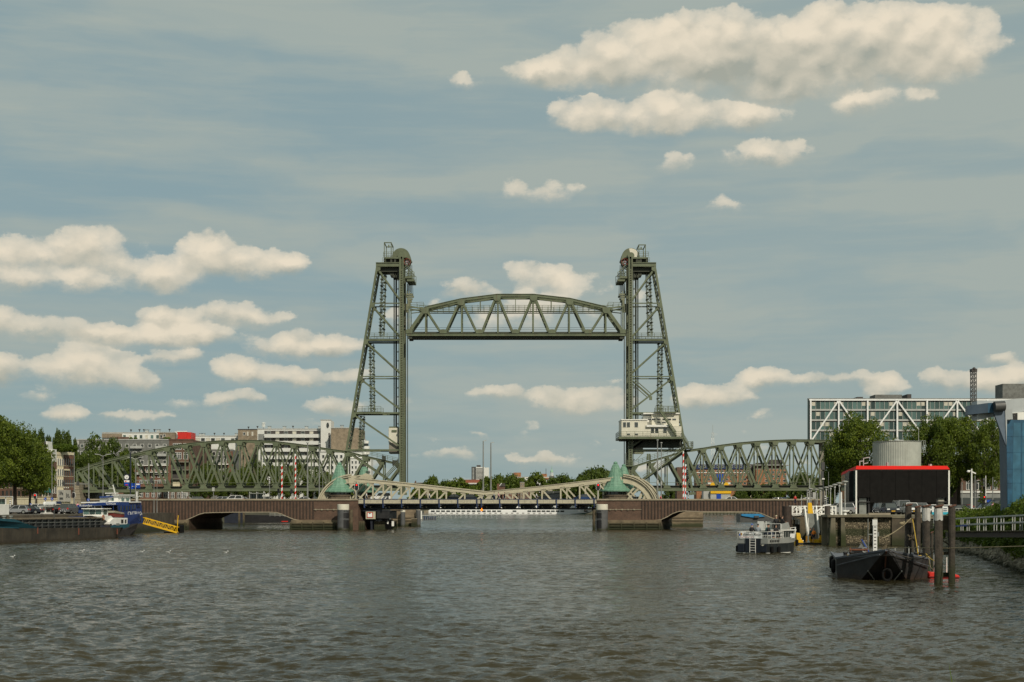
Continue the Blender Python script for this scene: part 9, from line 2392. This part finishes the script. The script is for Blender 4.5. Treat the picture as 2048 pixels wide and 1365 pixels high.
rope([P(1857,1113,92.8),P(1861,1135,92),P(1866,1140,91),P(1869,1130,90)],.02,'rope','hanging bight of rope between the barge and the red boat')
# ---------------------------------------------------------------- motor boat
Ym=145.0;th=R(38)
mo=Vector((P(1505,0,Ym).x,Ym,0));mbt=thing('motor_boat',mo,'grey and dark blue motor cruiser full of people with a white banner on its stern','boat',None,-th)
M['boat_grey']=mat('boat_grey_paint',(.26,.27,.255),.4,0,.05);M['boat_dark']=mat('boat_dark_hull',(.020,.024,.026),.4,0,.15,1.5,.3,(.07,.07,.06));M['boat_navy']=mat('boat_navy_paint',(.006,.009,.016),.35,0,.1)
Wb=1.72;Lb_=9.0
def hullring(y,w,z0,z1,z0w=.92):return[(-w*z0w,z0),(-w,z1),(w,z1),(w*z0w,z0)]
def yloft(secs,m_,nm):
 b=MB();n=len(secs[0][1]);vs=[(x,y,z)for y,rg_ in secs for x,z in rg_];b.add(vs,[(i*n+j,i*n+(j+1)%n,(i+1)*n+(j+1)%n,(i+1)*n+j)for i in range(len(secs)-1)for j in range(n)]+[tuple(range(n)),tuple((len(secs)-1)*n+j for j in range(n))]);return lpart(mbt,nm,b,m_)
yloft([(0,hullring(0,Wb,-.5,1.02)),(4.5,hullring(0,Wb,-.5,1.02)),(6.6,hullring(0,Wb*.78,-.5,1.1,.8)),(Lb_,hullring(0,.12,-.3,1.25,.5))],'boat_dark','hull')
yloft([(-.02,hullring(0,Wb+.02,1.0,1.5,1.0)),(4.5,hullring(0,Wb+.02,1.0,1.55,1.0)),(6.6,hullring(0,Wb*.85,1.06,1.7,.93)),(Lb_+.3,hullring(0,.18,1.25,1.95,.8))],'boat_grey','topsides')
mb=MB();mb.box(-Wb-.03,Wb+.03,-.06,.4,-.02,.08);lpart(mbt,'waterline_stripe',mb,'white');mb=MB();mb.box(Wb-.02,Wb+.02,0,5,-.02,.06);lpart(mbt,'waterline_stripe',mb,'white')
mb=MB();mb.box(-.78,.95,-.10,-.02,.1,1.52);lpart(mbt,'transom_recess',mb,'boat_navy')
for s in(-1,1):mb=MB();mb.box(s*1.28-.38,s*1.28+.38,-.14,-.02,.12,.95);lpart(mbt,'quarter_box',mb,'boat_navy',bevel=.05)
mb=MB()
for x in(-.22,.42):mb.bar((x,-.16,.1),(x,-.16,1.5),.05,.05,(0,1,0))
lpart(mbt,'ladder',mb,'white')
for k in range(5):mb=MB();mb.bar((-.22,-.16,.32+k*.26),(.42,-.16,.32+k*.26),.05,.05);lpart(mbt,'ladder_rung',mb,'white')
for k in range(6):mb=MB();y=.45+k*.36;mb.box(Wb+.015,Wb+.05,y,y+.2,1.14,1.36);lpart(mbt,'side_port',mb,'black')
for(x,y,z)in((-Wb-.1,.15,.45),(Wb+.12,.7,.38),(Wb+.12,2.2,.34),(1.25,Lb_-1.6,.95)):
 mb=MB();mb.tube([(x,y,z-.35),(x,y,z-.28),(x,y,z+.28),(x,y,z+.35)],[.05,.17,.17,.05],10);lpart(mbt,'fender',mb,'rubber');mb=MB();mb.tube([(x,y,z+.3),(x*.98,y,1.5)],.015,4);lpart(mbt,'fender_line',mb,'rope_dark')
mb=MB();mb.add([(1.05,-.17,.88),(1.25,-.17,.76),(1.45,-.17,.9),(1.25,-.17,.93)],[(0,1,2,3)]);mb.add([(1.0,-.17,.92),(.9,-.17,.98),(1.1,-.17,.9)],[(0,1,2)]);mb.add([(1.45,-.17,.92),(1.6,-.17,.98),(1.4,-.17,.9)],[(0,1,2)]);lpart(mbt,'winged_emblem',mb,'curtain')
mb=MB();mb.box(-1.2,1.5,3.6,6.3,1.5,2.28);lpart(mbt,'cabin',mb,'boat_grey',bevel=.06)
for k in range(4):mb=MB();mb.box(1.49,1.53,3.75+k*.62,4.22+k*.62,1.62,2.18);lpart(mbt,'cabin_window',mb,'glass')
mb=MB();mb.box(-1.35,1.65,3.3,6.5,2.28,2.38);lpart(mbt,'cabin_roof',mb,'white')
mb=MB();mb.prism3([(1.55,3.3,2.38),(1.55,5.3,2.38),(1.5,4.9,3.15),(1.5,3.3,2.95)],(-.06,0,0));mb.prism3([(-1.2,3.3,2.38),(-1.2,5.3,2.38),(-1.2,4.9,3.15),(-1.2,3.3,2.95)],(.06,0,0));mb.prism3([(-1.2,5.3,2.38),(1.55,5.3,2.38),(1.5,4.9,3.15),(-1.2,4.9,3.15)],(0,.06,0));lpart(mbt,'flybridge_screen',mb,'boat_grey')
mb=MB();mb.prism3([(-1.0,4.6,2.4),(-.2,4.6,2.4),(-.25,4.55,3.2),(-.95,4.55,3.2)],(0,.06,0));lpart(mbt,'console',mb,'grey_light')
mb=MB();rail(mb,[(-Wb,.0,1.5),(Wb,.0,1.5),(Wb,3.4,1.5)],.72,2,.85,.045);rail(mb,[(-Wb,0,1.5),(-Wb,3.4,1.5)],.72,2,.85,.045);lpart(mbt,'stern_railing',mb,'white')
mb=MB();rail(mb,[(1.55,6.3,1.6),(1.1,7.2,1.75),(.15,Lb_+.3,1.95),(-1.1,7.2,1.75)],.62,2,.7,.045);lpart(mbt,'bow_railing',mb,'white')
mb=MB();mb.bar((1.5,3.3,1.5),(1.5,3.3,3.0),.07,.07);mb.bar((1.5,3.3,3.0),(-.4,3.3,3.0),.05,.05);mb.bar((-.4,3.3,2.3),(-.4,3.3,3.0),.05,.05);mb.box(-1.2,-.5,3.3,3.34,2.4,3.25);mb.bar((-.2,3.3,2.6),(-.2,3.3,3.25),.05,.05);lpart(mbt,'rear_frame',mb,'white')
mb=MB();mb.box(1.56,1.6,5.2,6.2,1.45,1.95);lpart(mbt,'white_cushion',mb,'white_clean',bevel=.02)
for x,y in((.55,4.7),(.95,4.3)):mb=MB();mb.box(x-.22,x+.22,y-.2,y+.2,2.4,2.85);mb.box(x-.22,x+.22,y+.15,y+.25,2.8,3.2);lpart(mbt,'helm_seat',mb,'grey_dark')
bn=thing('banner',mo,'white cloth banner with black script and red print tied to the stern rail','banner',None,-th)
mb=MB();n=12;vs=[]
for i in range(n+1):
 x=-1.5+2.65*i/n;dz=-.04*math.sin(i*1.1);y=-.07-.03*math.sin(i*1.7);vs+=[(x,y,1.53+dz),(x,y+.01,2.15+.05*math.sin(i*.9))]
mb.add(vs,[(2*i,2*i+2,2*i+3,2*i+1)for i in range(n)]);mb.add([(v[0],v[1]+.02,v[2])for v in vs],[(2*i,2*i+1,2*i+3,2*i+2)for i in range(n)]);lpart(bn,'cloth',mb,'white_clean')
M['banner_red']=mat('faded_red_print',(.45,.12,.12),.7); 
o=text_mesh('Babbelu Roter',.36,'script_lettering',M['black'],None,(0,0,0),(math.pi/2,0,0),'LEFT',.003,.35,.98);o.parent=bn;o.location=(-1.02,-.125,1.84)
mb=MB()
for k in range(16):x=-1.35+k*.1;mb.obox((x,-.125,1.66+.04*math.sin(k*1.9)),(.035,0,.01),(0,.004,0),(0,0,.022))
lpart(bn,'red_print',mb,'banner_red')
mb=MB();mb.obox((-1.22,-.122,1.96),(.09,0,0),(0,.004,0),(0,0,.12));lpart(bn,'gold_patch',mb,mat('gold_patch',(.42,.22,.04),.6));mb=MB();mb.obox((-1.4,-.122,1.9),(.07,0,.03),(0,.004,0),(0,0,.09));lpart(bn,'blue_patch',mb,'cap_blue')
def onboat(x,y,z):return mo+Matrix.Rotation(-th,4,'Z')@Vector((x,y,z))
person(onboat(-.55,.9,1.55),R(150),'passenger in a blue and white cap seated at the stern, leftmost on the boat','sit','cloth_black','denim','hair_dark',False,'cap_blue')
person(onboat(.1,1.0,1.55),R(170),'dark haired passenger in grey seated second from left on the boat','sit','cloth_grey','cloth_black')
person(onboat(1.15,1.3,1.55),R(60),'passenger in black and white seated in the middle of the boat stern','sit','cloth_black','denim')
person(onboat(.75,1.9,1.55),R(200),'passenger in turquoise seated inboard on the boat','sit','cloth_teal','denim')
person(onboat(1.3,2.6,1.5),R(20),'passenger in dark clothes seated under the rear frame of the boat','sit','cloth_black','cloth_black')
person(onboat(.55,4.1,2.42),R(175),'helmsman in black with a pale straw hat on the flybridge','sit','cloth_black','cloth_black','hair_dark',False,'straw')
person(onboat(1.1,4.4,2.42),R(110),'second person on the flybridge beside the straw hatted helmsman','sit','cloth_black','denim')
# pedestrians on the bascule deck
for x,lb,sh in((733,'pedestrian in white on the left leaf near the clearance sign','cloth_white'),(859,'pedestrian in white crossing the left leaf','cloth_white'),(997,'pedestrian in pink just right of the bridge middle','cloth_pink'),(1009,'pedestrian in dark clothes right of the bridge middle','cloth_black'),(1073,'pedestrian in white on the right leaf','cloth_white'),(1321.5,'person in red by the lamp masts right of the turrets','red'),(988,'pedestrian in grey at the bridge middle','cloth_grey')):
 c=P(x,0,YK+1.6);person((c.x,YK+1.6,ZB+.55 if x<1200 else ZB),R(90),lb,'walk',sh,'denim',grp=None)
# near bank the photographer stands on, and the grass blades at its edge
slab('near_bank',[(-80,-40),(80,-40),(80,20.5),(-80,20.5)],1.55,-1,m='earth')
gr=thing('grass_tuft',(P(1912,0,19.5).x,19.5,1.5),'green grass blades poking up at the bottom right of the picture','grass');l=gr.location
for k,(dx,h_,ln)in enumerate(((0,1.04,-.10),(.03,.82,-.05),(-.05,.7,-.16),(.08,.75,.08),(.12,.66,.16))):
 mb=MB();w_=.012;pts=[(l.x+dx+ln*(t**2),l.y,l.z+h_*t)for t in(0,.35,.7,1)]
 for(a,b),(w0,w1)in zip(zip(pts[:-1],pts[1:]),((w_,w_),(w_,w_*.7),(w_*.7,.001))):mb.add([(a[0]-w0,a[1],a[2]),(a[0]+w0,a[1]+.003,a[2]),(b[0]+w1,b[1]+.003,b[2]),(b[0]-w1,b[1],b[2])],[(0,1,2,3)])
 mb.build('blade',M['leaf_bright'],gr)
